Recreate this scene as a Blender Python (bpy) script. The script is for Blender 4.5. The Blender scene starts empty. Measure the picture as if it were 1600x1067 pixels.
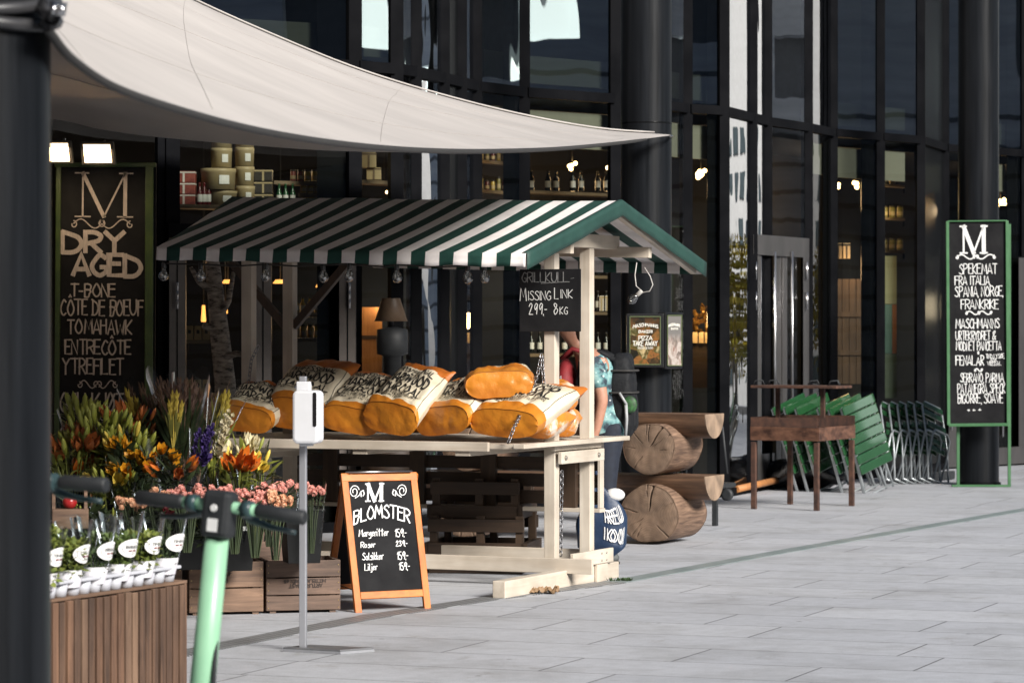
import bpy, math, random
from mathutils import Vector as V, Matrix, noise
R = random.Random(7)
F, HZ, CX, CH = 5000.0, 515.0, 800.0, 1.6          # focal length in photo pixels, horizon row, centre column, eye height
Z = V((0, 0, 1))
SC = bpy.context.scene
COL = SC.collection
def P(px, py, Y): return V(((px - CX) / F * Y, Y, CH - (py - HZ) / F * Y))
def G(px, py):
    Y = F * CH / (py - HZ)
    return V(((px - CX) / F * Y, Y, 0))
def rad(a): return math.radians(a)
def lerp(a, b, t): return a + (b - a) * t

# ------------------------------------------------------------------ materials
def newmat(name):
    m = bpy.data.materials.new(name); m.use_nodes = True
    nt = m.node_tree; b = nt.nodes['Principled BSDF']
    return m, nt, b
def N(nt, kind, **kw):
    n = nt.nodes.new(kind)
    for k, v in kw.items():
        if k in n.inputs: n.inputs[k].default_value = v
        else: setattr(n, k, v)
    return n
def ramp(nt, fac, stops):
    r = N(nt, 'ShaderNodeValToRGB')
    e = r.color_ramp.elements
    while len(e) < len(stops): e.new(0.5)
    for el, (p, c) in zip(e, stops):
        el.position = p; el.color = (*c, 1) if len(c) == 3 else c
    nt.links.new(fac, r.inputs[0]); return r.outputs[0]
def mat(name, c1, c2=None, scale=8, rough=.6, bump=0, metal=0, stretch=(1, 1, 1), detail=6, spec=.5, lo=.35, hi=.65, bscale=None, coat=0, trans=0):
    """two-tone noise material with optional bump and a speckle of roughness"""
    m, nt, b = newmat(name)
    c2 = c2 or tuple(x * .8 for x in c1)
    tc = N(nt, 'ShaderNodeTexCoord'); mp = N(nt, 'ShaderNodeMapping'); mp.inputs['Scale'].default_value = stretch
    nt.links.new(tc.outputs['Object'], mp.inputs[0])
    nz = N(nt, 'ShaderNodeTexNoise', Scale=scale, Detail=detail, Roughness=.6)
    nt.links.new(mp.outputs[0], nz.inputs['Vector'])
    col = ramp(nt, nz.outputs['Fac'], [(lo, c1), (hi, c2)])
    nt.links.new(col, b.inputs['Base Color'])
    b.inputs['Roughness'].default_value = rough; b.inputs['Metallic'].default_value = metal
    b.inputs['Specular IOR Level'].default_value = spec
    if coat: b.inputs['Coat Weight'].default_value = coat
    if trans:
        b.inputs['Subsurface Weight'].default_value = 0
        t = N(nt, 'ShaderNodeBsdfTranslucent'); nt.links.new(col, t.inputs[0])
        mx = N(nt, 'ShaderNodeMixShader'); mx.inputs[0].default_value = trans
        out = nt.nodes['Material Output']
        nt.links.new(b.outputs[0], mx.inputs[1]); nt.links.new(t.outputs[0], mx.inputs[2]); nt.links.new(mx.outputs[0], out.inputs[0])
    if bump:
        n2 = N(nt, 'ShaderNodeTexNoise', Scale=bscale or scale * 3, Detail=6)
        nt.links.new(mp.outputs[0], n2.inputs['Vector'])
        bp = N(nt, 'ShaderNodeBump', Strength=bump, Distance=.01)
        nt.links.new(n2.outputs['Fac'], bp.inputs['Height']); nt.links.new(bp.outputs[0], b.inputs['Normal'])
    return m
def wood(name, c1, c2, axis='x', rough=.6, scale=5, bump=.25, knots=True):
    s = {'x': (.7, 9, 9), 'y': (9, .7, 9), 'z': (9, 9, .7)}[axis]
    m, nt, b = newmat(name)
    tc = N(nt, 'ShaderNodeTexCoord'); mp = N(nt, 'ShaderNodeMapping'); mp.inputs['Scale'].default_value = s
    nt.links.new(tc.outputs['Object'], mp.inputs[0])
    nz = N(nt, 'ShaderNodeTexNoise', Scale=scale, Detail=8, Roughness=.65, Distortion=.8)
    nt.links.new(mp.outputs[0], nz.inputs['Vector'])
    n2 = N(nt, 'ShaderNodeTexNoise', Scale=3.0, Detail=3); nt.links.new(tc.outputs['Object'], n2.inputs['Vector'])
    mid = tuple((a + d) / 2 for a, d in zip(c1, c2))
    g = ramp(nt, nz.outputs['Fac'], [(.3, c2), (.5, mid), (.68, c1)])
    l = ramp(nt, n2.outputs['Fac'], [(.3, (.62, .6, .58)), (.7, (1.1, 1.1, 1.1))])
    mx = N(nt, 'ShaderNodeMixRGB', blend_type='MULTIPLY'); mx.inputs[0].default_value = .8
    nt.links.new(g, mx.inputs[1]); nt.links.new(l, mx.inputs[2]); nt.links.new(mx.outputs[0], b.inputs['Base Color'])
    b.inputs['Roughness'].default_value = rough
    bp = N(nt, 'ShaderNodeBump', Strength=bump, Distance=.004)
    nt.links.new(nz.outputs['Fac'], bp.inputs['Height']); nt.links.new(bp.outputs[0], b.inputs['Normal'])
    return m
def emis(name, c, s):
    m, nt, b = newmat(name)
    b.inputs['Base Color'].default_value = (*c, 1)
    b.inputs['Emission Color'].default_value = (*c, 1); b.inputs['Emission Strength'].default_value = s
    return m
def glassmat(name, tint=(.5, .55, .53), ior=1.9, rough=.0, wave=.0, wscale=1.2, base=0.0):
    m, nt, b = newmat(name); nt.nodes.remove(b)
    out = nt.nodes['Material Output']
    fr = N(nt, 'ShaderNodeFresnel', IOR=ior)
    gl = N(nt, 'ShaderNodeBsdfGlossy', Roughness=rough); gl.inputs['Color'].default_value = (.95, .97, 1, 1)
    tr = N(nt, 'ShaderNodeBsdfTransparent'); tr.inputs['Color'].default_value = (*tint, 1)
    mx = N(nt, 'ShaderNodeMixShader')
    f = fr.outputs[0]
    if base:
        ad = N(nt, 'ShaderNodeMath', operation='ADD'); ad.inputs[1].default_value = base; ad.use_clamp = True
        nt.links.new(f, ad.inputs[0]); f = ad.outputs[0]
    nt.links.new(f, mx.inputs[0]); nt.links.new(tr.outputs[0], mx.inputs[1]); nt.links.new(gl.outputs[0], mx.inputs[2])
    nt.links.new(mx.outputs[0], out.inputs[0])
    if wave:
        tc = N(nt, 'ShaderNodeTexCoord'); mp = N(nt, 'ShaderNodeMapping'); mp.inputs['Scale'].default_value = (1.6, 1.6, .55)
        nz = N(nt, 'ShaderNodeTexNoise', Scale=wscale, Detail=1.5)
        nt.links.new(tc.outputs['Object'], mp.inputs[0]); nt.links.new(mp.outputs[0], nz.inputs['Vector'])
        bp = N(nt, 'ShaderNodeBump', Strength=1.0, Distance=wave)
        nt.links.new(nz.outputs['Fac'], bp.inputs['Height'])
        nt.links.new(bp.outputs[0], gl.inputs['Normal'])
    return m

# ------------------------------------------------------------------ mesh builder
class MB:
    def __init__(s): s.v = []; s.f = []; s.m = []; s.s = []
    def add(s, vs, fs, m=0, smooth=False):
        o = len(s.v); s.v += [V(x) for x in vs]
        for f in fs:
            s.f.append([i + o for i in f]); s.m.append(m); s.s.append(smooth)
        return s
    def box(s, c, size, rot=None, m=0):
        c = V(c); h = V(size) / 2; vs = []
        for x in (-1, 1):
            for y in (-1, 1):
                for z in (-1, 1):
                    p = V((x * h.x, y * h.y, z * h.z))
                    vs.append(c + (rot @ p if rot else p))
        return s.add(vs, [(0, 1, 3, 2), (4, 6, 7, 5), (0, 4, 5, 1), (2, 3, 7, 6), (0, 2, 6, 4), (1, 5, 7, 3)], m)
    def bx(s, x0, x1, y0, y1, z0, z1, m=0):
        return s.box(((x0 + x1) / 2, (y0 + y1) / 2, (z0 + z1) / 2), (x1 - x0, y1 - y0, z1 - z0), None, m)
    def beam(s, p, q, w, h, up=Z, m=0):
        p, q = V(p), V(q); d = (q - p); L = d.length; d.normalize()
        sd = d.cross(V(up)); sd.normalize(); u = sd.cross(d)
        rot = Matrix((d, sd, u)).transposed()
        return s.box((p + q) / 2, (L, w, h), rot, m)
    def tube(s, pts, r, seg=8, m=0, closed=False, cap=True):
        pts = [V(p) for p in pts]; n = len(pts); rs = r if isinstance(r, (list, tuple)) else [r] * n
        vs = []; ref = None
        for i, p in enumerate(pts):
            a = pts[(i - 1) % n] if (closed or i > 0) else p
            b = pts[(i + 1) % n] if (closed or i < n - 1) else p
            d = (b - a); d = d.normalized() if d.length > 1e-9 else Z.copy()
            if ref is None: ref = V((1, 0, 0)) if abs(d.x) < .8 else V((0, 1, 0))
            sd = d.cross(ref)
            if sd.length < 1e-6: sd = d.cross(V((.3, .5, .8)))
            sd.normalize(); u = sd.cross(d); ref = -u if False else ref - d * ref.dot(d)
            for k in range(seg):
                t = 2 * math.pi * k / seg
                vs.append(p + (sd * math.cos(t) + u * math.sin(t)) * rs[i])
        fs = []
        for i in range(n if closed else n - 1):
            j = (i + 1) % n
            for k in range(seg):
                k2 = (k + 1) % seg
                fs.append((i * seg + k, i * seg + k2, j * seg + k2, j * seg + k))
        s.add(vs, fs, m, True)
        if cap and not closed:
            o = len(s.v) - n * seg
            s.f.append([o + k for k in range(seg)][::-1]); s.m.append(m); s.s.append(False)
            s.f.append([o + (n - 1) * seg + k for k in range(seg)]); s.m.append(m); s.s.append(False)
        return s
    def lathe(s, prof, c=(0, 0, 0), seg=20, m=0, rot=None, smooth=True, caps=True):
        c = V(c); vs = []
        for r, z in prof:
            for k in range(seg):
                t = 2 * math.pi * k / seg; p = V((r * math.cos(t), r * math.sin(t), z))
                vs.append(c + (rot @ p if rot else p))
        fs = []
        for i in range(len(prof) - 1):
            for k in range(seg):
                k2 = (k + 1) % seg
                fs.append((i * seg + k, i * seg + k2, (i + 1) * seg + k2, (i + 1) * seg + k))
        s.add(vs, fs, m, smooth)
        if caps:
            o = len(s.v) - len(prof) * seg
            if prof[0][0] > 1e-4: s.f.append([o + k for k in range(seg)][::-1]); s.m.append(m); s.s.append(False)
            if prof[-1][0] > 1e-4: s.f.append([o + (len(prof) - 1) * seg + k for k in range(seg)]); s.m.append(m); s.s.append(False)
        return s
    def ell(s, c, r, seg=12, rings=8, m=0, rot=None):
        pr = [(max(1e-5, math.sin(math.pi * i / rings)), -math.cos(math.pi * i / rings)) for i in range(rings + 1)]
        o = len(s.v); s.lathe(pr, (0, 0, 0), seg, m, None, True, False)
        for i in range(o, len(s.v)):
            p = s.v[i]; p = V((p.x * r[0], p.y * r[1], p.z * r[2])); s.v[i] = V(c) + (rot @ p if rot else p)
        return s
    def quad(s, a, b, c, d, m=0): return s.add([a, b, c, d], [(0, 1, 2, 3)], m)
    def prism(s, poly, off, m=0, smooth=False):
        off = V(off); n = len(poly); vs = [V(p) for p in poly] + [V(p) + off for p in poly]
        s.add(vs, [tuple(range(n))[::-1], tuple(range(n, 2 * n))], m)
        o = len(s.v) - 2 * n
        for i in range(n):
            j = (i + 1) % n
            s.f.append([o + i, o + j, o + n + j, o + n + i]); s.m.append(m); s.s.append(smooth)
        return s
    def sheet(s, fn, nu, nv, m=0, smooth=True):
        vs = [fn(i / nu, j / nv) for j in range(nv + 1) for i in range(nu + 1)]
        fs = []; ms = []
        for j in range(nv):
            for i in range(nu):
                a = j * (nu + 1) + i
                fs.append((a, a + 1, a + nu + 2, a + nu + 1)); ms.append(m(i / nu, j / nv) if callable(m) else m)
        o = len(s.m); s.add(vs, fs, 0, smooth)
        for i, x in enumerate(ms): s.m[o + i] = x
        return s
    def leaf(s, base, d, side, L, W, curl=0., n=3, m=0, cup=0.):
        """a pointed petal or leaf: two strips of quads about a midrib, bending along its length"""
        base, d, side = V(base), V(d).normalized(), V(side).normalized()
        up = side.cross(d); up.normalize(); vs = []
        for i in range(n + 1):
            t = i / n; w = W * math.sin(math.pi * min(1, .12 + .88 * t)) ** .8 if i < n else 0.0
            c = base + d * (L * t) + up * (curl * L * t * t)
            vs += [c - side * w * .5 + up * cup * w, c, c + side * w * .5 + up * cup * w]
        fs = []
        for i in range(n):
            a = i * 3
            fs += [(a, a + 1, a + 4, a + 3), (a + 1, a + 2, a + 5, a + 4)]
        return s.add(vs, fs, m, True)
    def build(s, name, mats, parent=None, loc=None, bevel=0, world=False, solid=0):
        me = bpy.data.meshes.new(name)
        off = V((0, 0, 0))
        if loc is not None: off = V(loc)
        vs = s.v
        if world and parent is not None:
            mi = root_matrix(parent).inverted(); vs = [mi @ p for p in vs]
        elif loc is not None: vs = [p - off for p in vs]
        me.from_pydata([tuple(p) for p in vs], [], s.f)
        mats = mats if isinstance(mats, (list, tuple)) else [mats]
        for x in mats: me.materials.append(x)
        me.polygons.foreach_set('material_index', s.m); me.polygons.foreach_set('use_smooth', s.s)
        me.update()
        o = bpy.data.objects.new(name, me); COL.objects.link(o)
        if parent is not None: o.parent = parent
        if loc is not None: o.location = off
        if bevel:
            b = o.modifiers.new('bevel', 'BEVEL'); b.width = bevel; b.segments = 2; b.limit_method = 'ANGLE'; b.angle_limit = rad(50)
        if solid:
            b = o.modifiers.new('solid', 'SOLIDIFY'); b.thickness = solid
        return o
def root_matrix(o):
    m = Matrix.Translation(o.location) @ o.rotation_euler.to_matrix().to_4x4()
    return (root_matrix(o.parent) @ m) if o.parent else m
def tag(o, label, cat, group=None):
    o['label'] = label; o['category'] = cat
    if group: o['group'] = group
    return o
def thing(name, label, cat, loc=(0, 0, 0), rz=0, group=None):
    o = bpy.data.objects.new(name, None); COL.objects.link(o)
    o.location = V(loc); o.rotation_euler = (0, 0, rz); o.empty_display_size = .1
    return tag(o, label, cat, group)
def structure(o): o['kind'] = 'structure'; return o
def stuff(o): o['kind'] = 'stuff'; return o
def dup(o, loc=None, rz=None, label=None, scale=None):
    def cp(x, par):
        c = x.copy(); COL.objects.link(c); c.parent = par
        for ch in x.children: cp(ch, c)
        return c
    c = cp(o, None)
    if loc is not None: c.location = V(loc)
    if rz is not None: c.rotation_euler = (c.rotation_euler.x, c.rotation_euler.y, rz)
    if label: c['label'] = label
    if scale: c.scale = scale
    return c

# ------------------------------------------------------------------ hand lettering: one-stroke glyphs, hex digit pairs "xy", baseline y=2, capitals reach y=9
GL = {
 'A': '02 39 62|14 54', 'B': '02 09|~09 39 58 46 06|~06 36 55 44 32 02', 'C': '~58 39 17 05 13 32 53', 'D': '02 09|~09 38 57 65 53 32 02',
 'E': '59 09 02 52|06 46', 'F': '59 09 02|06 46', 'G': '~58 39 17 05 13 32 53|53 55 35', 'H': '02 09|52 59|06 56', 'I': '02 09',
 'J': '~49 46 44 32 13', 'K': '02 09|59 05 52', 'L': '09 02 52', 'M': '02 19 44 69 72', 'N': '02 09 52 59', 'O': '~39 17 05 13 32 53 65 57 39',
 'P': '02 09|~09 39 58 57 46 05', 'R': '02 09|~09 39 58 57 46 05|25 52', 'S': '~58 39 18 17 36 54 53 32 03', 'T': '09 69|39 32',
 'U': '~09 05 13 32 53 65 69', 'V': '09 32 69', 'W': '09 22 47 62 89', 'X': '02 59|09 52', 'Y': '09 36|69 36 32', 'Z': '09 59 02 52',
 'Ø': '~39 17 05 13 32 53 65 57 39|02 69', 'Å': '02 38 62|14 54|~3a 2b 3c 4b 3a', 'Ô': '~39 17 05 13 32 53 65 57 39|2a 3b 4a', 'Q': '~39 17 05 13 32 53 65 57 39|43 61',
 '&': '~62 17 28 49 58 15 03 12 43 65', '0': '~29 06 05 22 45 46 29', '1': '07 29 22', '2': '~07 29 48 36 02|02 52', '3': '~08 29 48 26|~26 54 32 03',
 '4': '39 04 54|36 32', '5': '49 09 06|~06 36 54 42 12 03', '6': '~48 17 04 22 44 26 04', '7': '09 59 22', '8': '~36 18 29 48 36 14 22 43 55 36', '9': '~58 39 17 25 47 58|58 42',
 ',': '02 01', '.': '02 12', '-': '05 35', '+': '05 45|27 23', ' ': '', "'": '09 08',
 'a': '~46 15 03 12 44|46 43 52', 'b': '09 02|~05 36 44 32 02', 'd': '49 42|~45 16 03 12 43', 'e': '~04 45 26 04 12 33', 'g': '~46 15 04 13 45|~46 41 20 00', 'i': '06 02 12|08 09', 'j': '~26 22 20 00|28 29',
 'k': '09 02|36 04 32', 'l': '~09 03 12', 'm': '06 02|~04 26 32|~34 56 62', 'n': '06 02|~04 26 36 42', 'o': '~26 04 22 44 26', 'p': '06 00|~05 36 44 22 03', 'r': '06 02|~04 16 36', 's': '~36 16 15 34 32 02', 't': '29 22 32|07 47', 'u': '~06 03 22 43|46 42', 'v': '06 22 46', 'x': '06 42|02 46', 'y': '06 23|46 00', 'f': '~49 28 22|06 36', 'h': '09 02|~04 26 36 42', 'c': '~45 16 03 22 43', 'w': '06 12 35 52 66', 'z': '06 46 02 42', 'q': '~46 15 04 13 45|46 40', 'B_': ''}
def _cr(pts, k=5):
    out = []
    n = len(pts); cl = pts[0] == pts[-1]
    for i in range(n - 1):
        p0 = pts[i - 1] if i > 0 else (pts[-2] if cl else pts[0]); p1, p2 = pts[i], pts[i + 1]
        p3 = pts[i + 2] if i + 2 < n else (pts[1] if cl else pts[-1])
        for j in range(k):
            t = j / k
            out.append(tuple(.5 * (2 * p1[a] + (p2[a] - p0[a]) * t + (2 * p0[a] - 5 * p1[a] + 4 * p2[a] - p3[a]) * t * t + (3 * p1[a] - p0[a] - 3 * p2[a] + p3[a]) * t ** 3) for a in (0, 1)))
    out.append(pts[-1]); return out
def strokes(txt, gap=1.5, space=2.6):
    x = 0; out = []
    for ch in txt:
        g = GL.get(ch, '')
        w = space if ch == ' ' else 0
        for st in filter(None, g.split('|')):
            sm = st[0] == '~'
            pts = [(int(p[0], 16), int(p[1], 16)) for p in st.lstrip('~').split()]
            w = max(w, max(p[0] for p in pts))
            if sm and len(pts) > 2: pts = _cr(pts)
            out.append([(x + p[0], (p[1] - 2) / 7) for p in pts])
        x += w + gap
    W = max(.1, x - gap)
    return [[(a / W, b) for a, b in st] for st in out], W
def ribbon(mb, pts, hw, fn, m=0, asp=1.0):
    """flat stroke of half width hw along 2-D points, mapped through fn(u, v)"""
    n = len(pts)
    if n < 2: return
    vs = []
    for i in range(n):
        a = pts[max(0, i - 1)]; b = pts[min(n - 1, i + 1)]
        dx, dy = b[0] - a[0], b[1] - a[1]; l = math.hypot(dx, dy) or 1
        nx, ny = -dy / l, dx / l
        if 0 < i < n - 1:
            e1 = (pts[i][0] - pts[i - 1][0], pts[i][1] - pts[i - 1][1]); l1 = math.hypot(*e1) or 1
            c = (nx * -e1[1] + ny * e1[0]) / l1; k = min(1.6, 1 / max(.35, abs(c)))
        else: k = 1
        x, y = pts[i]
        if i == 0: x -= dx / l * hw * .6; y -= dy / l * hw * .6
        if i == n - 1: x += dx / l * hw * .6; y += dy / l * hw * .6
        vs += [fn(x + nx * hw * k, y + ny * hw * k), fn(x - nx * hw * k, y - ny * hw * k)]
    mb.add(vs, [(2 * i, 2 * i + 1, 2 * i + 3, 2 * i + 2) for i in range(n - 1)], m)
def write(mb, txt, x0, x1, yb, yt, fn, hw, m=0, gap=1.5, wob=0.0, slant=0, seed=0, dbl=0, arc=0, sub=0):
    """letter txt into the box x0..x1, yb..yt of a surface map fn(x, y); y runs down in photo rows, so yb > yt"""
    st, W = strokes(txt, gap); rr = random.Random(seed + len(txt))
    for si, s in enumerate(st):
        if s:                                          # lift each stroke a hair above the last so crossings never share a plane
            b_ = fn(x0, yb); n_ = (fn(x0 + (x1 - x0) * .02, yb) - b_).cross(fn(x0, yb + (yb - yt) * .05) - b_); lf = -n_.normalized() * (.00025 * si)
            fz = lambda x, y, lf=lf: fn(x, y) + lf
        j = (rr.uniform(-wob, wob), rr.uniform(-wob, wob))
        q = []
        for (u, v) in s:
            a = arc * (1 - (2 * u - 1) ** 2)
            q.append((x0 + (x1 - x0) * u + slant * v + j[0], yb + (yt - yb) * v + j[1] - a))
        if sub:
            o_ = [q[0]]
            for e, f in zip(q, q[1:]):
                k_ = max(1, int(math.hypot(f[0] - e[0], f[1] - e[1]) / sub))
                o_ += [(lerp(e[0], f[0], (i + 1) / k_), lerp(e[1], f[1], (i + 1) / k_)) for i in range(k_)]
            q = o_
        if dbl:
            ribbon(mb, [(p[0] - dbl, p[1]) for p in q], hw, fz, m); ribbon(mb, [(p[0] + dbl, p[1]) for p in q], hw, fz, m)
        else: ribbon(mb, q, hw, fz, m)
def serif_m(mb, x0, x1, yb, yt, fn, t, m=0):
    w = x1 - x0; a, b = x0 + w * .14, x1 - w * .14; c = (x0 + x1) / 2
    ribbon(mb, [(a, yb), (a, yt)], t * .45, fn, m); ribbon(mb, [(b, yb), (b, yt)], t, fn, m)
    ribbon(mb, [(a, yt), (c, yb)], t, fn, m); ribbon(mb, [(b, yt), (c, yb)], t * .45, fn, m)
    for x in (a, b):
        ribbon(mb, [(x - w * .13, yb), (x + w * .13, yb)], t * .35, fn, m)
    ribbon(mb, [(a - w * .13, yt), (a + w * .1, yt)], t * .35, fn, m); ribbon(mb, [(b - w * .1, yt), (b + w * .13, yt)], t * .35, fn, m)
def swirl(mb, cx, cy, w, h, fn, hw, m=0, flip=1):
    """an S scroll with curled ends"""
    pts = []
    for i in range(26):
        t = i / 25; x = (t - .5) * w
        pts.append((cx + flip * x, cy - h * .5 * math.sin(2 * math.pi * t)))
    ribbon(mb, pts, hw, fn, m)
    for s in (-1, 1):
        c = []
        for i in range(14):
            t = i / 13; a = math.pi * (.5 + 1.6 * t); r = h * .42 * (1 - .5 * t)
            c.append((cx + s * flip * (w * .5 - r * .0 + math.cos(a) * r * .9 ) , cy + s * (math.sin(a) * r - h * .1)))
        ribbon(mb, c, hw, fn, m)
# ------------------------------------------------------------------ camera, sun, sky
cam = bpy.data.cameras.new('camera'); co = bpy.data.objects.new('camera', cam); COL.objects.link(co); SC.camera = co
co.location = (0, 0, CH); co.rotation_euler = (rad(90), 0, 0)
cam.sensor_width = 36; cam.lens = F / 1600 * 36; cam.shift_y = -(533.5 - HZ) / 1600
cam.clip_end = 600; cam.clip_start = .1
cam.dof.use_dof = True; cam.dof.focus_distance = 19.0; cam.dof.aperture_fstop = 6.4
w = bpy.data.worlds.new('World'); SC.world = w; w.use_nodes = True
sky = w.node_tree.nodes.new('ShaderNodeTexSky'); sky.sky_type = 'NISHITA'; sky.sun_disc = False
SUN_TO = V((.62, -.80, .53)).normalized()
sky.sun_elevation = math.asin(SUN_TO.z); sky.sun_rotation = math.atan2(SUN_TO.x, SUN_TO.y)
sky.dust_density = 1.2; sky.air_density = 1.0; sky.ozone_density = 1
bg = w.node_tree.nodes['Background']; bg.inputs[1].default_value = .05
w.node_tree.links.new(sky.outputs[0], bg.inputs[0])
sun = bpy.data.lights.new('sun', 'SUN'); so = bpy.data.objects.new('sun', sun); COL.objects.link(so)
sun.energy = 4.8; sun.angle = rad(20); sun.color = (1, .955, .90)
so.rotation_euler = SUN_TO.to_track_quat('Z', 'Y').to_euler()
vs = SC.view_settings; vs.view_transform = 'Standard'; vs.look = 'None'; vs.gamma = 1; vs.exposure = 0.68
SC.cycles.max_bounces = 8; SC.cycles.transparent_max_bounces = 16
SC.cycles.use_denoising = True; SC.cycles.caustics_reflective = False; SC.cycles.caustics_refractive = False

# ------------------------------------------------------------------ pavement
YAW = rad(-24)
def pavement_mat():
    m, nt, b = newmat('granite_paving')
    tc = N(nt, 'ShaderNodeTexCoord'); mp = N(nt, 'ShaderNodeMapping')
    mp.inputs['Rotation'].default_value = (0, 0, rad(21))
    nt.links.new(tc.outputs['Object'], mp.inputs[0])
    br = N(nt, 'ShaderNodeTexBrick', offset=.37, squash=1.35, squash_frequency=3, offset_frequency=2)
    for k, v in {'Scale': 1.0, 'Mortar Size': .005, 'Mortar Smooth': .3, 'Brick Width': 1.2, 'Row Height': .64, 'Bias': 0}.items(): br.inputs[k].default_value = v
    br.inputs['Color1'].default_value = (.395, .407, .435, 1); br.inputs['Color2'].default_value = (.45, .462, .488, 1); br.inputs['Mortar'].default_value = (.07, .07, .072, 1)
    # irregular joints: nudge the coordinates a little
    nv = N(nt, 'ShaderNodeTexNoise', Scale=.35, Detail=1); nt.links.new(mp.outputs[0], nv.inputs['Vector'])
    ad = N(nt, 'ShaderNodeVectorMath', operation='MULTIPLY_ADD'); ad.inputs[1].default_value = (.05, .03, 0)
    nt.links.new(nv.outputs['Color'], ad.inputs[0]); nt.links.new(mp.outputs[0], ad.inputs[2]); nt.links.new(ad.outputs[0], br.inputs['Vector'])
    sp = N(nt, 'ShaderNodeTexNoise', Scale=140, Detail=3, Roughness=.8); nt.links.new(tc.outputs['Object'], sp.inputs['Vector'])
    spc = ramp(nt, sp.outputs['Fac'], [(.3, (.72, .72, .72)), (.7, (1.25, 1.25, 1.25))])
    st = N(nt, 'ShaderNodeTexNoise', Scale=1.1, Detail=7, Roughness=.65); nt.links.new(tc.outputs['Object'], st.inputs['Vector'])
    stc = ramp(nt, st.outputs['Fac'], [(.28, (.74, .73, .71)), (.5, (1, 1, 1)), (.75, (1.08, 1.08, 1.09))])
    n3 = N(nt, 'ShaderNodeTexNoise', Scale=9, Detail=4, Roughness=.7); nt.links.new(tc.outputs['Object'], n3.inputs['Vector'])
    n3c = ramp(nt, n3.outputs['Fac'], [(.25, (.86, .86, .86)), (.6, (1.04, 1.04, 1.04))])
    c = br.outputs[0]
    gm = N(nt, 'ShaderNodeTexVoronoi', Scale=2.6); nt.links.new(tc.outputs['Object'], gm.inputs['Vector'])
    gmc = ramp(nt, gm.outputs['Distance'], [(.035, (.45, .45, .44)), (.05, (1, 1, 1))])
    s2 = N(nt, 'ShaderNodeTexNoise', Scale=3.3, Detail=8, Roughness=.75, Distortion=.6); nt.links.new(tc.outputs['Object'], s2.inputs['Vector'])
    s2c = ramp(nt, s2.outputs['Fac'], [(.30, (.70, .67, .63)), (.42, (1, 1, 1))])
    for x in (spc, stc, n3c, gmc, s2c):
        mx = N(nt, 'ShaderNodeMixRGB', blend_type='MULTIPLY'); mx.inputs[0].default_value = 1
        nt.links.new(c, mx.inputs[1]); nt.links.new(x, mx.inputs[2]); c = mx.outputs[0]
    nt.links.new(c, b.inputs['Base Color']); b.inputs['Roughness'].default_value = .62
    bp = N(nt, 'ShaderNodeBump', Strength=.25, Distance=.004); nt.links.new(sp.outputs['Fac'], bp.inputs['Height'])
    b2 = N(nt, 'ShaderNodeBump', Strength=.8, Distance=.006, invert=True); nt.links.new(br.outputs['Fac'], b2.inputs['Height']); nt.links.new(bp.outputs[0], b2.inputs['Normal'])
    nt.links.new(b2.outputs[0], b.inputs['Normal'])
    return m
g = MB().quad((-150, -150, 0), (150, -150, 0), (150, 250, 0), (-150, 250, 0))
structure(g.build('pavement', pavement_mat()))
m_asph = mat('road_asphalt', (.035, .035, .037), (.055, .055, .057), scale=30, rough=.85)
g = MB().prism([(18, -10, .004), (33, -10, .004), (33, 60, .004), (18, 60, .004)], (0, 0, .002)); structure(g.build('road', m_asph))
g = MB().prism([(-40, -27, .004), (33, -27, .004), (33, -10.01, .004), (-40, -10.01, .004)], (0, 0, .002)); structure(g.build('road', m_asph))

# drain channel: a steel grate on the left that turns into a greenish smooth slot cover on the right
def grate_mat():
    m, nt, b = newmat('drain_grate')
    tc = N(nt, 'ShaderNodeTexCoord'); mp = N(nt, 'ShaderNodeMapping'); mp.inputs['Rotation'].default_value = (0, 0, rad(-66))
    nt.links.new(tc.outputs['Object'], mp.inputs[0])
    br = N(nt, 'ShaderNodeTexBrick', offset=0); nt.links.new(mp.outputs[0], br.inputs['Vector'])
    for k, v in {'Scale': 1.0, 'Mortar Size': .006, 'Brick Width': .03, 'Row Height': .045}.items(): br.inputs[k].default_value = v
    br.inputs['Color1'].default_value = (.05, .05, .05, 1); br.inputs['Color2'].default_value = (.08, .08, .08, 1); br.inputs['Mortar'].default_value = (.34, .35, .36, 1)
    nt.links.new(br.outputs[0], b.inputs['Base Color']); b.inputs['Roughness'].default_value = .5; b.inputs['Metallic'].default_value = .3
    return m
steel_teal = mat('weathered_steel_cover', (.25, .31, .31), (.33, .38, .38), scale=6, rough=.45, metal=.4, stretch=(1, .2, 1))
dp = [G(250, 1028), G(560, 967), G(760, 936), G(960, 910), G(1200, 866), G(1620, 793), G(1900, 745)]
def strip(mb, a, b, w, z0, z1, m=0):
    d = (b - a).normalized(); n = V((-d.y, d.x, 0))
    mb.bx if False else None
    vs = [a + n * w / 2, a - n * w / 2, b - n * w / 2, b + n * w / 2]
    mb.prism([V((p.x, p.y, z0)) for p in vs], (0, 0, z1 - z0), m)
dr = thing('drain_channel', 'long steel drainage channel running across the grey paving from the flowers to the right edge', 'drain', dp[2])
mb = MB()
for i in range(0, 3): strip(mb, dp[i], dp[i + 1], .17, .001, .005)
mb.build('grate', grate_mat(), dr, world=True)
mb = MB()
for i in range(3, 6): strip(mb, dp[i], dp[i + 1], .15, .001, .005)
mb.build('cover', steel_teal, dr, world=True)

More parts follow.
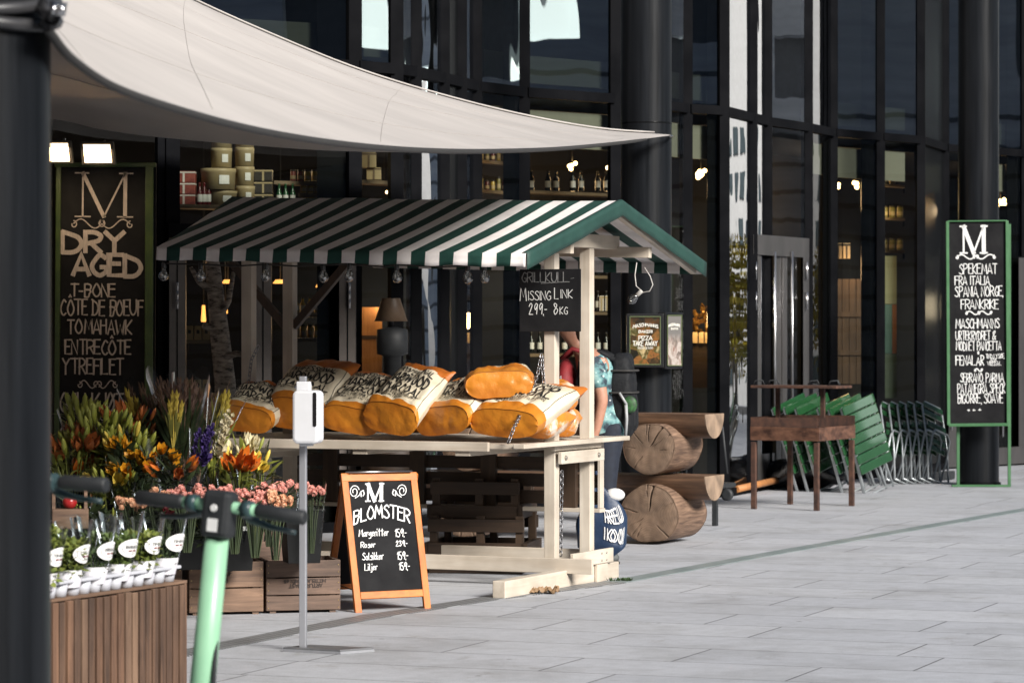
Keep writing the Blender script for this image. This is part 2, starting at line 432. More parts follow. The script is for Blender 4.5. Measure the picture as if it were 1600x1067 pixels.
# ------------------------------------------------------------------ glass building
ZT = 3.69
NODES = [(-260, 24.0), (255, 24.5), (268, 24.52), (553, 25.4), (618, 25.7), (647, 26.0), (691, 26.65), (718, 27.1), (742, 27.5), (817, 28.2), (960, 29.0), (1072, 30.3), (1130, 30.6),
         (1174, 31.6), (1197, 32.15), (1261, 33.1), (1300, 34.0), (1374, 34.7), (1437, 35.3), (1475, 36.8), (1600, 38.0), (1665, 38.4), (1760, 46.0), (1900, 64.0)]
NP = [V(((x - CX) / F * y, y, 0)) for x, y in NODES]
m_frame = mat('dark_metal_frame', (.003, .0032, .004), (.006, .0062, .0072), scale=3, rough=.6, spec=.03)
m_glass = glassmat('facade_glass', (.62, .64, .60), ior=1.36, wave=.004, wscale=.9, base=.0)
m_glass2 = glassmat('upper_facade_glass', (.40, .44, .43), ior=1.9, wave=.005, wscale=.8, base=.20)
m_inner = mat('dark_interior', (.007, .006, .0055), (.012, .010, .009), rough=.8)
m_bulk = mat('pale_bulkhead', (.17, .175, .14), (.21, .215, .17), scale=2, rough=.8)
m_shelf = mat('shelf_board', (.16, .11, .06), (.1, .07, .04), scale=4, rough=.6)
m_panel = mat('dark_cladding', (.006, .0065, .007), rough=.25, spec=.1)
bl = thing('glass_building', 'dark glass fronted building with angled tall panes behind the stall', 'building', NP[3])
LAST = len(NP) - 1
m_glass3 = glassmat('mirror_coated_glass', (.4, .42, .42), ior=1.9, wave=.006, wscale=1.1, base=.42)
mirror_panes = {5, 7, 12, 13}
solid_panes = {1, 6, 18}       # narrow clad piers, plus a pane made opaque to imitate its dark reflection
for i in range(LAST):
    a, b = NP[i], NP[i + 1]; d = (b - a).normalized()
    A, B = a + d * .03, b - d * .03
    if i in solid_panes:
        MB().prism([A, B, B + V((0, .03, 0)), A + V((0, .03, 0))], (0, 0, 7.5)).build('pier_or_dark_pane', m_panel, bl, world=True)
    else:
        MB().quad(A + Z * .08, B + Z * .08, B + Z * (ZT - .04), A + Z * (ZT - .04)).build('window_pane', m_glass3 if i in mirror_panes else m_glass, bl, world=True)
        MB().quad(A + Z * (ZT + .04), B + Z * (ZT + .04), B + Z * 7.5, A + Z * 7.5).build('window_pane', m_glass3 if i in mirror_panes else m_glass2, bl, world=True)
    tb = MB(); tb.beam(A + Z * ZT, B + Z * ZT, .09, .085); tb.build('transom', m_frame, bl, world=True)
    tb = MB(); tb.beam(A + Z * .04, B + Z * .04, .10, .08); tb.build('sill', m_frame, bl, world=True)
for i in range(LAST + 1):
    p = NP[i]
    MB().box(p + Z * 3.75, (.05, .12, 7.5), Matrix.Rotation(rad(-55), 3, 'Z')).build('mullion', m_frame, bl, world=True)
for i in (3, 9, 12, 16, 17, 20):                # a second thin reveal line beside the main mullions, dark return behind the glass
    p = NP[i]; q = NP[max(0, i - 1)]; d = (q - p).normalized()
    w_ = min(.34, (q - p).length * .42)
    MB().prism([p + d * .03 + V((0, .06, 0)), p + d * w_ + V((0, .06, 0)), p + d * w_ + V((0, .1, 0)), p + d * .03 + V((0, .1, 0))], (0, 0, 7.5)).build('reveal_panel', m_panel, bl, world=True)
# room behind the glass
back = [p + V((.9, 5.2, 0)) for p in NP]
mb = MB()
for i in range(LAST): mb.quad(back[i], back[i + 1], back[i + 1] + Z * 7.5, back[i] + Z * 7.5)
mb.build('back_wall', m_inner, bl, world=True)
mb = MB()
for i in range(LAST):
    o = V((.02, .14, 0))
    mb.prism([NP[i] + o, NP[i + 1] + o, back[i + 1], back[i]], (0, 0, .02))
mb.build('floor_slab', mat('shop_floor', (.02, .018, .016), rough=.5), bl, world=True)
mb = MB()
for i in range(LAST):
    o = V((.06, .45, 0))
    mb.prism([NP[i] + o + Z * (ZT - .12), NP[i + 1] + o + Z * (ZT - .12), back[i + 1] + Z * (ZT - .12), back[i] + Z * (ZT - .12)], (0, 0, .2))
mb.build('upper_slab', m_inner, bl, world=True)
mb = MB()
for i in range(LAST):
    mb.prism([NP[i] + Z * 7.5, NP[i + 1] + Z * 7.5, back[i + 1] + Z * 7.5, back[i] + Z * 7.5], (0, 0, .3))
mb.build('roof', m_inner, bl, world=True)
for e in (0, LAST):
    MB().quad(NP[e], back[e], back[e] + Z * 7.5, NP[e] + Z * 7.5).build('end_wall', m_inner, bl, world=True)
# pale bulkhead panels that show just above and below the transom
for i, f0, f1 in ((2, .05, .95), (3, .08, .75), (9, .02, .98), (8, .08, .55), (11, .04, .86), (15, .1, .8), (16, .06, .66), (17, .05, .6), (19, .3, .75), (20, .1, .5), (10, .1, .9)):
    a, b = NP[i], NP[i + 1]; o = V((.04, .22, 0))
    A, B = a.lerp(b, f0) + o, a.lerp(b, f1) + o
    for z0, z1 in ((ZT - .46, ZT - .14), (ZT + .10, ZT + .34)):
        mb = MB(); mb.prism([A + Z * z0, B + Z * z0, B + V((0, .06, z0)), A + V((0, .06, z0))], (0, 0, z1 - z0)); mb.build('bulkhead', m_bulk, bl, world=True)

# left shop doors: brownish stiles with long hinges
m_stile = mat('brown_grey_door_frame', (.085, .07, .062), (.065, .054, .048), rough=.5)
m_chrome = mat('brushed_steel', (.55, .55, .56), (.45, .45, .46), scale=30, rough=.28, metal=1, stretch=(1, 1, .1))
def fac(px, dy=-.02):
    for i in range(LAST):
        if NODES[i][0] <= px <= NODES[i + 1][0]:
            t = (px - NODES[i][0]) / (NODES[i + 1][0] - NODES[i][0])
            Y = lerp(NODES[i][1], NODES[i + 1][1], t) + dy; return V(((px - CX) / F * Y, Y, 0))
dth = thing('shop_door', 'glazed shop door with brown grey frame and long hinges behind the left of the stall', 'door', fac(410, -.1))
for a, b in ((264, 290), (398, 424), (530, 556)):
    A, B = fac(a, -.10), fac(b, -.10)
    MB().prism([A + Z * .05, B + Z * .05, B + V((0, .06, .05)), A + V((0, .06, .05))], (0, 0, 2.25)).build('door_stile', m_stile, dth, world=True, bevel=.004)
    MB().prism([A.lerp(B, .46) + V((0, -.004, .06)), A.lerp(B, .54) + V((0, -.004, .06)), A.lerp(B, .54) + V((0, 0, .06)), A.lerp(B, .46) + V((0, 0, .06))], (0, 0, 2.2)).build('door_gap', m_panel, dth, world=True)
A, B = fac(264, -.1), fac(556, -.1)
MB().prism([A + Z * 2.31, B + Z * 2.31, B + V((0, .06, 2.31)), A + V((0, .06, 2.31))], (0, 0, .1)).build('door_head', m_frame, dth, world=True)
for px in (277, 546):
    c = fac(px, -.14); zc = CH - (462 - HZ) / F * c.y
    mb = MB()
    for k in range(3): mb.lathe([(.011, -.032), (.011, .032)], c + Z * (zc + (k - 1) * .068), 10)
    mb.build('hinge', m_chrome, dth, world=True)
# right stainless double door
rd = thing('steel_door', 'narrow stainless steel framed glass double door with tall bar handles', 'door', fac(1218, -.1))
m_dsteel = mat('grey_steel_frame', (.19, .18, .175), (.13, .125, .12), scale=3, rough=.32, metal=.75, stretch=(1, 1, .3))
zt = CH - (374 - HZ) / F * 32.3
for a, b in ((1179, 1187), (1213, 1219), (1222, 1228), (1255, 1263)):
    A, B = fac(a, -.09), fac(b, -.09)
    MB().prism([A + Z * .05, B + Z * .05, B + V((.02, .05, .05)), A + V((.02, .05, .05))], (0, 0, zt - .05)).build('door_stile', m_dsteel, rd, world=True, bevel=.003)
A, B = fac(1177, -.10), fac(1264, -.10)
MB().prism([A + Z * (zt - .17), B + Z * (zt - .17), B + V((.02, .06, zt - .17)), A + V((.02, .06, zt - .17))], (0, 0, .2)).build('door_head', m_dsteel, rd, world=True, bevel=.004)
A, B = fac(1187, -.06), fac(1213, -.06); C_, D_ = fac(1228, -.06), fac(1255, -.06)
for a, b in ((A, B), (C_, D_)):
    MB().prism([a + Z * .06, b + Z * .06, b + V((.01, .04, .06)), a + V((.01, .04, .06))], (0, 0, .3)).build('kick_plate', m_dsteel, rd, world=True)
for px in (1211, 1238):
    c = fac(px, -.24); z1 = CH - (394 - HZ) / F * c.y
    mb = MB(); mb.tube([c + V((0, .12, .5)), c + Z * .5, c + Z * z1, c + V((0, .12, z1))], .014, 8); mb.build('handle', m_chrome, rd, world=True)
for px in (1181, 1261):
    for py in (423, 470):
        c = fac(px, -.15); zc = CH - (py - HZ) / F * c.y
        MB().lathe([(.014, -.09), (.014, .09)], c + Z * zc, 10).build('hinge', m_chrome, rd, world=True)
# far right door stile behind the menu board
fd = thing('glass_door', 'glass shop door with vertical handle and low steel threshold behind the far right menu board', 'door', fac(1540, -.12))
for a, b in ((1482, 1497), (1592, 1606)):
    A, B = fac(a, -.12), fac(b, -.12)
    MB().prism([A + Z * .05, B + Z * .05, B + V((.02, .05, .05)), A + V((.02, .05, .05))], (0, 0, 2.4)).build('door_stile', m_dsteel, fd, world=True)
A, B = fac(1482, -.14), fac(1606, -.14)
MB().prism([A + Z * .02, B + Z * .02, B + V((.02, .06, .02)), A + V((.02, .06, .02))], (0, 0, .2)).build('kick_rail', m_dsteel, fd, world=True)
c = fac(1567, -.22); MB().tube([c + V((0, .1, .35)), c + Z * .35, c + Z * 1.2, c + V((0, .1, 1.2))], .014, 8).build('handle', m_chrome, fd, world=True)
c = fac(1487, -.2); MB().lathe([(.013, -.1), (.013, .1)], c + Z * .55, 8).build('hinge', m_chrome, fd, world=True)

# ------------------------------------------------------------------ columns
def col_mat():
    m, nt, b = newmat('black_column_paint')
    tc = N(nt, 'ShaderNodeTexCoord'); mp = N(nt, 'ShaderNodeMapping'); mp.inputs['Scale'].default_value = (14, 14, .5)
    nt.links.new(tc.outputs['Object'], mp.inputs[0])
    nz = N(nt, 'ShaderNodeTexNoise', Scale=2.2, Detail=6, Roughness=.6); nt.links.new(mp.outputs[0], nz.inputs['Vector'])
    nt.links.new(ramp(nt, nz.outputs['Fac'], [(.3, (.005, .0058, .007)), (.7, (.011, .0125, .015))]), b.inputs['Base Color'])
    nt.links.new(ramp(nt, nz.outputs['Fac'], [(.3, (.30, .30, .30)), (.7, (.42, .42, .42))]), b.inputs['Roughness']); b.inputs['Specular IOR Level'].default_value = .14
    return m
m_col = col_mat()
def column(px, Y, label, seam=None):
    r = .2085; c = V(((px - CX) / F * Y, Y, 0))
    t = thing('steel_column', label, 'column', c, 0, 'black steel columns')
    MB().lathe([(r, 0), (r, 7.5)], (0, 0, 0), 48, caps=False).build('shaft', m_col, t)
    MB().lathe([(r + .02, .004), (r + .02, .03), (r, .034)], (0, 0, 0), 48, caps=False).build('base_ring', m_frame, t)
    if seam: MB().lathe([(r + .002, seam - .006), (r + .003, seam), (r + .002, seam + .006)], (0, 0, 0), 48, caps=False).build('joint_ring', m_panel, t)
    return t
column(1010, 26.4, 'round black steel column holding the sail tip and two poster cases', CH - (191 - HZ) / F * 26.2)
column(1529, 33.0, 'round black steel column behind the far right menu board')
column(-49, 8.2, 'blurred black round column at the left edge nearest the camera')

# ------------------------------------------------------------------ shade sail
def interp(tab, x):
    for (a, b), (c, d) in zip(tab, tab[1:]):
        if x <= c or (c, d) == tab[-1]: return b + (d - b) * (x - a) / (c - a)
def crv(tab, x):
    """Catmull-Rom through unevenly spaced points"""
    n = len(tab)
    for i in range(n - 1):
        if x <= tab[i + 1][0] or i == n - 2:
            x1, y1 = tab[i]; x2, y2 = tab[i + 1]; h = x2 - x1; t = (x - x1) / h
            s1 = (tab[i + 1][1] - tab[i - 1][1]) / (tab[i + 1][0] - tab[i - 1][0]) if i else (y2 - y1) / h
            s2 = (tab[i + 2][1] - y1) / (tab[i + 2][0] - x1) if i + 2 < n else (y2 - y1) / h
            return (2 * t**3 - 3 * t * t + 1) * y1 + (t**3 - 2 * t * t + t) * h * s1 + (-2 * t**3 + 3 * t * t) * y2 + (t**3 - t * t) * h * s2
SE = [(74, 40), (110, 85), (180, 132), (300, 174), (420, 204), (560, 225), (700, 234), (850, 232), (960, 223), (1046, 212)]
SU = [(-380, -380), (0, -150), (300, 0), (430, 58), (560, 110), (690, 150), (820, 182), (940, 203), (1046, 210.5)]
SL = [(-420, 140), (80, 186), (160, 203), (250, 215), (400, 228), (520, 236), (640, 238), (760, 235), (900, 225), (1046, 213)]
A_, C2 = P(74, 40, 8.0), P(1046, 212, 26.1)
def sail_E(t):
    t = t ** 1.5; px = lerp(74, 1046, t)
    k = (px - CX) / F; dX, dY = C2.x - A_.x, C2.y - A_.y
    s = (k * A_.y - A_.x) / (dX - k * dY)
    return P(px, crv(SE, px), A_.y + dY * s)
def sail_U(t):
    px = lerp(-380, 1046, t); return P(px, crv(SU, px), lerp(14, 26.12, t ** .8))
def sail_L(t):
    px = lerp(-420, 1046, t); return P(px, crv(SL, px), lerp(22.5, 26.14, t))
def sail_pt(u, v):
    if v <= .5:
        t = v * 2; e, q = sail_E(u), sail_U(u); p = e.lerp(q, t)
        wr = .03 * math.sin(math.pi * t) * (1 - u) * (math.sin(9 * t + 4 * u) + .35 * math.sin(17 * t - 2 * u)) + .05 * math.exp(-((t - .62 - .3 * u) / .05) ** 2) * (1 - u) ** 2 - .035 * math.exp(-((t - .5 - .35 * u) / .04) ** 2) * (1 - u) ** 2
        return p + Z * (-.10 * math.sin(math.pi * t) * (1 - u) * (1 - u) + wr)
    t = (v - .5) * 2; q, l = sail_U(u), sail_L(u); p = q.lerp(l, t)
    return p + Z * (.04 * math.sin(math.pi * t) * (1 - u))
m_sail = mat('cream_sail_cloth', (.46, .43, .405), (.39, .365, .345), scale=.9, rough=.8, bump=.06, bscale=60, spec=.2)
m_hem = mat('dark_hem', (.03, .028, .026), rough=.7)
sl = thing('shade_sail', 'large cream cloth shade sail stretched above the stall to the middle column', 'awning', sail_U(.5))
MB().sheet(sail_pt, 90, 60).build('canvas', m_sail, sl, world=True)
MB().tube([sail_E(i / 80) + V((0, -.012, -.008)) for i in range(79)], [.012] * 78 + [.009], 6).build('hem_cord', m_hem, sl, world=True)
MB().tube([sail_U(i / 60) + Z * .012 for i in range(60)], .007, 6).build('seam_cord', m_sail, sl, world=True)
mb = MB()                                             # stitched seams seen on the underside and across the top
for k in (.62, .74, .86): mb.tube([sail_pt(i / 60, k) - Z * .012 for i in range(58)], .005, 5)
for k in (.12, .27, .41): mb.tube([sail_pt(i / 60, k) + Z * .0008 for i in range(58)], .0015, 5)
for k in (.18, .42, .66): mb.tube([sail_pt(k + .05 * j / 30, j / 60) + Z * .0006 for j in range(1, 30)], .0015, 5)
mb.build('stitching', mat('seam_thread', (.40, .37, .345), rough=.8), sl, world=True)
mb = MB(); c3 = V(((-49 - CX) / F * 8.2, 8.2, 0))      # straps wound round the near column
for k, zz in enumerate((2.385, 2.42, 2.455, 2.50)):
    mb.tube([c3 + V((.225 * math.cos(a), .225 * math.sin(a), zz + .02 * math.sin(a * 2 + k))) for a in [2 * math.pi * i / 28 for i in range(28)]], .017, 8, closed=True)
mb.tube([c3 + V((.2, -.1, 2.42)), P(82, 30, 7.95), A_], .02, 8)
mb.build('strap', mat('black_webbing', (.02, .02, .022), (.04, .04, .042), rough=.4), sl, world=True)
mb = MB(); mb.tube([P(82, 26, 7.93), P(96, 22, 7.93), P(100, 8, 7.93), P(84, 6, 7.93)], .012, 8, closed=True); mb.build('shackle', m_chrome, sl, world=True)
MB().tube([C2 + V((0, 0, 0)), C2 + V((.03, .12, 0)), C2 + V((.0, .3, .01))], .01, 6).build('tip_ring', m_chrome, sl, world=True)

# ------------------------------------------------------------------ what the glass mirrors: buildings across the plaza, out of frame
m_grey = mat('blue_grey_cladding', (.50, .53, .58), (.36, .39, .44), scale=1.2, rough=.6, stretch=(.2, .2, 3))
m_glowp = emis('window_glow_panel', (.88, 1, .92), 1.8)  # added glow for the mirrored openings
m_seam = mat('cladding_seam', (.10, .11, .13), rough=.6)
ob = thing('office_building', 'blue grey clad office block across the plaza mirrored in the glass', 'building', (34, 30, 0))
def wall_line(a, b, holes, z0, z1, par, nm='wall'):
    """wall from a to b (thickness .5) pierced by openings (s0, s1, za, zb)"""
    a, b = V(a), V(b); d = (b - a); L = d.length; d.normalize(); n = V((-d.y, d.x, 0))
    xs = sorted({0, L, *[h[0] for h in holes], *[h[1] for h in holes]}); zs = sorted({z0, z1, *[h[2] for h in holes], *[h[3] for h in holes]})
    mb = MB()
    for i in range(len(xs) - 1):
        for j in range(len(zs) - 1):
            cx, cz = (xs[i] + xs[i + 1]) / 2, (zs[j] + zs[j + 1]) / 2
            if any(h[0] < cx < h[1] and h[2] < cz < h[3] for h in holes): continue
            p, q = a + d * xs[i], a + d * xs[i + 1]
            mb.prism([p + Z * zs[j], q + Z * zs[j], q + n * .5 + Z * zs[j], p + n * .5 + Z * zs[j]], (0, 0, zs[j + 1] - zs[j]))
    mb.build(nm, m_grey, par, world=True)
    for h in holes:                                   # glowing panels added so the openings mirror brightly, a dark pane beside each
        p, q = a + d * (h[0] + .02) + n * .3, a + d * (h[1] - .02) + n * .3; f_ = .25 + .4 * ((h[0] * 7) % 1)
        MB().prism([p + Z * (h[2] + .02), p.lerp(q, f_) + Z * (h[2] + .02), p.lerp(q, f_) + n * .03 + Z * (h[2] + .02), p + n * .03 + Z * (h[2] + .02)], (0, 0, h[3] - h[2] - .04)).build('glow_panel', m_glowp, par, world=True)
        p = p.lerp(q, f_ + .02)
        MB().prism([p + Z * (h[2] + .02), q + Z * (h[2] + .02), q + n * .03 + Z * (h[2] + .02), p + n * .03 + Z * (h[2] + .02)], (0, 0, h[3] - h[2] - .04)).build('window', m_seam, par, world=True)
    sm = MB()
    k = z0 + .4
    while k < z1:
        sm.beam(a + d * .01 + n * (-.006) + Z * k, b - d * .01 - n * .006 + Z * k, .01, .10) if not any(h[2] < k < h[3] for h in holes) else None
        k += .62
    sm.build('cladding_seam', m_seam, par, world=True)
wall_line((34, 30, 0), (34, -4, 0), [(2, 5, 7.2, 8.6), (8, 10.2, 6.9, 8.8), (14, 18, 7.3, 8.8), (22, 24, 6.8, 8.6), (28, 32, 7.2, 8.8)], 0, 20, ob)
wall_line((34, 78, 0), (34, 30.02, 0), [(1, 3, 7.0, 8.8), (6, 8.5, 6.6, 8.4), (12, 13.6, 7.4, 9.2), (17, 20, 6.9, 8.3), (24, 25.8, 6.2, 8.0), (30, 33.5, 6.8, 8.6), (37, 38.5, 6.4, 8.6), (42, 45.5, 6.9, 8.5)], 0, 10.2, ob)
wall_line((36, -26, 0), (-14, -30, 0), [(4, 9, 7, 9), (14, 16, 6, 9), (20, 27, 7.4, 9.4), (32, 34, 6.4, 9), (40, 46, 7, 9)], 0, 19, ob)
m_white = mat('sunlit_white_render', (.78, .77, .74), (.7, .69, .66), rough=.7)
m_win = mat('dark_window_glass', (.10, .13, .14), rough=.2)
lw = thing('side_sky_blocker', 'added dark block left of the sail, unseen, holding back sky light', 'building', (-8.2, 10, 0))
MB().prism([(-8.2, 25.5, 0), (-8.2, -6, 0), (-14, -6, 0), (-14, 25.5, 0)], (0, 0, 12)).build('wall', mat('dark_blocker', (.08, .055, .045), (.05, .035, .03), scale=9, rough=.8, stretch=(1, 1, 4)), lw, world=True)  # unseen block added to cut the sky light from the left
for k in range(6):
    for z_ in (1.2, 4.6, 8.0): MB().bx(-8.199, -8.17, -3.5 + k * 4.6, -1.3 + k * 4.6, z_, z_ + 2).build('window', m_panel, lw, world=True)
tw = thing('white_building', 'tall white rendered building with window grid down the street, mirrored in the bright panes', 'building', (22, 61, 0))
dn = V((.94, -.34, 0)); fr_ = V((-.34, -.94, 0)); c0 = V((22, 61, 0))
MB().prism([c0 - dn * 3.3, c0 + dn * 3.3, c0 + dn * 3.3 - fr_ * 6, c0 - dn * 3.3 - fr_ * 6], (0, 0, 26)).build('wall', m_white, tw, world=True)
for k in range(7):
    for j in range(6):
        a = c0 + dn * (-3.1 + k * .9) + fr_ * .02 + Z * (.5 + j * .95)
        MB().prism([a, a + dn * .42, a + dn * .42 + fr_ * .03, a + fr_ * .03], (0, 0, .55)).build('window', m_win, tw, world=True)
m_ylf = mat('yellow_autumn_leaves', (.42, .30, .02), (.2, .2, .02), scale=3, rough=.5)
tr = thing('birch_tree', 'yellow leaved street tree in front of the white building down the street', 'tree', (15.6, 50.9, 0))
MB().tube([(0, 0, 0), (.05, 0, 1.2), (-.05, .1, 2.6)], [.09, .07, .03], 8).build('trunk', mat('tree_bark', (.2, .18, .15)), tr)
mb = MB(); r2 = random.Random(3)
for _ in range(1300):
    a, b, q = r2.uniform(0, 6.28), r2.uniform(-1, 1), r2.random() ** .4
    c = V((1.0 * q * math.cos(a) * math.sqrt(1 - b * b), 1.0 * q * math.sin(a) * math.sqrt(1 - b * b), 2.05 + 1.25 * q * b))
    d = V((r2.uniform(-1, 1), r2.uniform(-1, 1), r2.uniform(-1, .3)))
    mb.leaf(c, d, d.cross(V((r2.random(), r2.random(), 1))), .16, .1, .3, 2)
mb.build('crown', m_ylf, tr)
# ------------------------------------------------------------------ market stall (local frame: x along the counter to the right, y into depth)
SO = V((.248, 20.0, 0))
EX, EY = V((math.cos(YAW), math.sin(YAW), 0)), V((-math.sin(YAW), math.cos(YAW), 0))
def S(x, y, z=0): return SO + EX * x + EY * y + Z * z
def stall_x(px, y):
    """local x of the point at depth y that stands in photo column px"""
    k = (px - CX) / F; b = SO + EY * y
    return (k * b.y - b.x) / (EX.x - k * EX.y)
st = thing('market_stall', 'cream wooden market stall with green and white striped canvas roof piled with charcoal sacks', 'market stall', SO, YAW)
m_cream = wood('cream_painted_wood', (.62, .56, .475), (.52, .455, .37), 'z', rough=.55, scale=2.0, bump=.12)
m_creamx = wood('cream_painted_board', (.62, .56, .475), (.50, .43, .345), 'x', rough=.55, scale=2.0, bump=.12)
m_creamy = wood('cream_painted_beam', (.62, .56, .475), (.50, .43, .345), 'y', rough=.55, scale=2.0, bump=.12)
m_dwood = wood('dark_stained_wood', (.055, .032, .018), (.022, .013, .008), 'x', rough=.55, scale=2.5)
m_dwoodz = wood('dark_stained_upright', (.075, .045, .026), (.03, .018, .011), 'z', rough=.55, scale=2.5)
m_steel = mat('galvanised_chain', (.35, .35, .36), (.2, .2, .21), scale=40, rough=.35, metal=.9)
m_bolt = mat('bolt_head', (.35, .32, .28), rough=.4, metal=.6)
CT = .905                                             # counter top height
XL, XR = -2.15, 0.0
def ridge_z(x): return 2.42 + .026 * (XR - x)
def eave_z(x): return 2.055 + .026 * (XR - x)
YF, YR, YB = -1.19, .30, 1.81
RX = .348                                             # right end of the roof
def post(x, y, z0, z1): MB().bx(x - .037, x + .037, y - .037, y + .037, z0, z1).build('post', m_cream, st, bevel=.004)
for x in (XL, XR):
    for y in (0, .57): post(x, y, .0 if y else .10, 2.12 + .026 * (XR - x))
# feet, stretchers and end boards
for x in (XL, XR):
    o = .0 if x < -1 else .005
    MB().bx(x + .04 + o, x + .125 + o, -1.0, .80, 0.0, .105).build('foot_beam', m_creamy, st, bevel=.006)
    for z0, z1, w in ((.762, .838, .02), (.845, .893, .0)):
        MB().bx(x + .0385 + w, x + .066 + w, -.10 + w * 3, .66, z0, z1).build('end_board', m_creamy, st, bevel=.004)
    MB().bx(x + .128 + o, x + .152 + o, -.02, .64, .115, .205).build('end_board', m_creamy, st, bevel=.004)
    MB().bx(x + .128 + o, x + .150 + o, .38, .55, -.0, .112).build('block', m_creamy, st, bevel=.004)
    mb = MB()
    for yy in (.44, .52):
        for zz in (.135, .18): mb.lathe([(.007, 0), (.006, .004)], (x + .152 + o, yy, zz), 8, rot=Matrix.Rotation(rad(90), 3, 'Y'))
    for yy, zz in ((.02, .80), (.56, .80)): mb.lathe([(.016, 0), (.013, .007)], (x + .088, yy, zz), 10, rot=Matrix.Rotation(rad(90), 3, 'Y'))
    mb.build('bolts', m_bolt, st)
MB().bx(XL - .3, XR + .30, -.066, -.040, .085, .178).build('stretcher', m_creamx, st, bevel=.004)
MB().bx(XL - .3, XR - .05, .61, .64, .10, .19).build('stretcher', m_creamx, st, bevel=.004)
# counter: fascia board, slatted top, end ledge
mb = MB(); ys = -.66
while ys < 1.0: mb.bx(XL - .25, XR + .05, ys, ys + .105, CT - .03, CT); ys += .112
mb.build('counter_top', m_creamx, st, bevel=.003)
MB().bx(XL - .25, XR - .12, -.70, -.672, CT - .045, CT + .012).build('counter_edge', m_creamx, st, bevel=.004)
MB().bx(XR + .052, XR + .125, -.71, 1.0, CT - .025, CT + .004).build('end_ledge', m_creamy, st, bevel=.004)
for x in (-.3, -1.0, -1.75): MB().bx(x - .05, x + .05, -.68, .95, CT - .075, CT - .033).build('counter_bearer', m_creamy, st, bevel=.004)
MB().bx(XL - .22, XR - .2, -.665, -.60, CT + .002, CT + .012).build('rubber_mat', mat('ribbed_black_mat', (.015, .015, .016), rough=.6), st)
# brown slatted screen under the counter at the back
sp = MB()
for z in (.46, .57, .68, .79): sp.bx(-2.3, -.045, .90, .925, z, z + .085)
sp.build('slat_screen', m_dwood, st, bevel=.003)
for x in (-2.0, -1.35, stall_x(764, .88), stall_x(889, .88)): MB().bx(x - .055, x + .055, .86, .898, .44, .88).build('screen_upright', m_dwoodz, st, bevel=.003)
MB().bx(-2.3, -.02, .84, .93, .412, .438).build('screen_rail', m_creamx, st, bevel=.003)
MB().bx(-.044, -.028, .86, .926, .44, .88).build('screen_edge', m_cream, st)
# roof frame
for x in (XL, XR):
    zc = 2.12 + .026 * (XR - x)
    MB().bx(x - .045, x + .045, -.30, 1.02, zc + .002, zc + .09).build('cross_beam', m_creamy, st, bevel=.004)
    MB().bx(x - .035, x + .035, .26, .335, zc + .092, zc + .25).build('king_post', m_cream, st, bevel=.003)
for x in (XL + .05, -1.5, -.75, RX - .07):
    for ya, yb in ((YR, YF + .04), (YR, YB - .04)):
        mb = MB(); mb.beam(V((x, ya, ridge_z(x) - .045)), V((x, yb, eave_z(x) - .05)), .04, .055); mb.build('rafter', m_creamy, st, bevel=.003)
for y, f in ((-.30, .66), (1.0, .61)):
    mb = MB(); zz = 2.10
    mb.beam(V((XL + .03, y, zz + .026 * 2.2 + .0)), V((RX - .08, y, zz + .0)), .05, .07); mb.build('purlin', m_creamx, st, bevel=.003)
for x0, x1 in ((XL + .03, XL + .45), (XL - .03, XL - .45)):
    mb = MB(); mb.beam(V((x0, .57, 1.62)), V((x1, .57, 2.06)), .045, .05); mb.build('brace', m_dwoodz, st)
# striped canvas
def stripe_mat():
    m, nt, b = newmat('striped_canvas')
    tc = N(nt, 'ShaderNodeTexCoord'); sx = N(nt, 'ShaderNodeSeparateXYZ'); nt.links.new(tc.outputs['Object'], sx.inputs[0])
    a = N(nt, 'ShaderNodeMath', operation='MULTIPLY_ADD'); a.inputs[1].default_value = -1 / .186; a.inputs[2].default_value = RX / .186
    nt.links.new(sx.outputs[0], a.inputs[0])
    fr = N(nt, 'ShaderNodeMath', operation='FRACT'); nt.links.new(a.outputs[0], fr.inputs[0])
    gt = N(nt, 'ShaderNodeMath', operation='LESS_THAN'); gt.inputs[1].default_value = .49; nt.links.new(fr.outputs[0], gt.inputs[0])
    nz = N(nt, 'ShaderNodeTexNoise', Scale=6, Detail=8, Roughness=.7); nt.links.new(tc.outputs['Object'], nz.inputs['Vector'])
    wv = ramp(nt, nz.outputs['Fac'], [(.3, (.66, .62, .60)), (.6, (.78, .74, .72))])
    gv = ramp(nt, nz.outputs['Fac'], [(.3, (.008, .038, .030)), (.65, (.014, .054, .042))])
    mx = N(nt, 'ShaderNodeMixRGB'); nt.links.new(gt.outputs[0], mx.inputs[0]); nt.links.new(gv, mx.inputs[1]); nt.links.new(wv, mx.inputs[2])
    nt.links.new(mx.outputs[0], b.inputs['Base Color']); b.inputs['Roughness'].default_value = .7; b.inputs['Specular IOR Level'].default_value = .3
    fine = N(nt, 'ShaderNodeTexNoise', Scale=220, Detail=2); nt.links.new(tc.outputs['Object'], fine.inputs['Vector'])
    bp = N(nt, 'ShaderNodeBump', Strength=.12, Distance=.002); nt.links.new(fine.outputs['Fac'], bp.inputs['Height']); nt.links.new(bp.outputs[0], b.inputs['Normal'])
    return m
m_str = stripe_mat()
m_green = mat('green_canvas_trim', (.008, .038, .030), (.014, .054, .042), scale=6, rough=.65, bump=.1, bscale=200)
XE = -2.49 + RX                                      # left end at the front eave
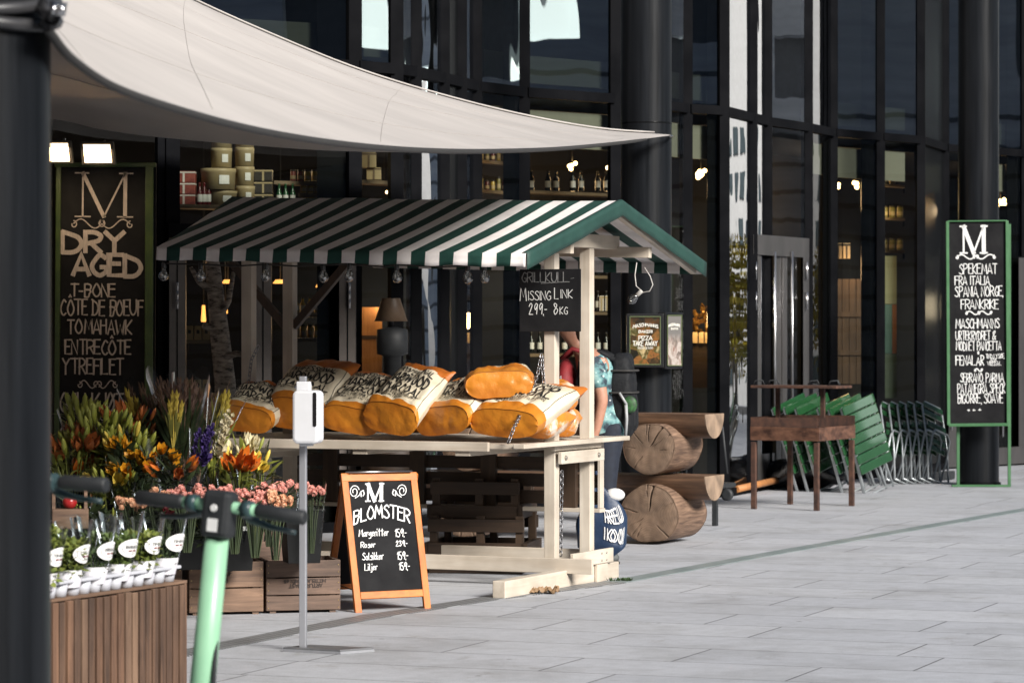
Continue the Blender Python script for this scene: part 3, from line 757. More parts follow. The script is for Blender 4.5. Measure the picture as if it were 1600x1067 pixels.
def roof_pt(u, v):
    """v: 0 front eave, .5 ridge, 1 rear eave; sags a little between the rafters"""
    lx = lerp(XE, XE - .30, 1 - abs(2 * v - 1))
    x = lerp(lx, RX, u)
    y = lerp(YF, YR, v * 2) if v < .5 else lerp(YR, YB, v * 2 - 1)
    t = 1 - abs(2 * v - 1)
    z = lerp(eave_z(x), ridge_z(x), t) - .014 * math.sin(math.pi * t) * (abs(math.sin(3.9 * (x - .35)))) - .006 * abs(math.sin(math.pi * u * 3)) * (1 if t > .99 else 0)
    return V((x, y, z))
mb = MB(); mb.sheet(roof_pt, 64, 24)
def val_pt(u, v):
    p = roof_pt(u, 0); return p + V((0, -.004 - .010 * v + .006 * math.sin(u * 90) * v, -.080 * v - .004 * v * math.sin(u * 44)))
mb.sheet(val_pt, 150, 3)
def valb_pt(u, v):
    p = roof_pt(u, 1); return p + V((0, .004 + .006 * math.sin(u * 80) * v, -.075 * v))
mb.sheet(valb_pt, 120, 3)
mb.build('roof_canvas', m_str, st, solid=.003)
mb = MB()
def gab_pt(u, v):
    p = roof_pt(1, u); return p + V((.006 + .004 * math.sin(u * 30) * v, 0, .004 - .098 * v))
mb.sheet(gab_pt, 40, 3)
def gab_top(u, v):
    p = roof_pt(1, u); return p + V((.006 - .03 * v, 0, .006))
mb.sheet(gab_top, 40, 1)
mb.build('gable_trim', m_green, st, solid=.003)
# chains
def chain(pts, L=.034, r=.0032, wd=.011):
    mb = MB(); pts = [V(p) for p in pts]; d = 0; k = 0
    for a, b in zip(pts, pts[1:]):
        n = max(1, round((b - a).length / (L * .78))); ax = (b - a).normalized()
        for i in range(n):
            c = a.lerp(b, (i + .5) / n); s1 = ax.cross(V((.3, .9, .2))).normalized(); s2 = ax.cross(s1)
            sd = s1 if k % 2 else s2; k += 1
            mb.tube([c + ax * (L / 2 - wd) * (1 if math.sin(t) > 0 else -1) + ax * wd * math.sin(t) + sd * wd * math.cos(t) for t in [2 * math.pi * (j + .5) / 10 for j in range(10)]], r, 5, closed=True)
    return mb
def stl(px, py, y):
    """stall-local point at depth y below photo point px, py"""
    x = stall_x(px, y); Y = (S(x, y)).y
    return V((x, y, CH - (py - HZ) / F * Y))
chain([stl(846, 553, -.06), stl(840, 585, -.12), stl(826, 622, -.3), stl(812, 650, -.5), stl(803, 668, -.66), stl(794, 692, -.715)]).build('chain', m_steel, st)
chain([stl(878, 735, .12), stl(876, 868, .12)]).build('chain', m_steel, st)
chain([stl(404, 540, -.05), stl(393, 562, -.1), stl(388, 600, -.12)]).build('chain', m_steel, st)
mb = chain([stl(846, 553, -.06), stl(850, 600, -.1), stl(845, 640, -.2)]); mb.build('chain', m_steel, st)

# ------------------------------------------------------------------ charcoal sacks
m_or = mat('orange_sack_paper', (.54, .205, .020), (.40, .125, .011), scale=4, rough=.36, bump=.5, bscale=22, spec=.5)
m_lab = mat('cream_sack_label', (.64, .57, .44), (.54, .47, .34), scale=6, rough=.5, bump=.5, bscale=22)
m_ink = mat('black_sack_ink', (.012, .011, .010), rough=.6)
m_band = mat('red_brown_sack_top', (.36, .09, .012), (.46, .14, .015), scale=5, rough=.45, bump=.5, bscale=22)
def sack_fn(W, L, T, seed, fold, tilt=0):
    rs = random.Random(seed * 7.3)
    folds = [(rs.uniform(-.8, .8), rs.uniform(0, 1), rs.uniform(0, 6.28), rs.uniform(.10, .22), rs.choice((-1, -1, 1)) * rs.uniform(.006, .017), rs.uniform(.2, .6)) for _ in range(22)]
    folds += [(rs.uniform(-.9, .9), rs.uniform(0, .3), rs.uniform(1.1, 2.0), rs.uniform(.06, .12), -rs.uniform(.006, .014), rs.uniform(.15, .3)) for _ in range(8)]
    sh = math.tan(tilt)
    def surf(u, v, side):
        """u -1..1 across, v 0..1 bottom to top, side +1 upper / -1 lower"""
        pw = lerp(4.5, 3.4, min(1, v * 2.2)); e = (1 - abs(u) ** pw) ** .5
        g = min(1, (.80 + v * 1.2)) * (1 - max(0, (v - .62) / .38) ** 1.7 * .86)
        n1 = noise.noise(V((u * 1.6 + seed, v * 2.6, side * 3.1)))
        z = side * T * .5 * e * g * (1 + .10 * n1)
        if side > 0:
            q1 = noise.voronoi(V((u * 1.5 + seed * 3, v * 3.2, seed)))[0]; q2 = noise.voronoi(V((u * 3.6, v * 7.5 + seed * 2, 1.7)))[0]
            z += ((q1[0] - .35) * .024 + (q2[0] - .35) * .010 + .004 * noise.noise(V((u * 11, v * 20, seed)))) * min(1, e * 1.4) * min(1, .03 + v * 2.6)
        if side > 0:
            for cu, cv, a, wd, am, ln in folds:       # straight creases in the stiff paper
                du, dv = (u - cu) * .5, v - cv
                al, ac = du * math.cos(a) + dv * math.sin(a), abs(-du * math.sin(a) + dv * math.cos(a))
                if ac < wd and abs(al) < ln: z += am * (1 - ac / wd) * (1 - (al / ln) ** 2) * min(1, e * 1.3) * min(1, .05 + v * 3)
        w = W * .5 * (1 - .05 * math.sin(3 * v + seed)) * (1 - .10 * max(0, v - .7) / .3 * math.sin(seed * 3))
        x = u * w + .012 * noise.noise(V((seed, v * 5, u)))
        y = v * L + .02 * noise.noise(V((u * 2 + seed, 1.3, 0))) * (v > .8) + sh * (z + T * .5) * max(0, 1 - v * 2.2)
        z += fold * max(0, v - .62) ** 2 * 1.3
        return V((x, y, z))
    return surf
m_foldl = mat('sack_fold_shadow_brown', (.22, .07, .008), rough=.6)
SN = [0]
def sack(label, pos, rz, tilt, roll=0, W=.46, L=.62, T=.21, cut=(.13, .82), fold=0.0, text=True, skew=0, flip=False):
    SN[0] += 1; sd = SN[0] * 1.37
    t = thing('charcoal_sack', label, 'sack', pos, 0, 'charcoal sacks piled on the stall counter')
    t.rotation_mode = 'XYZ'
    t.rotation_euler = (Matrix.Rotation(rz, 3, 'Z') @ Matrix.Rotation(tilt, 3, 'X') @ Matrix.Rotation(roll, 3, 'Y')).to_euler()
    fn = sack_fn(W, L, T, sd, fold, tilt); nu, nv = 44, 50
    c0, c1 = cut
    def pick(u, v):
        k = v + skew * (u - .5)
        return 0 if k < c0 else (1 if k < c1 else 2)
    mb = MB()
    mb.sheet(lambda u, v: fn(2 * u - 1, v, 1), nu, nv, m=pick)
    mb.sheet(lambda u, v: fn(1 - 2 * u, v, -1), nu, nv, m=lambda u, v: pick(1 - u, v))
    # bottom block end with a pleat
    def endc(u, v):
        a, b = fn(2 * u - 1, 0, -1), fn(2 * u - 1, 0, 1)
        return a.lerp(b, v) + V((0, -.010 * math.sin(math.pi * v) * (1 - (2 * u - 1) ** 4) + .02 * (noise.voronoi(V((u * 4, v * 2, sd)))[0][0] - .4) * math.sin(math.pi * v), 0))
    mb.sheet(endc, nu, 12)
    def topc(u, v): return fn(2 * u - 1, 1, 1).lerp(fn(2 * u - 1, 1, -1), v)
    mb.sheet(topc, nu, 1, m=2)
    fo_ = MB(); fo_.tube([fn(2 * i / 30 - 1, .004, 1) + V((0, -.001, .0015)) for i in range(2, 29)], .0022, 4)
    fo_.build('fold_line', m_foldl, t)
    mb.build('bag', [m_or, m_lab, m_band], t)
    if text:
        ink = MB()
        def fx(x, y):                                 # x 0..1 across, y 0 (label top) .. 1 (label bottom)
            u = (2 * x - 1) * .86; v = lerp(c1 - .02, c0 + .02, y) - skew * (x - .5)
            a = fn(u, v, 1); b = fn(u + .01, v, 1) - a; c = fn(u, v + .01, 1) - a
            n = b.cross(c).normalized(); return a + n * .004
        for s_, x0, x1, y1, y0, hw in (('PROFESSIONAL', .07, .93, .15, .02, .0085), ('HARDWOOD', .04, .96, .38, .19, .0135), ('CHARCOAL', .03, .97, .64, .43, .014),
                                ('CHUNKS FOR GRILL & BBQ', .05, .95, .77, .69, .0052), ('BURNS HOTTER AND LONGER', .14, .86, .86, .81, .004), ('NET WT. 8 KG', .36, .64, .94, .90, .004)):
            write(ink, s_, x0, x1, y1, y0, fx, hw, gap=2.0, sub=.03)
        ink.build('print', m_ink, t)
        sm = MB(); sm.tube([fn(.93, lerp(c0, c1, i / 14), 1) + V((.0, 0, .003)) for i in range(15)], .0025, 4); sm.build('seam', m_ink, t)
    return t
CTZ = CT + .01
def on_counter(px, y, z=CTZ): p = S(stall_x(px, y), y, z); return p
rY = YAW
# front row, left to right
sack('sack at the left end of the counter, dimmest, leaning against the left posts', on_counter(378, -.44, CTZ + .085), rY - .10, rad(30), rad(7), W=.41, L=.46, T=.17, cut=(.13, .82))
sack('tall dim sack with a peaked orange top, second from the left end', on_counter(450, -.40, CTZ + .09), rY - .22, rad(44), rad(5), W=.47, L=.60, T=.18, cut=(.12, .76), fold=-.25)
sack('sack half hidden behind the white dispenser box', on_counter(540, -.46, CTZ + .085), rY - .12, rad(33), rad(9), W=.41, L=.54, T=.17, cut=(.12, .88))
sack('sunlit sack with large dark lettering right of the dispenser, leaning left', on_counter(598, -.55, CTZ + .085), rY - .34, rad(40), rad(10), W=.41, L=.56, T=.18, cut=(.11, .86), skew=.06)
sack('sack with crumpled label in the middle of the front row beside the lowest stacked pair', on_counter(682, -.47, CTZ + .085), rY - .26, rad(34), rad(-6), W=.47, L=.54, T=.18, cut=(.15, .86))
sack('bottom sack of the stacked pair, directly under the plain orange end of another sack', on_counter(782, -.52, CTZ + .095), rY - .16, rad(23), rad(3), W=.52, L=.60, T=.19, cut=(.17, .84))
sack('top sack lying with its plain orange bottom end towards the plaza', on_counter(781, -.36, CTZ + .345), rY + .42, rad(3), rad(-3), W=.42, L=.54, T=.20, cut=(.52, .92), text=True)
# behind
sack('rear sack with dark red top edge showing above the middle of the front row', on_counter(622, .05, CTZ + .11), rY - .3, rad(17), rad(4), W=.46, L=.56, T=.2, cut=(.22, .55))
sack('rear sack lying flat between the peaked one and the stacked pair', on_counter(700, .08, CTZ + .13), rY - .1, rad(16), rad(-5), W=.46, L=.56, T=.22, cut=(.3, .7))
sack('orange crumpled sack behind the white dispenser, just right of the peaked one', on_counter(530, .02, CTZ + .12), rY + .2, rad(20), 0, W=.46, L=.5, T=.2, cut=(.2, .5), text=False)
# right end: bags of firewood in clear printed film
m_film = mat('printed_white_film', (.60, .52, .42), (.54, .19, .025), scale=4.5, rough=.28, bump=.7, bscale=18, lo=.42, hi=.50)
def wood_bag(label, pos, rz, tilt, roll, W, L, T):
    SN[0] += 1; fn = sack_fn(W, L, T, SN[0] * 1.9, 0)
    t = thing('firewood_bag', label, 'bag', pos, 0, 'printed film bags at the right end of the stall')
    t.rotation_euler = (Matrix.Rotation(rz, 3, 'Z') @ Matrix.Rotation(tilt, 3, 'X') @ Matrix.Rotation(roll, 3, 'Y')).to_euler()
    mb = MB(); mb.sheet(lambda u, v: fn(2 * u - 1, v, 1), 22, 22); mb.sheet(lambda u, v: fn(1 - 2 * u, v, -1), 22, 22)
    mb.sheet(lambda u, v: fn(2 * u - 1, 0, -1).lerp(fn(2 * u - 1, 0, 1), v) + V((0, -.02 * math.sin(math.pi * v), 0)), 22, 4)
    mb.build('film', m_film, t)
wood_bag('crumpled white and orange film bag at the bottom right, in front of the right posts', on_counter(834, -.36, CTZ + .08), rY - .1, rad(14), rad(6), .26, .32, .16)
wood_bag('white and orange film bag lying behind the right posts, topmost of its pair', on_counter(872, .16, CTZ + .25), rY + .45, rad(5), rad(-8), .24, .30, .19)
wood_bag('white and orange film bag behind the right posts, under another one', on_counter(868, .12, CTZ + .09), rY + .3, rad(8), rad(6), .27, .32, .18)

# ------------------------------------------------------------------ boards on the stall
m_board = mat('black_chalkboard', (.010, .010, .011), (.018, .018, .019), scale=5, rough=.75, bump=.03, spec=.1)
m_chalk = mat('white_chalk', (.72, .72, .70), (.50, .50, .49), scale=60, rough=.9, lo=.3, hi=.75)
m_faint = mat('faded_chalk', (.22, .22, .22), (.10, .10, .10), scale=50, rough=.9)
def board_map(px0, px1, py0, py1, A, B, C_, D_, n, off=.0025):
    """A top left, B top right, C bottom right, D bottom left, mapped from a photo rectangle"""
    def f(x, y):
        u, v = (x - px0) / (px1 - px0), (y - py0) / (py1 - py0)
        return A.lerp(B, u).lerp(D_.lerp(C_, u), v) + n * off
    return f
gk = thing('price_board', 'small black chalkboard with a chalked price hung on the front right stall post', 'chalkboard', S(-.05, -.06, 1.6))
yb = -.062
A, B = S(stall_x(812, yb), yb), S(stall_x(907, yb), yb)
z1, z0 = CH - (421 - HZ) / F * A.y, CH - (518 - HZ) / F * A.y
MB().prism([A + Z * z0, B + Z * z0, B + Z * z0 + EY * .012, A + Z * z0 + EY * .012], (0, 0, z1 - z0)).build('board', m_board, gk, world=True, bevel=.002)
fm = board_map(812, 907, 421, 518, A + Z * z1, B + Z * z1, B + Z * z0, A + Z * z0, -EY)
mb = MB(); write(mb, 'GRILLKULL', 816, 888, 441, 426, fm, .75, wob=.4); ribbon(mb, [(846, 443), (890, 441)], .5, fm); ribbon(mb, [(892, 436), (897, 435)], .4, fm); mb.build('heading', m_faint, gk, world=True)
for s_, x0, x1, b_, t_, hw in (('M', 813, 823, 470, 450, .62), ('ISSING', 826, 861, 469, 455, .55), ('L', 867, 873, 467, 450, .62), ('INK', 877, 895, 466, 453, .55), ('299,-', 827, 855, 491, 474, .6), ('8', 865, 872, 491, 474, .6), ('KG', 875, 887, 491, 480, .55)):
    mb = MB(); write(mb, s_, x0, x1, b_, t_, fm, hw, wob=.3); mb.build('lettering', m_chalk, gk, world=True)
# ------------------------------------------------------------------ string lights under the eave
m_bulb = glassmat('clear_bulb_glass', (.75, .75, .72), ior=1.5, base=.12)
m_cable = mat('black_cable', (.015, .015, .015), rough=.5)
m_sock = mat('black_bulb_socket', (.02, .02, .02), rough=.4)
m_wcable = mat('white_cable', (.5, .48, .45), rough=.5)
def bulb(parent, p, d, sock, nm='bulb', r=.031):
    rot = V(d).to_track_quat('Z', 'Y').to_matrix()
    b = MB().lathe([(.012, 0), (.017, .012), (r * .92, .034), (r, .048), (r * .86, .066), (r * .45, .077), (.0005, .080)], p, 14, rot=rot).build(nm, m_bulb, parent)
    MB().lathe([(.0125, -.04), (.0145, -.035), (.0145, .0), (.012, .004)], p, 12, rot=rot).build('socket', sock, b)
sg = thing('string_lights', 'string of clear bulbs on black cable hung beneath the front eave of the stall', 'lights', SO, YAW)
pts = []
for px, py in ((256, 412), (314, 413), (368, 416), (416, 413), (462, 416), (505, 414), (546, 413), (600, 417), (620, 414), (690, 417), (731, 415), (757, 414), (800, 412)):
    p = stl(px, py, -1.02); pts.append(p)
MB().tube(pts, .005, 6).build('cable', m_cable, sg)
for i in (0, 1, 3, 5, 6, 8, 10, 11): bulb(sg, pts[i] + V((0, 0, -.03)), (0.05 * (i % 3 - 1), 0, -1), m_sock)
hb = thing('hanging_bulb', 'single clear bulb with white socket dangling in a loop of cable beneath the right gable', 'light bulb', SO, YAW)
cb = [(994, 410, 1.0), (991, 430, 1.0), (993, 447, 1.0), (1004, 457, 1.0), (1014, 455, 1.0), (1019, 445, 1.0), (1015, 432, 1.0), (1006, 418, 1.0)]
q = [stl(px + 1, py, y) for px, py, y in cb]
MB().tube(_cr([tuple(p) for p in q], 4) if False else q, .0035, 6).build('cable', m_wcable, hb)
d0 = V((-.75, 0, -.65)); s0 = stl(1001, 456, 1.0)
bulb(hb, s0 + d0.normalized() * .03, d0, m_wcable, r=.030)
# ------------------------------------------------------------------ a-frame menu board in front of the stall
m_orw = wood('orange_varnished_wood', (.62, .20, .03), (.45, .11, .015), 'z', rough=.35, scale=2.2, bump=.08)
m_orx = wood('orange_varnished_rail', (.62, .20, .03), (.45, .11, .015), 'x', rough=.35, scale=2.2, bump=.08)
m_white = mat('white_paint_marker', (.80, .80, .78), (.7, .7, .69), scale=60, rough=.7)
fl, fr2 = G(556, 957), G(674, 951)
af = thing('sandwich_board', 'orange framed sandwich board chalked with flower prices standing on the paving', 'menu board', fl)
Yt = (fl.y + fr2.y) / 2 + .20
TL, TR = P(533, 739, Yt - .12), P(651, 737, Yt + .12)
def aface(bl_, br_, tl_, tr_, name_prefix, back=False):
    ux = (br_ - bl_).normalized(); up = (tl_ - bl_).normalized(); n = ux.cross(up).normalized()
    if (n.y > 0) != back: n = -n
    w_ = .042; t_ = .022
    for a, b, s in ((bl_, tl_, 1), (br_, tr_, -1)):
        d = (b - a).normalized(); sd = (ux - d * ux.dot(d)).normalized()
        mb = MB(); mb.prism([a, a + sd * s * w_, b + sd * s * w_, b], -n * t_); mb.build('leg', m_orw, af, world=True, bevel=.003)
    for f, nm in ((.12, 'bottom_rail'), (.965, 'top_rail')):
        a, b = bl_.lerp(tl_, f), br_.lerp(tr_, f); h_ = .021
        x0, x1 = (a + ux * .043, b - ux * .043) if f < .5 else (a - ux * .001 , b + ux * .001)
        mb = MB(); mb.prism([x0 - up * h_ + n * .001, x1 - up * h_ + n * .001, x1 + up * h_ + n * .001, x0 + up * h_ + n * .001], -n * (t_ + (.002 if f > .5 else -.002))); mb.build(nm, m_orx, af, world=True, bevel=.003)
    a, b, c, d = bl_.lerp(tl_, .14), br_.lerp(tr_, .14), br_.lerp(tr_, .94), bl_.lerp(tl_, .94)
    k = .038
    a, b, c, d = a + ux * k, b - ux * k, c - ux * k, d + ux * k
    MB().prism([x - n * .010 for x in (a, b, c, d)], -n * .006).build('board', m_board, af, world=True)
    return a, b, c, d, n
a, b, c, d, n = aface(fl, fr2, TL, TR, 'front')
rl, rr_ = G(505, 938), G(619, 932)
aface(rl + V((0, .0, 0)), rr_, TL + V((-.0, .045, -.004)), TR + V((0, .045, -.004)), 'back', True)
mb = MB(); mb.tube([TL.lerp(TR, .06) + V((0, .0, .004)), TL.lerp(TR, .94) + V((0, .0, .004))], .006, 6); mb.build('hinge_rod', m_chrome, af, world=True)
mb = MB(); mb.tube([fl.lerp(TL, .15) + V((.02, .02, 0)), rl.lerp(TL, .15) + V((.02, 0, 0))], .003, 5); mb.build('stay_cord', m_hem, af, world=True)
# writing, in rows of the photo crop: x 175..640, y 110..850 of the board face
def af_map(x, y):
    t = (y - 112) / (850 - 112); xl = lerp(173, 262, t); xr = lerp(625, 712, t)
    u = (x - xl) / (xr - xl)
    return d.lerp(c, u).lerp(a.lerp(b, u), t) - n * .010 + n * .0025
mb = MB(); serif_m(mb, 300, 432, 245, 130, af_map, 12); mb.build('letter', m_white, af, world=True)
mb = MB(); write(mb, 'BLOMSTER', 222, 615, 398, 312, af_map, 4.5, wob=2, arc=40, gap=1.1, sub=12); mb.build('heading', m_white, af, world=True)
for s_, x0, x1, yb_, yt_ in (('Margeritter', 258, 462, 478, 432), ('Roser', 272, 372, 552, 515), ('Solsikker', 283, 430, 634, 588), ('Liljer', 300, 388, 702, 660),
                          ('159,-', 512, 592, 486, 436), ('239,-', 520, 598, 550, 514), ('159,-', 528, 604, 638, 588), ('159,-', 542, 616, 708, 660)):
    mb = MB(); write(mb, s_, x0, x1, yb_, yt_, af_map, 2.5, wob=1, gap=1.4); mb.build('price_line', m_white, af, world=True)
mb = MB()
for cx, fl_ in ((245, 1), (540, -1)):
    pts = []
    for i in range(40):
        t = i / 39; ang = math.pi * (1.1 + 3.1 * t); r_ = 44 * (1 - .72 * t)
        pts.append((cx - fl_ * (22 + r_ * math.cos(ang) * .8), 180 + r_ * math.sin(ang)))
    ribbon(mb, pts, 2.6, af_map)
    ribbon(mb, [(cx - fl_ * 15, 222), (cx + fl_ * 12, 205), (cx + fl_ * 25, 180), (cx + fl_ * 40, 172), (cx + fl_ * 48, 195), (cx + fl_ * 40, 208)], 3, af_map)
    ribbon(mb, [(cx + fl_ * 22, 185), (cx + fl_ * 28, 212)], 4.5, af_map)
mb.build('scroll_ornament', m_white, af, world=True)

# ------------------------------------------------------------------ hand sanitiser stand
base = G(508, 1018)
m_plate = mat('grey_base_plate', (.22, .225, .235), (.17, .175, .185), scale=12, rough=.45, metal=.5)
hs = thing('sanitiser_stand', 'white hand sanitiser dispenser on a slim steel pole with flat base plate', 'dispenser', base, rad(-14))
m_alu = mat('satin_aluminium', (.50, .51, .54), (.42, .43, .46), scale=12, rough=.38, metal=.7, stretch=(1, 1, .1))
m_wpl = mat('white_plastic', (.60, .61, .635), (.57, .58, .60), rough=.25, spec=.5)
m_blk = mat('black_gloss_plastic', (.012, .012, .013), rough=.12)
s_ = 5000 / base.y
def hz(py): return CH - (py - HZ) * base.y / 5000
mb = MB(); mb.prism([(-.21, -.03, .012), (.11, -.10, .012), (.235, .06, .012), (-.12, .13, .012)], (0, 0, .010))
mb.build('base_plate', m_plate, hs, bevel=.002)
mb = MB(); mb.prism([(-.212, -.033, .001), (.112, -.104, .001), (.115, -.100, .001), (-.21, -.029, .001)], (0, 0, .012)); mb.prism([(.112, -.104, .001), (.238, .058, .001), (.233, .06, .001), (.108, -.10, .001)], (0, 0, .012)); mb.build('plate_lip', m_alu, hs)
px_ = (472 - 508) / s_
MB().bx(px_ - .017, px_ + .017, -.014, .014, .018, hz(588)).build('pole', m_alu, hs, bevel=.003)
for zz in (hz(605), hz(688)):
    mb = MB(); mb.bx(px_ - .028, px_ + .024, -.022, .018, zz - .012, zz + .012); mb.lathe([(.007, 0), (.007, .016)], (px_ - .028, 0, zz), 8, rot=Matrix.Rotation(rad(-90), 3, 'Y')); mb.build('clamp', m_alu, hs, bevel=.002)
MB().bx(px_ - .02, px_ + .05, -.05, -.022, hz(612), hz(596)).build('bracket', m_wpl, hs, bevel=.004)
MB().bx(px_ + .005, px_ + .052, -.045, -.02, hz(600), hz(690)).build('mount_plate', m_wpl, hs, bevel=.004)
# rounded body
z0, z1 = hz(692), hz(609)
x0, x1 = px_ - .012, px_ + .125
def rrect(x0, x1, z0, z1, r, y, seg=6):
    o = []
    for cx, cz, a0 in ((x1 - r, z1 - r, 0), (x0 + r, z1 - r, 90), (x0 + r, z0 + r, 180), (x1 - r, z0 + r, 270)):
        for i in range(seg + 1):
            a = rad(a0 + 90 * i / seg); o.append(V((cx + r * math.cos(a), y, cz + r * math.sin(a))))
    return o
mb = MB(); mb.prism(rrect(x0, x1, z0, z1, .028, -.145), (0, .10, 0), smooth=False); mb.build('dispenser_body', m_wpl, hs, bevel=.014)
MB().prism(rrect(x1 - .028, x1 - .010, z0 + .085, z1 - .01, .008, -.1475), (0, .004, 0)).build('level_window', m_blk, hs)
MB().bx(x0 + .03, x0 + .09, -.12, -.07, z0 - .012, z0 + .002).build('nozzle', m_wpl, hs, bevel=.004)

# ------------------------------------------------------------------ e-scooters
m_mint = mat('mint_green_paint', (.28, .52, .34), (.25, .48, .31), rough=.4, coat=.1)
m_rub = mat('black_rubber_grip', (.012, .014, .016), (.02, .022, .024), scale=20, rough=.6)
m_teal = mat('dark_teal_plastic', (.02, .045, .05), (.03, .055, .06), rough=.35)
m_stk = mat('white_sticker', (.75, .75, .74), rough=.5)
def scooter(label, base, rz, steer, lean=0.06, h=1.13, bar=None, roll=0):
    """local frame: x forward, handlebar across y"""
    t = thing('electric_scooter', label, 'scooter', base, rz, 'parked electric scooters')
    t.rotation_euler = (roll, 0, rz); t.location = base - V((h * math.sin(roll), 0, 0))
    top = V((-.16, 0, h)); foot = V((0, 0, .20))
    mb = MB(); mb.tube([foot, foot.lerp(top, .9)], [.040, .034], 18); mb.build('stem', m_mint, t)
    MB().prism([(-1.0, -.08, .12), (-.12, -.08, .12), (-.04, -.05, .16), (-.04, .05, .16), (-.12, .08, .12), (-1.0, .08, .12)], (0, 0, .05)).build('deck', m_mint, t, bevel=.01)
    for x in (.05, -1.02):
        wl = MB(); wl.lathe([(.085, -.025), (.118, -.022), (.125, 0), (.118, .022), (.085, .025)], (x, 0, .125), 28, rot=Matrix.Rotation(rad(90), 3, 'X')); o = wl.build('wheel', m_rub, t)
        MB().lathe([(.02, -.027), (.084, -.02), (.084, .02), (.02, .027)], (x, 0, .125), 20, rot=Matrix.Rotation(rad(90), 3, 'X')).build('rim', m_alu, o)
    mb = MB(); mb.prism([(-.01, -.04, .125), (.11, -.04, .125), (.02, -.04, .27), (-.05, -.04, .27)], (0, .08, 0)); mb.build('fork', m_teal, t, bevel=.008)
    ca, sa = math.cos(steer), math.sin(steer)
    def h_(x, y, z): return top + V((x * ca - y * sa, x * sa + y * ca, z))
    mb = MB(); mb.tube([h_(0, -.20, 0), h_(0, .20, .0)], .017, 12); mb.build('handlebar', bar or m_mint, t)
    mb = MB(); mb.prism([h_(-.035, -.045, -.09), h_(.035, -.045, -.09), h_(.035, .045, -.09), h_(-.035, .045, -.09)], (0, 0, .135)); hd = mb.build('display_housing', m_rub, t, bevel=.016)
    MB().lathe([(.011, 0), (.010, .004)], h_(-.036, 0, -.005), 14, rot=Matrix.Rotation(steer, 3, 'Z') @ Matrix.Rotation(rad(-90), 3, 'Y')).build('lamp_lens', m_stk, hd)
    p = [h_(-.037, -.017, -.072), h_(-.037, .017, -.072), h_(-.037, .017, -.035), h_(-.037, -.017, -.035)]
    MB().quad(*p).build('sticker', m_stk, hd)
    for s in (-1, 1):
        mb = MB(); mb.tube([h_(0, s * .115, 0), h_(0, s * .13, 0), h_(0, s * .27, -.004), h_(0, s * .275, -.004)], [.016, .021, .021, .016], 14); mb.build('grip', m_rub, t)
        mb = MB(); mb.tube([h_(.0, s * .062, -.005), h_(.035, s * .085, -.03), h_(.05, s * .14, -.045), h_(.052, s * .22, -.052)], [.012, .012, .008, .007], 10); mb.build('brake_lever', m_teal, t)
        mb = MB(); mb.tube([h_(0, s * .075, 0), h_(0, s * .105, 0)], .025, 12); mb.build('lever_clamp', m_teal, t)
    mb = MB(); mb.tube([h_(.03, .03, -.05), h_(.07, .02, -.2), h_(.055, 0, -.45), h_(.075, 0, -.7)], .007, 8); mb.build('brake_cable', m_rub, t)
    return t
# stem top at photo (340, 800), bars yawed so the right grip is nearer
tp = P(344, 788, 9.1)
rz0 = rad(96)
off = Matrix.Rotation(rz0, 3, 'Z') @ V((-.16, 0, 0))
scooter('mint green electric scooter in the left foreground with black handlebar and display', V((tp.x - off.x, tp.y - off.y, 0)), rz0, rad(-30), h=tp.z, roll=rad(5.5))
tp2 = P(40, 752, 8.9); rz1 = rad(100); off = Matrix.Rotation(rz1, 3, 'Z') @ V((-.16, 0, 0))
scooter('second electric scooter mostly hidden behind the near left column, only a dark handlebar showing', V((tp2.x - off.x, tp2.y - off.y, 0)), rz1, rad(-38), h=tp2.z, bar=m_teal)

# ------------------------------------------------------------------ litter by the stall foot
pc = G(848, 926)
mb = MB()
def crum(u, v):
    x, y = (u - .5) * .20, (v - .5) * .12
    return V((x, y, .012 + .05 * abs(noise.noise(V((u * 5, v * 5, 2.2)))) + .02 * noise.noise(V((u * 11, v * 9, 5)))))
mb.sheet(crum, 18, 14, smooth=False)
o = mb.build('crumpled_paper', mat('brown_paper', (.30, .19, .10), (.2, .12, .06), scale=8, rough=.7), solid=.002); o.location = pc + V((0, -.05, 0))
tag(o, 'crumpled brown paper scrap against the foot of the right stall post', 'litter')
wp = thing('weed', 'tiny green weed growing from the drain edge right of the stall foot', 'weed', G(968, 908))
mb = MB(); r3 = random.Random(5)
for _ in range(60):
    a = r3.uniform(0, 6.28); mb.leaf((r3.uniform(-.07, .07), r3.uniform(-.02, .02), 0), (math.cos(a), math.sin(a), .8), (math.sin(a), -math.cos(a), 0), .035, .012, .2, 2)
mb.build('leaves', mat('weed_leaf', (.05, .09, .03), rough=.6), wp)
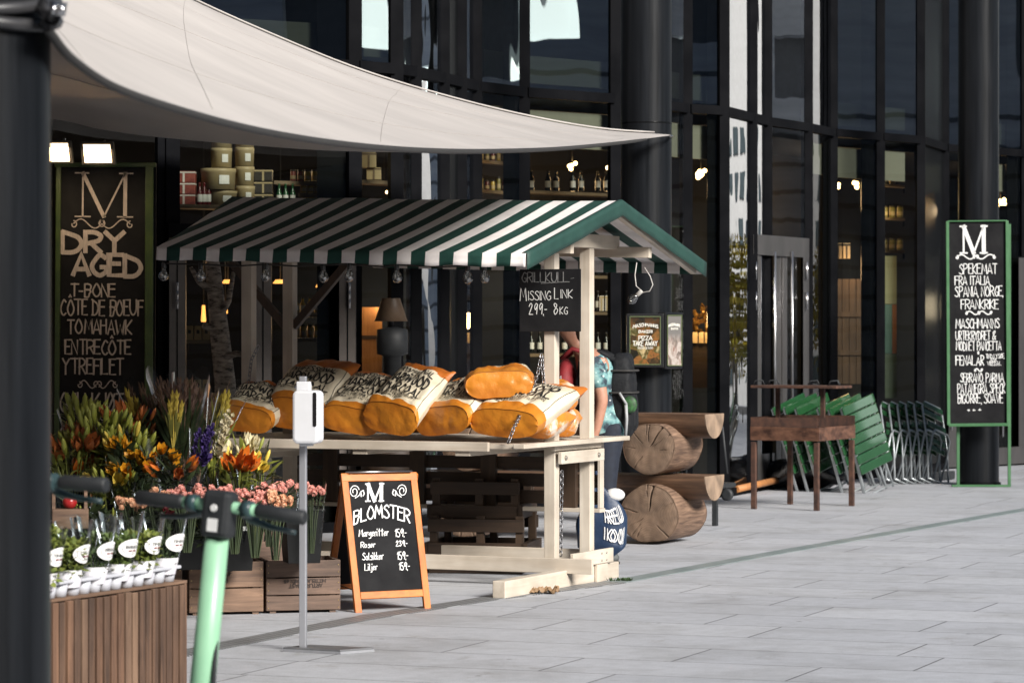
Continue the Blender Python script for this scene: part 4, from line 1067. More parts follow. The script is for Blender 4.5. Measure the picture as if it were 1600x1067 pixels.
# ------------------------------------------------------------------ log benches, one stacked on the other
m_log = wood('weathered_log', (.33, .22, .14), (.12, .07, .04), 'y', rough=.65, scale=2.2, bump=.5)
m_logx = wood('weathered_half_log', (.20, .11, .062), (.06, .032, .018), 'x', rough=.6, scale=3, bump=.7)
m_bark = wood('log_side_pale', (.30, .19, .125), (.055, .03, .02), 'y', rough=.75, scale=4.5, bump=1.0)
def endgrain(name, c1, c2, axis, cx, cz, rings=26):
    m, nt, b = newmat(name)
    tc = N(nt, 'ShaderNodeTexCoord'); mp = N(nt, 'ShaderNodeMapping'); mp.inputs['Location'].default_value = (-cx, 0, -cz) if axis == 'y' else (0, -cx, -cz)
    mp.inputs['Scale'].default_value = (1, .02, 1) if axis == 'y' else (.02, 1, 1)
    nt.links.new(tc.outputs['Object'], mp.inputs[0])
    wv = N(nt, 'ShaderNodeTexWave', wave_type='RINGS', rings_direction='SPHERICAL', Scale=rings, Distortion=1.1, Detail=3)
    wv.inputs['Detail Scale'].default_value = 1.5
    nt.links.new(mp.outputs[0], wv.inputs['Vector'])
    nz = N(nt, 'ShaderNodeTexNoise', Scale=5, Detail=8, Roughness=.7); nt.links.new(mp.outputs[0], nz.inputs['Vector'])
    a = ramp(nt, wv.outputs['Fac'], [(.0, tuple(.6 * x + .4 * y for x, y in zip(c2, c1))), (1., c1)]); l = ramp(nt, nz.outputs['Fac'], [(.3, (.28, .27, .26)), (.7, (1.3, 1.27, 1.22))])
    mx = N(nt, 'ShaderNodeMixRGB', blend_type='MULTIPLY'); mx.inputs[0].default_value = .9
    nt.links.new(a, mx.inputs[1]); nt.links.new(l, mx.inputs[2]); nt.links.new(mx.outputs[0], b.inputs['Base Color']); b.inputs['Roughness'].default_value = .75
    bp = N(nt, 'ShaderNodeBump', Strength=.25, Distance=.003); nt.links.new(wv.outputs['Fac'], bp.inputs['Height']); nt.links.new(bp.outputs[0], b.inputs['Normal'])
    return m
OB = G(1013, 851)
BYAW = rad(-24)
def bench(label, z0, D, side, seat_r, sd, xs):
    t = thing('log_bench', label, 'bench', OB + Z * z0, BYAW, 'log benches stacked beside the stall')
    r = D / 2
    eg = endgrain('log_end_grain', (.20, .135, .092), (.115, .072, .048), 'y', 0, r)
    rr = random.Random(sd)
    ph = [rr.uniform(0, 6) for _ in range(4)]
    def rad_(a): return r * (1 + .05 * math.sin(2 * a + ph[0]) + .03 * math.sin(3 * a + ph[1]) + .012 * math.sin(7 * a + ph[2]))
    for x in xs:
        mb = MB(); n = 44; zc = r
        def rim(a, y, k=1): return V((x + rad_(a) * k * math.cos(a), y, max(.0, zc + rad_(a) * k * math.sin(a))))
        mb.sheet(lambda u, v: rim(2 * math.pi * u, .01 + v * .60, 1 - .02 * (v * 2 - 1) ** 8), n, 8)
        o = mb.build('log_leg', side, t)
        cks = [(rr.uniform(.9, 1.7), .05, .10)] + [(rr.uniform(0, 6.28), rr.uniform(.015, .03), rr.uniform(.2, .6)) for _ in range(7)]
        for yy, s_ in ((0, 1), (.62, -1)):
            def face(u, v):
                a = 2 * math.pi * u; p = rim(a, 0, v * .995); cr = 0
                for ck, wd, v0 in cks:
                    d_ = abs((a - ck + .10 * math.sin(v * 5 + ck) * (1 - v) + math.pi) % (2 * math.pi) - math.pi)
                    if v > v0: cr += (.03 if wd > .04 else .014) * max(0, 1 - d_ * max(v, .3) / (wd * .7))
                return V((p.x, yy + s_ * (.016 * v ** 6 + min(.05, cr) + .004 * noise.noise(V((p.x * 18, p.z * 18, sd)))), p.z))
            fc = MB(); fc.sheet(face, 220, 24); fc.build('cut_face', eg, o)
    # half-log seat resting across the legs
    zt = D + .055; zb = zt - seat_r * .92
    x0, x1 = min(xs) - .45, max(xs) + .40
    prof = [V((0, .33 + seat_r * math.cos(a), zt - seat_r * .92 * abs(math.sin(a)))) for a in [math.pi * i / 22 for i in range(23)]]
    mb = MB()
    def seatp(u, v):
        k = min(22, int(u * 22 + .5)); p = prof[k]; q = 1 + .03 * noise.noise(V((v * 4 + sd, u * 3, 0)))
        return V((lerp(x0, x1, v), .33 + (p.y - .33) * q, zt + (p.z - zt) * q))
    mb.sheet(seatp, 22, 30)
    mb.sheet(lambda u, v: V((lerp(x0, x1, v), .33 + seat_r * (2 * u - 1), zt + .004 * noise.noise(V((v * 9, u * 3, sd))))), 8, 30)
    s = mb.build('seat', m_logx, t)
    eg2 = endgrain('seat_end_grain', (.34, .25, .18), (.17, .11, .07), 'x', .33, zt, 22)
    mb = MB(); mb.prism([V((x1 - .004, p.y, p.z)) for p in prof], (.008, 0, 0)); mb.build('sawn_end', eg2, s)
    return t
bench('lower log bench standing on the paving, cut round log under a half log seat', 0, .455, m_bark, .205, 3, (0, -1.5))
bench('upper log bench stacked on top of the other, with paler side and split log end', .515, .40, m_bark, .20, 8, (.0, -1.5))
# dark clutter behind the bench
bs = G(1112, 822)
t = thing('trolley', 'small black trolley with castors half hidden behind the log benches', 'trolley', bs, BYAW)
MB().bx(-.35, .05, .05, .45, .30, .34).build('platform', m_rub, t, bevel=.01)
for x in (-.3, .0):
    MB().bx(x - .02, x + .02, .06, .10, .0, .30).build('leg', m_rub, t)
    MB().lathe([(.03, -.02), (.05, -.018), (.05, .018), (.03, .02)], (x + .06, .2, .25), 14, rot=Matrix.Rotation(rad(90), 3, 'X')).build('wheel', m_rub, t)
mb = MB(); mb.tube([(-.3, .2, .34), (-.3, .2, .8), (.02, .2, .8), (.06, .2, .42)], .012, 8); mb.build('handle', m_rub, t)

# ------------------------------------------------------------------ poster cases on the middle column
m_case = mat('black_case_frame', (.01, .01, .011), rough=.3)
def poster_mat(name, dark_top, cols, scale, z0, z1):
    m, nt, b = newmat(name)
    tc = N(nt, 'ShaderNodeTexCoord'); vo = N(nt, 'ShaderNodeTexVoronoi', Scale=scale); nz = N(nt, 'ShaderNodeTexNoise', Scale=scale * .8, Detail=6, Distortion=1.5)
    nt.links.new(tc.outputs['Object'], vo.inputs['Vector']); nt.links.new(tc.outputs['Object'], nz.inputs['Vector'])
    ad = N(nt, 'ShaderNodeMixRGB'); ad.inputs[0].default_value = .5; nt.links.new(vo.outputs['Color'], ad.inputs[1]); nt.links.new(nz.outputs['Fac'], ad.inputs[2])
    bw = N(nt, 'ShaderNodeRGBToBW'); nt.links.new(ad.outputs[0], bw.inputs[0])
    c = ramp(nt, bw.outputs[0], [(.28 + i * .44 / (len(cols) - 1), k) for i, k in enumerate(cols)])
    sx = N(nt, 'ShaderNodeSeparateXYZ'); nt.links.new(tc.outputs['Object'], sx.inputs[0])
    mr = N(nt, 'ShaderNodeMapRange'); mr.inputs['From Min'].default_value = z0; mr.inputs['From Max'].default_value = z1
    nt.links.new(sx.outputs[2], mr.inputs[0])
    mx = N(nt, 'ShaderNodeMixRGB'); nt.links.new(mr.outputs[0], mx.inputs[0]); nt.links.new(c, mx.inputs[1]); mx.inputs[2].default_value = (*dark_top, 1)
    nt.links.new(mx.outputs[0], b.inputs['Base Color']); b.inputs['Roughness'].default_value = .25
    return m
def case(label, quad, thick_dir, img, zmid, texts, pxr):
    A, B, C_, D_ = quad
    t = thing('poster_case', label, 'poster', (A + C_) / 2 - Z * 0)
    n = (B - A).cross(D_ - A).normalized(); n = n if n.y < 0 else -n
    MB().prism([p - n * .002 for p in (A, B, C_, D_)], -n * .07).build('case', m_case, t, world=True, bevel=.004)
    k = .09
    ins = [lerp_(A, B, C_, D_, k, .055), lerp_(A, B, C_, D_, 1 - k, .055), lerp_(A, B, C_, D_, 1 - k, .945), lerp_(A, B, C_, D_, k, .945)]
    MB().prism([p + n * .001 for p in ins], -n * .002).build('poster', img, t, world=True)
    mb = MB()
    for i in range(4): mb.beam(ins[i] + n * .004, ins[(i + 1) % 4] + n * .004, .006, .006, up=n)
    mb.build('inner_rim', m_green2, t, world=True)
    fm = board_map(*pxr, A, B, C_, D_, n, .003)
    if texts:
        mb = MB()
        for s_, x0, x1, yb_, yt_, hw, arc in texts: write(mb, s_, x0, x1, yb_, yt_, fm, hw, gap=1.1, arc=arc, sub=2)
        mb.build('lettering', m_chalkw, t, world=True)
    return t
def lerp_(A, B, C_, D_, u, v): return A.lerp(B, u).lerp(D_.lerp(C_, u), v)
m_green2 = mat('olive_inner_rim', (.10, .13, .05), rough=.5)
m_chalkw = mat('pale_print', (.72, .70, .62), rough=.6)
img1 = poster_mat('pizza_poster', (.012, .011, .008), [(.01, .009, .005), (.05, .03, .012), (.22, .09, .025), (.05, .05, .015), (.42, .32, .16)], 14, .06, .20)
img2 = poster_mat('pizza_disc_poster', (.16, .15, .14), [(.10, .08, .07), (.30, .24, .20), (.45, .40, .36), (.2, .1, .07)], 16, -.02, .06)
Yp = 26.0
case('black poster case advertising pizza take away on the middle column', (P(979, 490, Yp), P(1037, 490, Yp), P(1037, 574, Yp), P(979, 574, Yp)), 0, img1, 0,
     [('MASCHMANNS', 989, 1028, 513, 508, .45, 3), ('BAKERI', 998, 1019, 520, 516, .4, 0), ('PIZZA', 998, 1019, 531, 525, .5, 0), ('TAKE AWAY', 989, 1027, 540, 533, .55, 0), ('11.00-21.00', 996, 1020, 545, 542, .3, 0)], (979, 1037, 490, 574))
case('grey poster case with a round pizza picture on the right side of the middle column', (P(1040, 488, Yp + .02), P(1067, 488, Yp + .34), P(1067, 576, Yp + .34), P(1040, 576, Yp + .02)), 0, img2, 0,
     [('MASCHMANNS', 1044, 1061, 511, 507, .4, 2), ('BAKERI', 1048, 1058, 515, 512, .3, 0)], (1040, 1067, 488, 576))

# ------------------------------------------------------------------ rusty steel grill stand
m_rust = mat('rusty_steel', (.115, .055, .035), (.045, .025, .02), scale=14, rough=.7, bump=.3, metal=.3)
m_rust2 = mat('worn_rust_panel', (.24, .12, .075), (.06, .03, .022), scale=9, rough=.45, bump=.3, metal=.5, stretch=(1, 1, 2))
gx, gy = (V((2.67, 28.4, 0)) - V((2.16, 28.7, 0))), None
gyaw = rad(-27)
gr = thing('grill_stand', 'rusty brown steel grill stand with four square legs and raised tray', 'grill', G(1178, 795), gyaw)
GW, GD = .60, .86
for x in (0, GW):
    for y in (0, GD): MB().bx(x - .022, x + .022, y - .022, y + .022, 0, .60).build('leg', m_rust, gr, bevel=.003)
for (x0, x1, y0, y1) in ((-.02, GW + .02, -.028, -.02), (-.02, GW + .02, GD + .02, GD + .028), (-.028, -.02, -.02, GD + .02), (GW + .02, GW + .028, -.02, GD + .02)):
    MB().bx(x0, x1, y0, y1, .615, .735).build('panel', m_rust2, gr); MB().bx(x0 + (.004 if x1 - x0 < .1 else 0), x1 - (.004 if x1 - x0 < .1 else 0), y0, y1, .738, .82).build('upper_panel', m_rust, gr)
MB().bx(-.018, GW + .018, -.018, GD + .018, .70, .71).build('fire_grate', m_rub, gr)
for x, y in ((.06, .42), (.54, .30)): MB().bx(x - .018, x + .018, y - .018, y + .018, .60, 1.075).build('upright', m_rust, gr)
MB().bx(-.10, GW + .12, .16, .56, 1.076, 1.10).build('tray', m_rust, gr, bevel=.003)
mb = MB()
for x, y in ((-.06, .25), (.02, .4), (.45, .3), (.60, .42), (.66, .25)): mb.tube([(x - .05, y, 1.103), (x - .03, y, 1.14), (x + .03, y + .02, 1.145), (x + .05, y + .02, 1.103)], .006, 6)
mb.build('tray_hooks', m_rub, gr)
# dark clutter beyond the stand
t = thing('wooden_pole', 'orange wooden pole lying on the ground behind the grill stand', 'pole', G(1150, 772))
MB().tube([G(1150, 774) + Z * .06, G(1216, 765) + Z * .10], .035, 12).build('shaft', wood('orange_pole_wood', (.50, .22, .07), (.3, .12, .04), 'x'), t, world=True)
t = thing('bin_bag', 'black glossy bin bag lying under the folded green tables', 'bag', G(1262, 766), 0)
mb = MB(); mb.ell((0, .25, .16), (.42, .3, .17), 24, 14)
for i, v in enumerate(mb.v): mb.v[i] = v + V((.05 * noise.noise(v * 6), .05 * noise.noise(v * 6 + V((3, 0, 0))), .06 * noise.noise(v * 5 + V((0, 7, 0)))))
for v in mb.v: v.z = max(.002, v.z)
mb.build('bag', mat('black_plastic_film', (.01, .01, .011), rough=.22, bump=.5, scale=20), t)

# ------------------------------------------------------------------ folded green tables and chairs
m_gpaint = mat('green_lacquer', (.016, .068, .024), (.012, .055, .019), scale=4, rough=.18, spec=.6, coat=.6)
m_leg = mat('grey_lacquered_tube', (.42, .45, .46), (.32, .35, .36), scale=10, rough=.3, metal=.4)
def table_proto():
    """folded table: x across the top, z up the top, -y is the face"""
    t = thing('folding_table', 'green slatted folding table, foremost of the folded tables leaning in a row', 'table', (0, 0, 0), 0, 'green folding tables leaning against each other')
    W, Hh, n = .68, .70, 7; mb = MB()
    for i in range(n):
        z = .25 + i * Hh / n
        mb.bx(-W / 2, W / 2, -.020, 0, z + .004, z + Hh / n - .004)
    mb.build('tabletop', m_gpaint, t, bevel=.008)
    MB().bx(-W / 2 + .03, -W / 2 + .055, .002, .03, .27, .93).build('side_rail', m_leg, t); MB().bx(W / 2 - .055, W / 2 - .03, .002, .03, .27, .93).build('side_rail', m_leg, t)
    for k, (xa, xb) in enumerate(((-.24, -.30), (.24, .30))):
        mb = MB(); mb.tube([(xa, .045, .85), (xb, .045, .0), (xb + .02, .05, .012)], .014, 8); mb.build('leg', m_leg, t)
        mb = MB(); mb.tube([(xa * .8, .07, .80), (xb * .78, .09, .0)], .014, 8); mb.build('leg', m_leg, t)
    mb = MB(); mb.tube([(-.30, .045, .03), (.30, .045, .03)], .010, 8); mb.build('foot_bar', m_leg, t)
    return t
tp0 = table_proto()
tb_base = G(1381, 769)
wdir = V((.58, .81, 0)).normalized(); nrm = V((wdir.y, -wdir.x, 0))
tz = math.atan2(wdir.y, wdir.x)
lab = ['second table behind the foremost one in the leaning row of green tables', 'third of the leaning green folding tables from the front', 'fourth green folding table in the row, just left of a wider gap', 'fifth green folding table, second from the left end of the leaning row', 'last green folding table at the left end of the leaning row']
for i, off_ in enumerate((0, .105, .21, .44, .55, .65)):
    o = tp0 if i == 0 else dup(tp0, label=lab[i - 1])
    b = tb_base - nrm * off_ * 1.06 + V((-.012 * i, 0, 0))
    o.location = b
    M3 = Matrix.Rotation(tz, 3, 'Z') @ Matrix.Rotation(rad(-13 - .6 * (i % 3)), 3, 'X') @ Matrix.Rotation(rad(-11 - 1.2 * (i % 2)), 3, 'Y')
    o.rotation_euler = M3.to_euler()
def chair_proto():
    t = thing('folding_chair', 'folded chair with grey tube frame and green back, nearest the folded tables', 'chair', (0, 0, 0), 0, 'folded chairs leaning in a row')
    W = .40
    def u_(xw, y0, z0, y1, z1, r=.011, top=True):
        p = [(-xw, y0, z0), (-xw, lerp(y0, y1, .45) - .02, lerp(z0, z1, .45)), (-xw, y1, z1 - .06), (-xw + .05, y1, z1), (xw - .05, y1, z1), (xw, y1, z1 - .06), (xw, lerp(y0, y1, .45) - .02, lerp(z0, z1, .45)), (xw, y0, z0)]
        return MB().tube(p, r, 8)
    u_(W / 2, 0, 0, .10, .86).build('back_frame', m_leg, t)
    u_(W / 2 - .03, .10, .0, -.02, .55).build('leg_frame', m_leg, t)
    MB().tube([(-W / 2, 0, .012), (W / 2, 0, .012)], .009, 8).build('foot_bar', m_leg, t)
    mb = MB()
    for z in (.72, .80): mb.bx(-W / 2 + .01, W / 2 - .01, .085, .10, z, z + .055)
    mb.build('backrest', m_gpaint, t, bevel=.006)
    mb = MB()
    for z in (.34, .42, .50, .58): mb.bx(-W / 2 + .03, W / 2 - .03, .03, .045, z, z + .06)
    mb.build('seat', m_gpaint, t, bevel=.006)
    return t
ch0 = chair_proto()
cl_ = ['second folded chair from the tables in the leaning row', 'third folded chair from the tables in the leaning row', 'fourth folded chair in the row, third from the menu board', 'fifth folded chair in the row, next to last before the menu board', 'folded chair at the right end of the row, partly behind the menu board']
for i in range(6):
    o = ch0 if i == 0 else dup(ch0, label=cl_[i - 1])
    b = G(1398, 757) + V((.093 * i + .02, .05 * i, 0)); o.location = b
    o.rotation_euler = (Matrix.Rotation(rad(52), 3, 'Z') @ Matrix.Rotation(rad(-8), 3, 'X') @ Matrix.Rotation(rad(16), 3, 'Y')).to_euler()
t = thing('kerb_block', 'low dark plinth on the ground behind the folded chairs', 'plinth', G(1430, 752)); pb = G(1430, 752)
MB().prism([G(1380, 756), G(1484, 750), G(1484, 750) + V((.1, .3, 0)), G(1380, 756) + V((.1, .3, 0))], (0, 0, .09)).build('block', m_rub, t, world=True, bevel=.01)

# ------------------------------------------------------------------ tall menu board on the right
Ys = 32.55
mbd = thing('menu_board', 'tall green framed chalk menu board in front of the right hand column', 'menu board', V(((1527 - CX) / F * Ys, Ys, 0)))
A, B, C_, D_ = P(1480, 346, Ys), P(1573, 345, Ys - .06), P(1575, 663, Ys - .06), P(1482, 664, Ys)
n = V((0, -1, 0))
MB().prism([A, B, C_, D_], (0, .03, 0)).build('board', m_board, mbd, world=True)
m_gfr = mat('green_painted_frame', (.035, .12, .045), (.06, .16, .07), scale=6, rough=.45, bump=.2)
for p, q, w_ in ((A, D_, .045), (B, C_, .045), (A, B, .02), (D_, C_, .045)):
    mb = MB(); mb.beam(p + V((0, -.005, 0)), q + V((0, -.005, 0)), w_ * .7, .04, up=V((0, 1, 0))); mb.build('frame', m_gfr, mbd, world=True, bevel=.004)
for px, zt_ in ((1497, 664), (1577, 350)):
    a = V(((px - CX) / F * (Ys + .1), Ys + .1, 0)); mb = MB(); mb.beam(a, a + Z * (CH - (zt_ - HZ) / F * (Ys + .1)), .03, .03, up=V((0, 1, 0))); mb.build('leg', m_gfr, mbd, world=True)
a, b = V(((1488 - CX) / F * Ys, Ys + .05, .012)), V(((1580 - CX) / F * Ys, Ys + .05, .012)); mb = MB(); mb.beam(a, b, .06, .02); mb.build('foot_bar', m_gfr, mbd, world=True)
# text rows in pixels of the 371 x 1067 crop of the photograph (scale 2.32)
def mm(x, y): x = 198 + (x - 198) * .92; return board_map(86, 306, 56, 797, A, B, C_, D_, n, .004)(x, y)
mb = MB(); serif_m(mb, 126, 238, 172, 75, mm, 8); mb.build('letter', m_white, mbd, world=True)
for s_, x0, x1, yb_, yt_, hw in (('SPEKEMAT', 124, 276, 248, 212, 2.7), ('FRA ITALIA,', 106, 248, 288, 256, 2.7), ('SPANIA, NORGE,', 106, 298, 330, 294, 2.7), ('FRANKRIKE', 130, 280, 376, 342, 2.7), ('MASCHMANNS', 108, 282, 446, 412, 2.9),
                          ('URTEKRYDRET &', 108, 268, 488, 456, 2.5), ('MODNET PANCETTA', 108, 290, 526, 494, 2.5), ('FENALÅR', 108, 220, 580, 546, 2.9), ('TIND, LYSØE,', 228, 302, 556, 540, 1.6), ('ASK,', 246, 274, 568, 555, 1.6), ('VIKEDAL', 234, 288, 582, 568, 1.6),
                          ('SERRANO, PARMA,', 124, 300, 642, 610, 2.5), ('PATANEGRA, SPECK', 114, 304, 682, 648, 2.5), ('BIGORRE, SOAVE', 116, 296, 718, 684, 2.5), ('+ + +', 152, 206, 748, 736, 2.2)):
    mb = MB(); write(mb, s_, x0, x1, yb_, yt_, mm, hw * .60, wob=1.2, gap=1.2); mb.build('text_line', m_white, mbd, world=True)
mb = MB(); swirl(mb, 150, 186, 70, 16, mm, 2.2, flip=1); swirl(mb, 230, 186, 70, 16, mm, 2.2, flip=-1); mb.build('flourish', m_white, mbd, world=True)
mb = MB(); swirl(mb, 176, 390, 50, 12, mm, 2.2); swirl(mb, 226, 390, 50, 12, mm, 2.2); mb.build('flourish', m_white, mbd, world=True)
mb = MB(); swirl(mb, 198, 598, 28, 10, mm, 2.2); mb.build('flourish', m_white, mbd, world=True)

# ------------------------------------------------------------------ shopper at the right end of the stall, facing left
m_skin = mat('skin', (.42, .22, .15), (.36, .17, .11), scale=20, rough=.5)
m_hair = mat('brown_hair', (.045, .025, .015), (.02, .012, .008), scale=30, rough=.5, stretch=(1, 1, .2))
def shirt_mat():
    m, nt, b = newmat('teal_floral_shirt')
    tc = N(nt, 'ShaderNodeTexCoord'); v = N(nt, 'ShaderNodeTexVoronoi', Scale=26, feature='F1'); nz = N(nt, 'ShaderNodeTexNoise', Scale=12, Detail=5)
    nt.links.new(tc.outputs['Object'], v.inputs['Vector']); nt.links.new(tc.outputs['Object'], nz.inputs['Vector'])
    c1 = ramp(nt, nz.outputs['Fac'], [(.40, (.02, .035, .05)), (.5, (.12, .26, .27)), (.62, (.30, .46, .44))])
    c2 = ramp(nt, v.outputs['Distance'], [(.12, (.6, .62, .6)), (.22, (0, 0, 0))])
    mx = N(nt, 'ShaderNodeMixRGB', blend_type='ADD'); mx.inputs[0].default_value = .7; nt.links.new(c1, mx.inputs[1]); nt.links.new(c2, mx.inputs[2])
    nt.links.new(mx.outputs[0], b.inputs['Base Color']); b.inputs['Roughness'].default_value = .8
    return m
m_shirt = shirt_mat()
m_jean = mat('dark_navy_trousers', (.006, .009, .018), (.01, .015, .028), scale=30, rough=.8)
m_red = mat('dark_red_fabric', (.22, .012, .016), (.16, .008, .012), scale=20, rough=.7, bump=.2)
def skin_mesh(name, chains, mtl, parent, lvl=2):
    """one continuous skinned surface from chains of (x, y, z, r); equal points are shared"""
    vs, es, rs, idx = [], [], [], {}
    for c in chains:
        prev = None
        for x, y, z, r in c:
            k = (round(x, 4), round(y, 4), round(z, 4))
            if k not in idx: idx[k] = len(vs); vs.append(k); rs.append(r)
            if prev is not None: es.append((prev, idx[k]))
            prev = idx[k]
    me = bpy.data.meshes.new(name); me.from_pydata(vs, es, []); o = bpy.data.objects.new(name, me); COL.objects.link(o)
    sk = o.modifiers.new('skin', 'SKIN'); sk.use_smooth_shade = True
    sv = me.skin_vertices[0].data
    for i, r in enumerate(rs): sv[i].radius = (r, r) if not isinstance(r, tuple) else r
    sv[0].use_root = True
    o.modifiers.new('sub', 'SUBSURF').levels = lvl; o.modifiers['sub'].render_levels = lvl
    dg = bpy.context.evaluated_depsgraph_get(); dg.update()
    nm = bpy.data.meshes.new_from_object(o.evaluated_get(dg)); nm.name = name
    o.modifiers.clear(); o.data = nm; nm.materials.clear(); nm.materials.append(mtl)
    for p in nm.polygons: p.material_index = 0; p.use_smooth = True
    o.parent = parent; return o
# local frame: faces -x; y towards the camera is negative (left arm is the near one); feet on z=0
pb = G(943, 881)
pp = thing('person', 'shopper in patterned teal t-shirt leaning over the stall end with a backpack on', 'person', pb, rad(-8))
hip = (.02, .10, .92)
torso = [(*hip, .135), (.0, .10, 1.08, .135), (-.05, .10, 1.24, .15), (-.10, .10, 1.38, .13), (-.16, .10, 1.455, .06), (-.20, .10, 1.50, .052), (-.225, .10, 1.56, .078), (-.245, .10, 1.635, .088), (-.235, .10, 1.695, .062)]
face = [(-.245, .10, 1.635, .088), (-.325, .10, 1.60, .020), (-.342, .10, 1.585, .012)]
armL = [(-.10, .10, 1.38, .13), (-.06, -.06, 1.395, .062), (-.03, -.085, 1.28, .054), (.0, -.09, 1.12, .046), (-.005, -.09, 1.085, .043), (-.03, -.09, .96, .036), (-.055, -.09, .865, .027), (-.06, -.09, .81, .033), (-.062, -.09, .775, .030)]
armR = [(-.10, .10, 1.38, .13), (-.08, .26, 1.39, .062), (-.14, .30, 1.25, .052), (-.22, .30, 1.12, .044), (-.36, .24, 1.06, .034), (-.46, .2, 1.05, .026), (-.52, .19, 1.045, .03)]
legL = [(*hip, .135), (.02, .02, .86, .10), (.01, .01, .50, .062), (.03, .01, .12, .042), (.03, .01, .07, .04), (-.10, .0, .035, .034)]
legR = [(*hip, .135), (.02, .19, .86, .10), (-.04, .20, .50, .062), (.0, .20, .12, .042), (.0, .2, .07, .04), (-.13, .2, .035, .034)]
def finger(b, d, L, r, curl):
    b, d = V(b), V(d).normalized(); out = [(*b, r)]; p = b.copy()
    for i in range(3):
        a = curl * (i + .6); dd = V((d.x * math.cos(a) - d.z * math.sin(a) * -1, d.y, d.z * math.cos(a) - d.x * math.sin(a)))
        p = p + dd.normalized() * L / 3; out.append((*[round(c, 4) for c in p], r * (1 - .12 * i)))
    return out
hand = []
for k, (dy, L) in enumerate(((-.024, .072), (-.008, .080), (.008, .075), (.022, .06))):
    base_ = (-.072 + .0 * k, -.09 + dy, .755)
    hand.append([(-.062, -.09, .775, .030)] + finger(base_, (-.25, 0, -1), L, .0095, -.55))
hand.append([(-.06, -.09, .81, .033), (-.085, -.105, .785, .012), (-.10, -.11, .755, .0105), (-.095, -.105, .73, .009)])
handR = []
for k, (dy, L) in enumerate(((-.024, .072), (-.008, .080), (.008, .075), (.022, .06))):
    handR.append([(-.52, .19, 1.045, .03)] + finger((-.545, .19 + dy, 1.04), (-1, 0, -.1), L, .0095, .35))
handR.append([(-.52, .19, 1.045, .03), (-.53, .155, 1.04, .012), (-.56, .145, 1.03, .010)])
body = skin_mesh('body', [torso, face, armL, armR, legL, legR] + hand + handR, m_skin, pp, 2)
grow = lambda ch, g: [(x, y, z, r + g) for x, y, z, r in ch]
skin_mesh('t_shirt', [[(.02, .10, .82, .176), (.02, .10, .92, .188)] + grow(torso[1:4], .016), [(-.10, .10, 1.38, .146), (-.06, -.06, 1.395, .078), (-.025, -.088, 1.28, .074), (-.008, -.09, 1.185, .072)], [(-.10, .10, 1.38, .146), (-.08, .26, 1.39, .078), (-.14, .30, 1.25, .07), (-.19, .30, 1.17, .068)]], m_shirt, pp)
skin_mesh('trousers', [[(*hip, .176), (.0, .10, 1.0, .166)], [(*hip, .152), (.02, .02, .86, .116), (.01, .01, .50, .080), (.03, .01, .11, .062)], [(*hip, .152), (.02, .19, .86, .116), (-.04, .20, .50, .080), (.0, .20, .11, .062)]], m_jean, pp)
for y, x in ((.0, .03), (.2, .0)):
    mb = MB(); mb.ell((x - .07, y + .005, .045), (.15, .05, .05), 18, 10)
    for v in mb.v: v.z = max(.004, v.z)
    sh_ = mb.build('shoe', mat('grey_shoe', (.10, .11, .11), (.06, .065, .065), rough=.7), pp)
    mb = MB(); mb.prism([V((x - .07 + .152 * math.cos(a), y + .005 + .054 * math.sin(a), .001)) for a in [2 * math.pi * i / 20 for i in range(20)]], (0, 0, .018)); mb.build('sole', mat('dark_sole', (.03, .028, .025), rough=.8), sh_)
mb = MB(); mb.ell((-.225, .10, 1.675), (.105, .088, .10), 20, 14)
for i, v in enumerate(mb.v):
    if v.x < -.29 and v.z < 1.70: mb.v[i] = V((-.26, v.y, max(v.z, 1.70)))
mb.ell((-.165, .10, 1.60), (.06, .075, .10), 16, 10)
mb.build('hair', m_hair, pp)
for dy in (-.032, .032):
    MB().ell((-.326, .10 + dy, 1.645), (.008, .013, .009), 10, 8).build('eye', m_stk, pp)
    MB().ell((-.333, .10 + dy, 1.645), (.003, .006, .006), 8, 6).build('iris', m_blk, pp)
    MB().ell((-.235, .10 + dy * 2.7, 1.635), (.02, .008, .03), 10, 8).build('ear', m_skin, pp)
MB().ell((-.325, .10, 1.562), (.008, .024, .007), 12, 6).build('lips', mat('lips', (.35, .12, .10)), pp)
def rl(x, y, z):
    return pb + Matrix.Rotation(rad(-8), 3, 'Z') @ V((x, y, z))
# red chest pack
t = thing('chest_bag', 'dark red bag worn on the chest of the shopper behind the stall posts', 'bag', rl(-.27, .10, 1.2), rad(-8))
mb = MB(); mb.ell((0, 0, 0), (.08, .15, .20), 22, 14)
mb.build('pouch', m_red, t)
MB().tube([(-.005 + .08 * math.cos(a) * -1, .152 * math.sin(a), .0) for a in [math.pi * (-.5 + i / 14) for i in range(15)]], .004, 5).build('zip', m_blk, t)
mb = MB()
write(mb, 'Beck', -.16, -.06, .05, .02, lambda x, y: V((-.08 * math.sqrt(max(.02, 1 - (x / .15) ** 2 - ((.10 - y) / .20) ** 2)) - .005, x, .10 - y)), .005); mb.build('lettering', m_white, t)
for s in (-1, 1): MB().tube([(-.02, s * .12, .20), (.06, s * .13, .27), (.15, s * .13, .24)], .016, 8).build('strap', m_red, t)
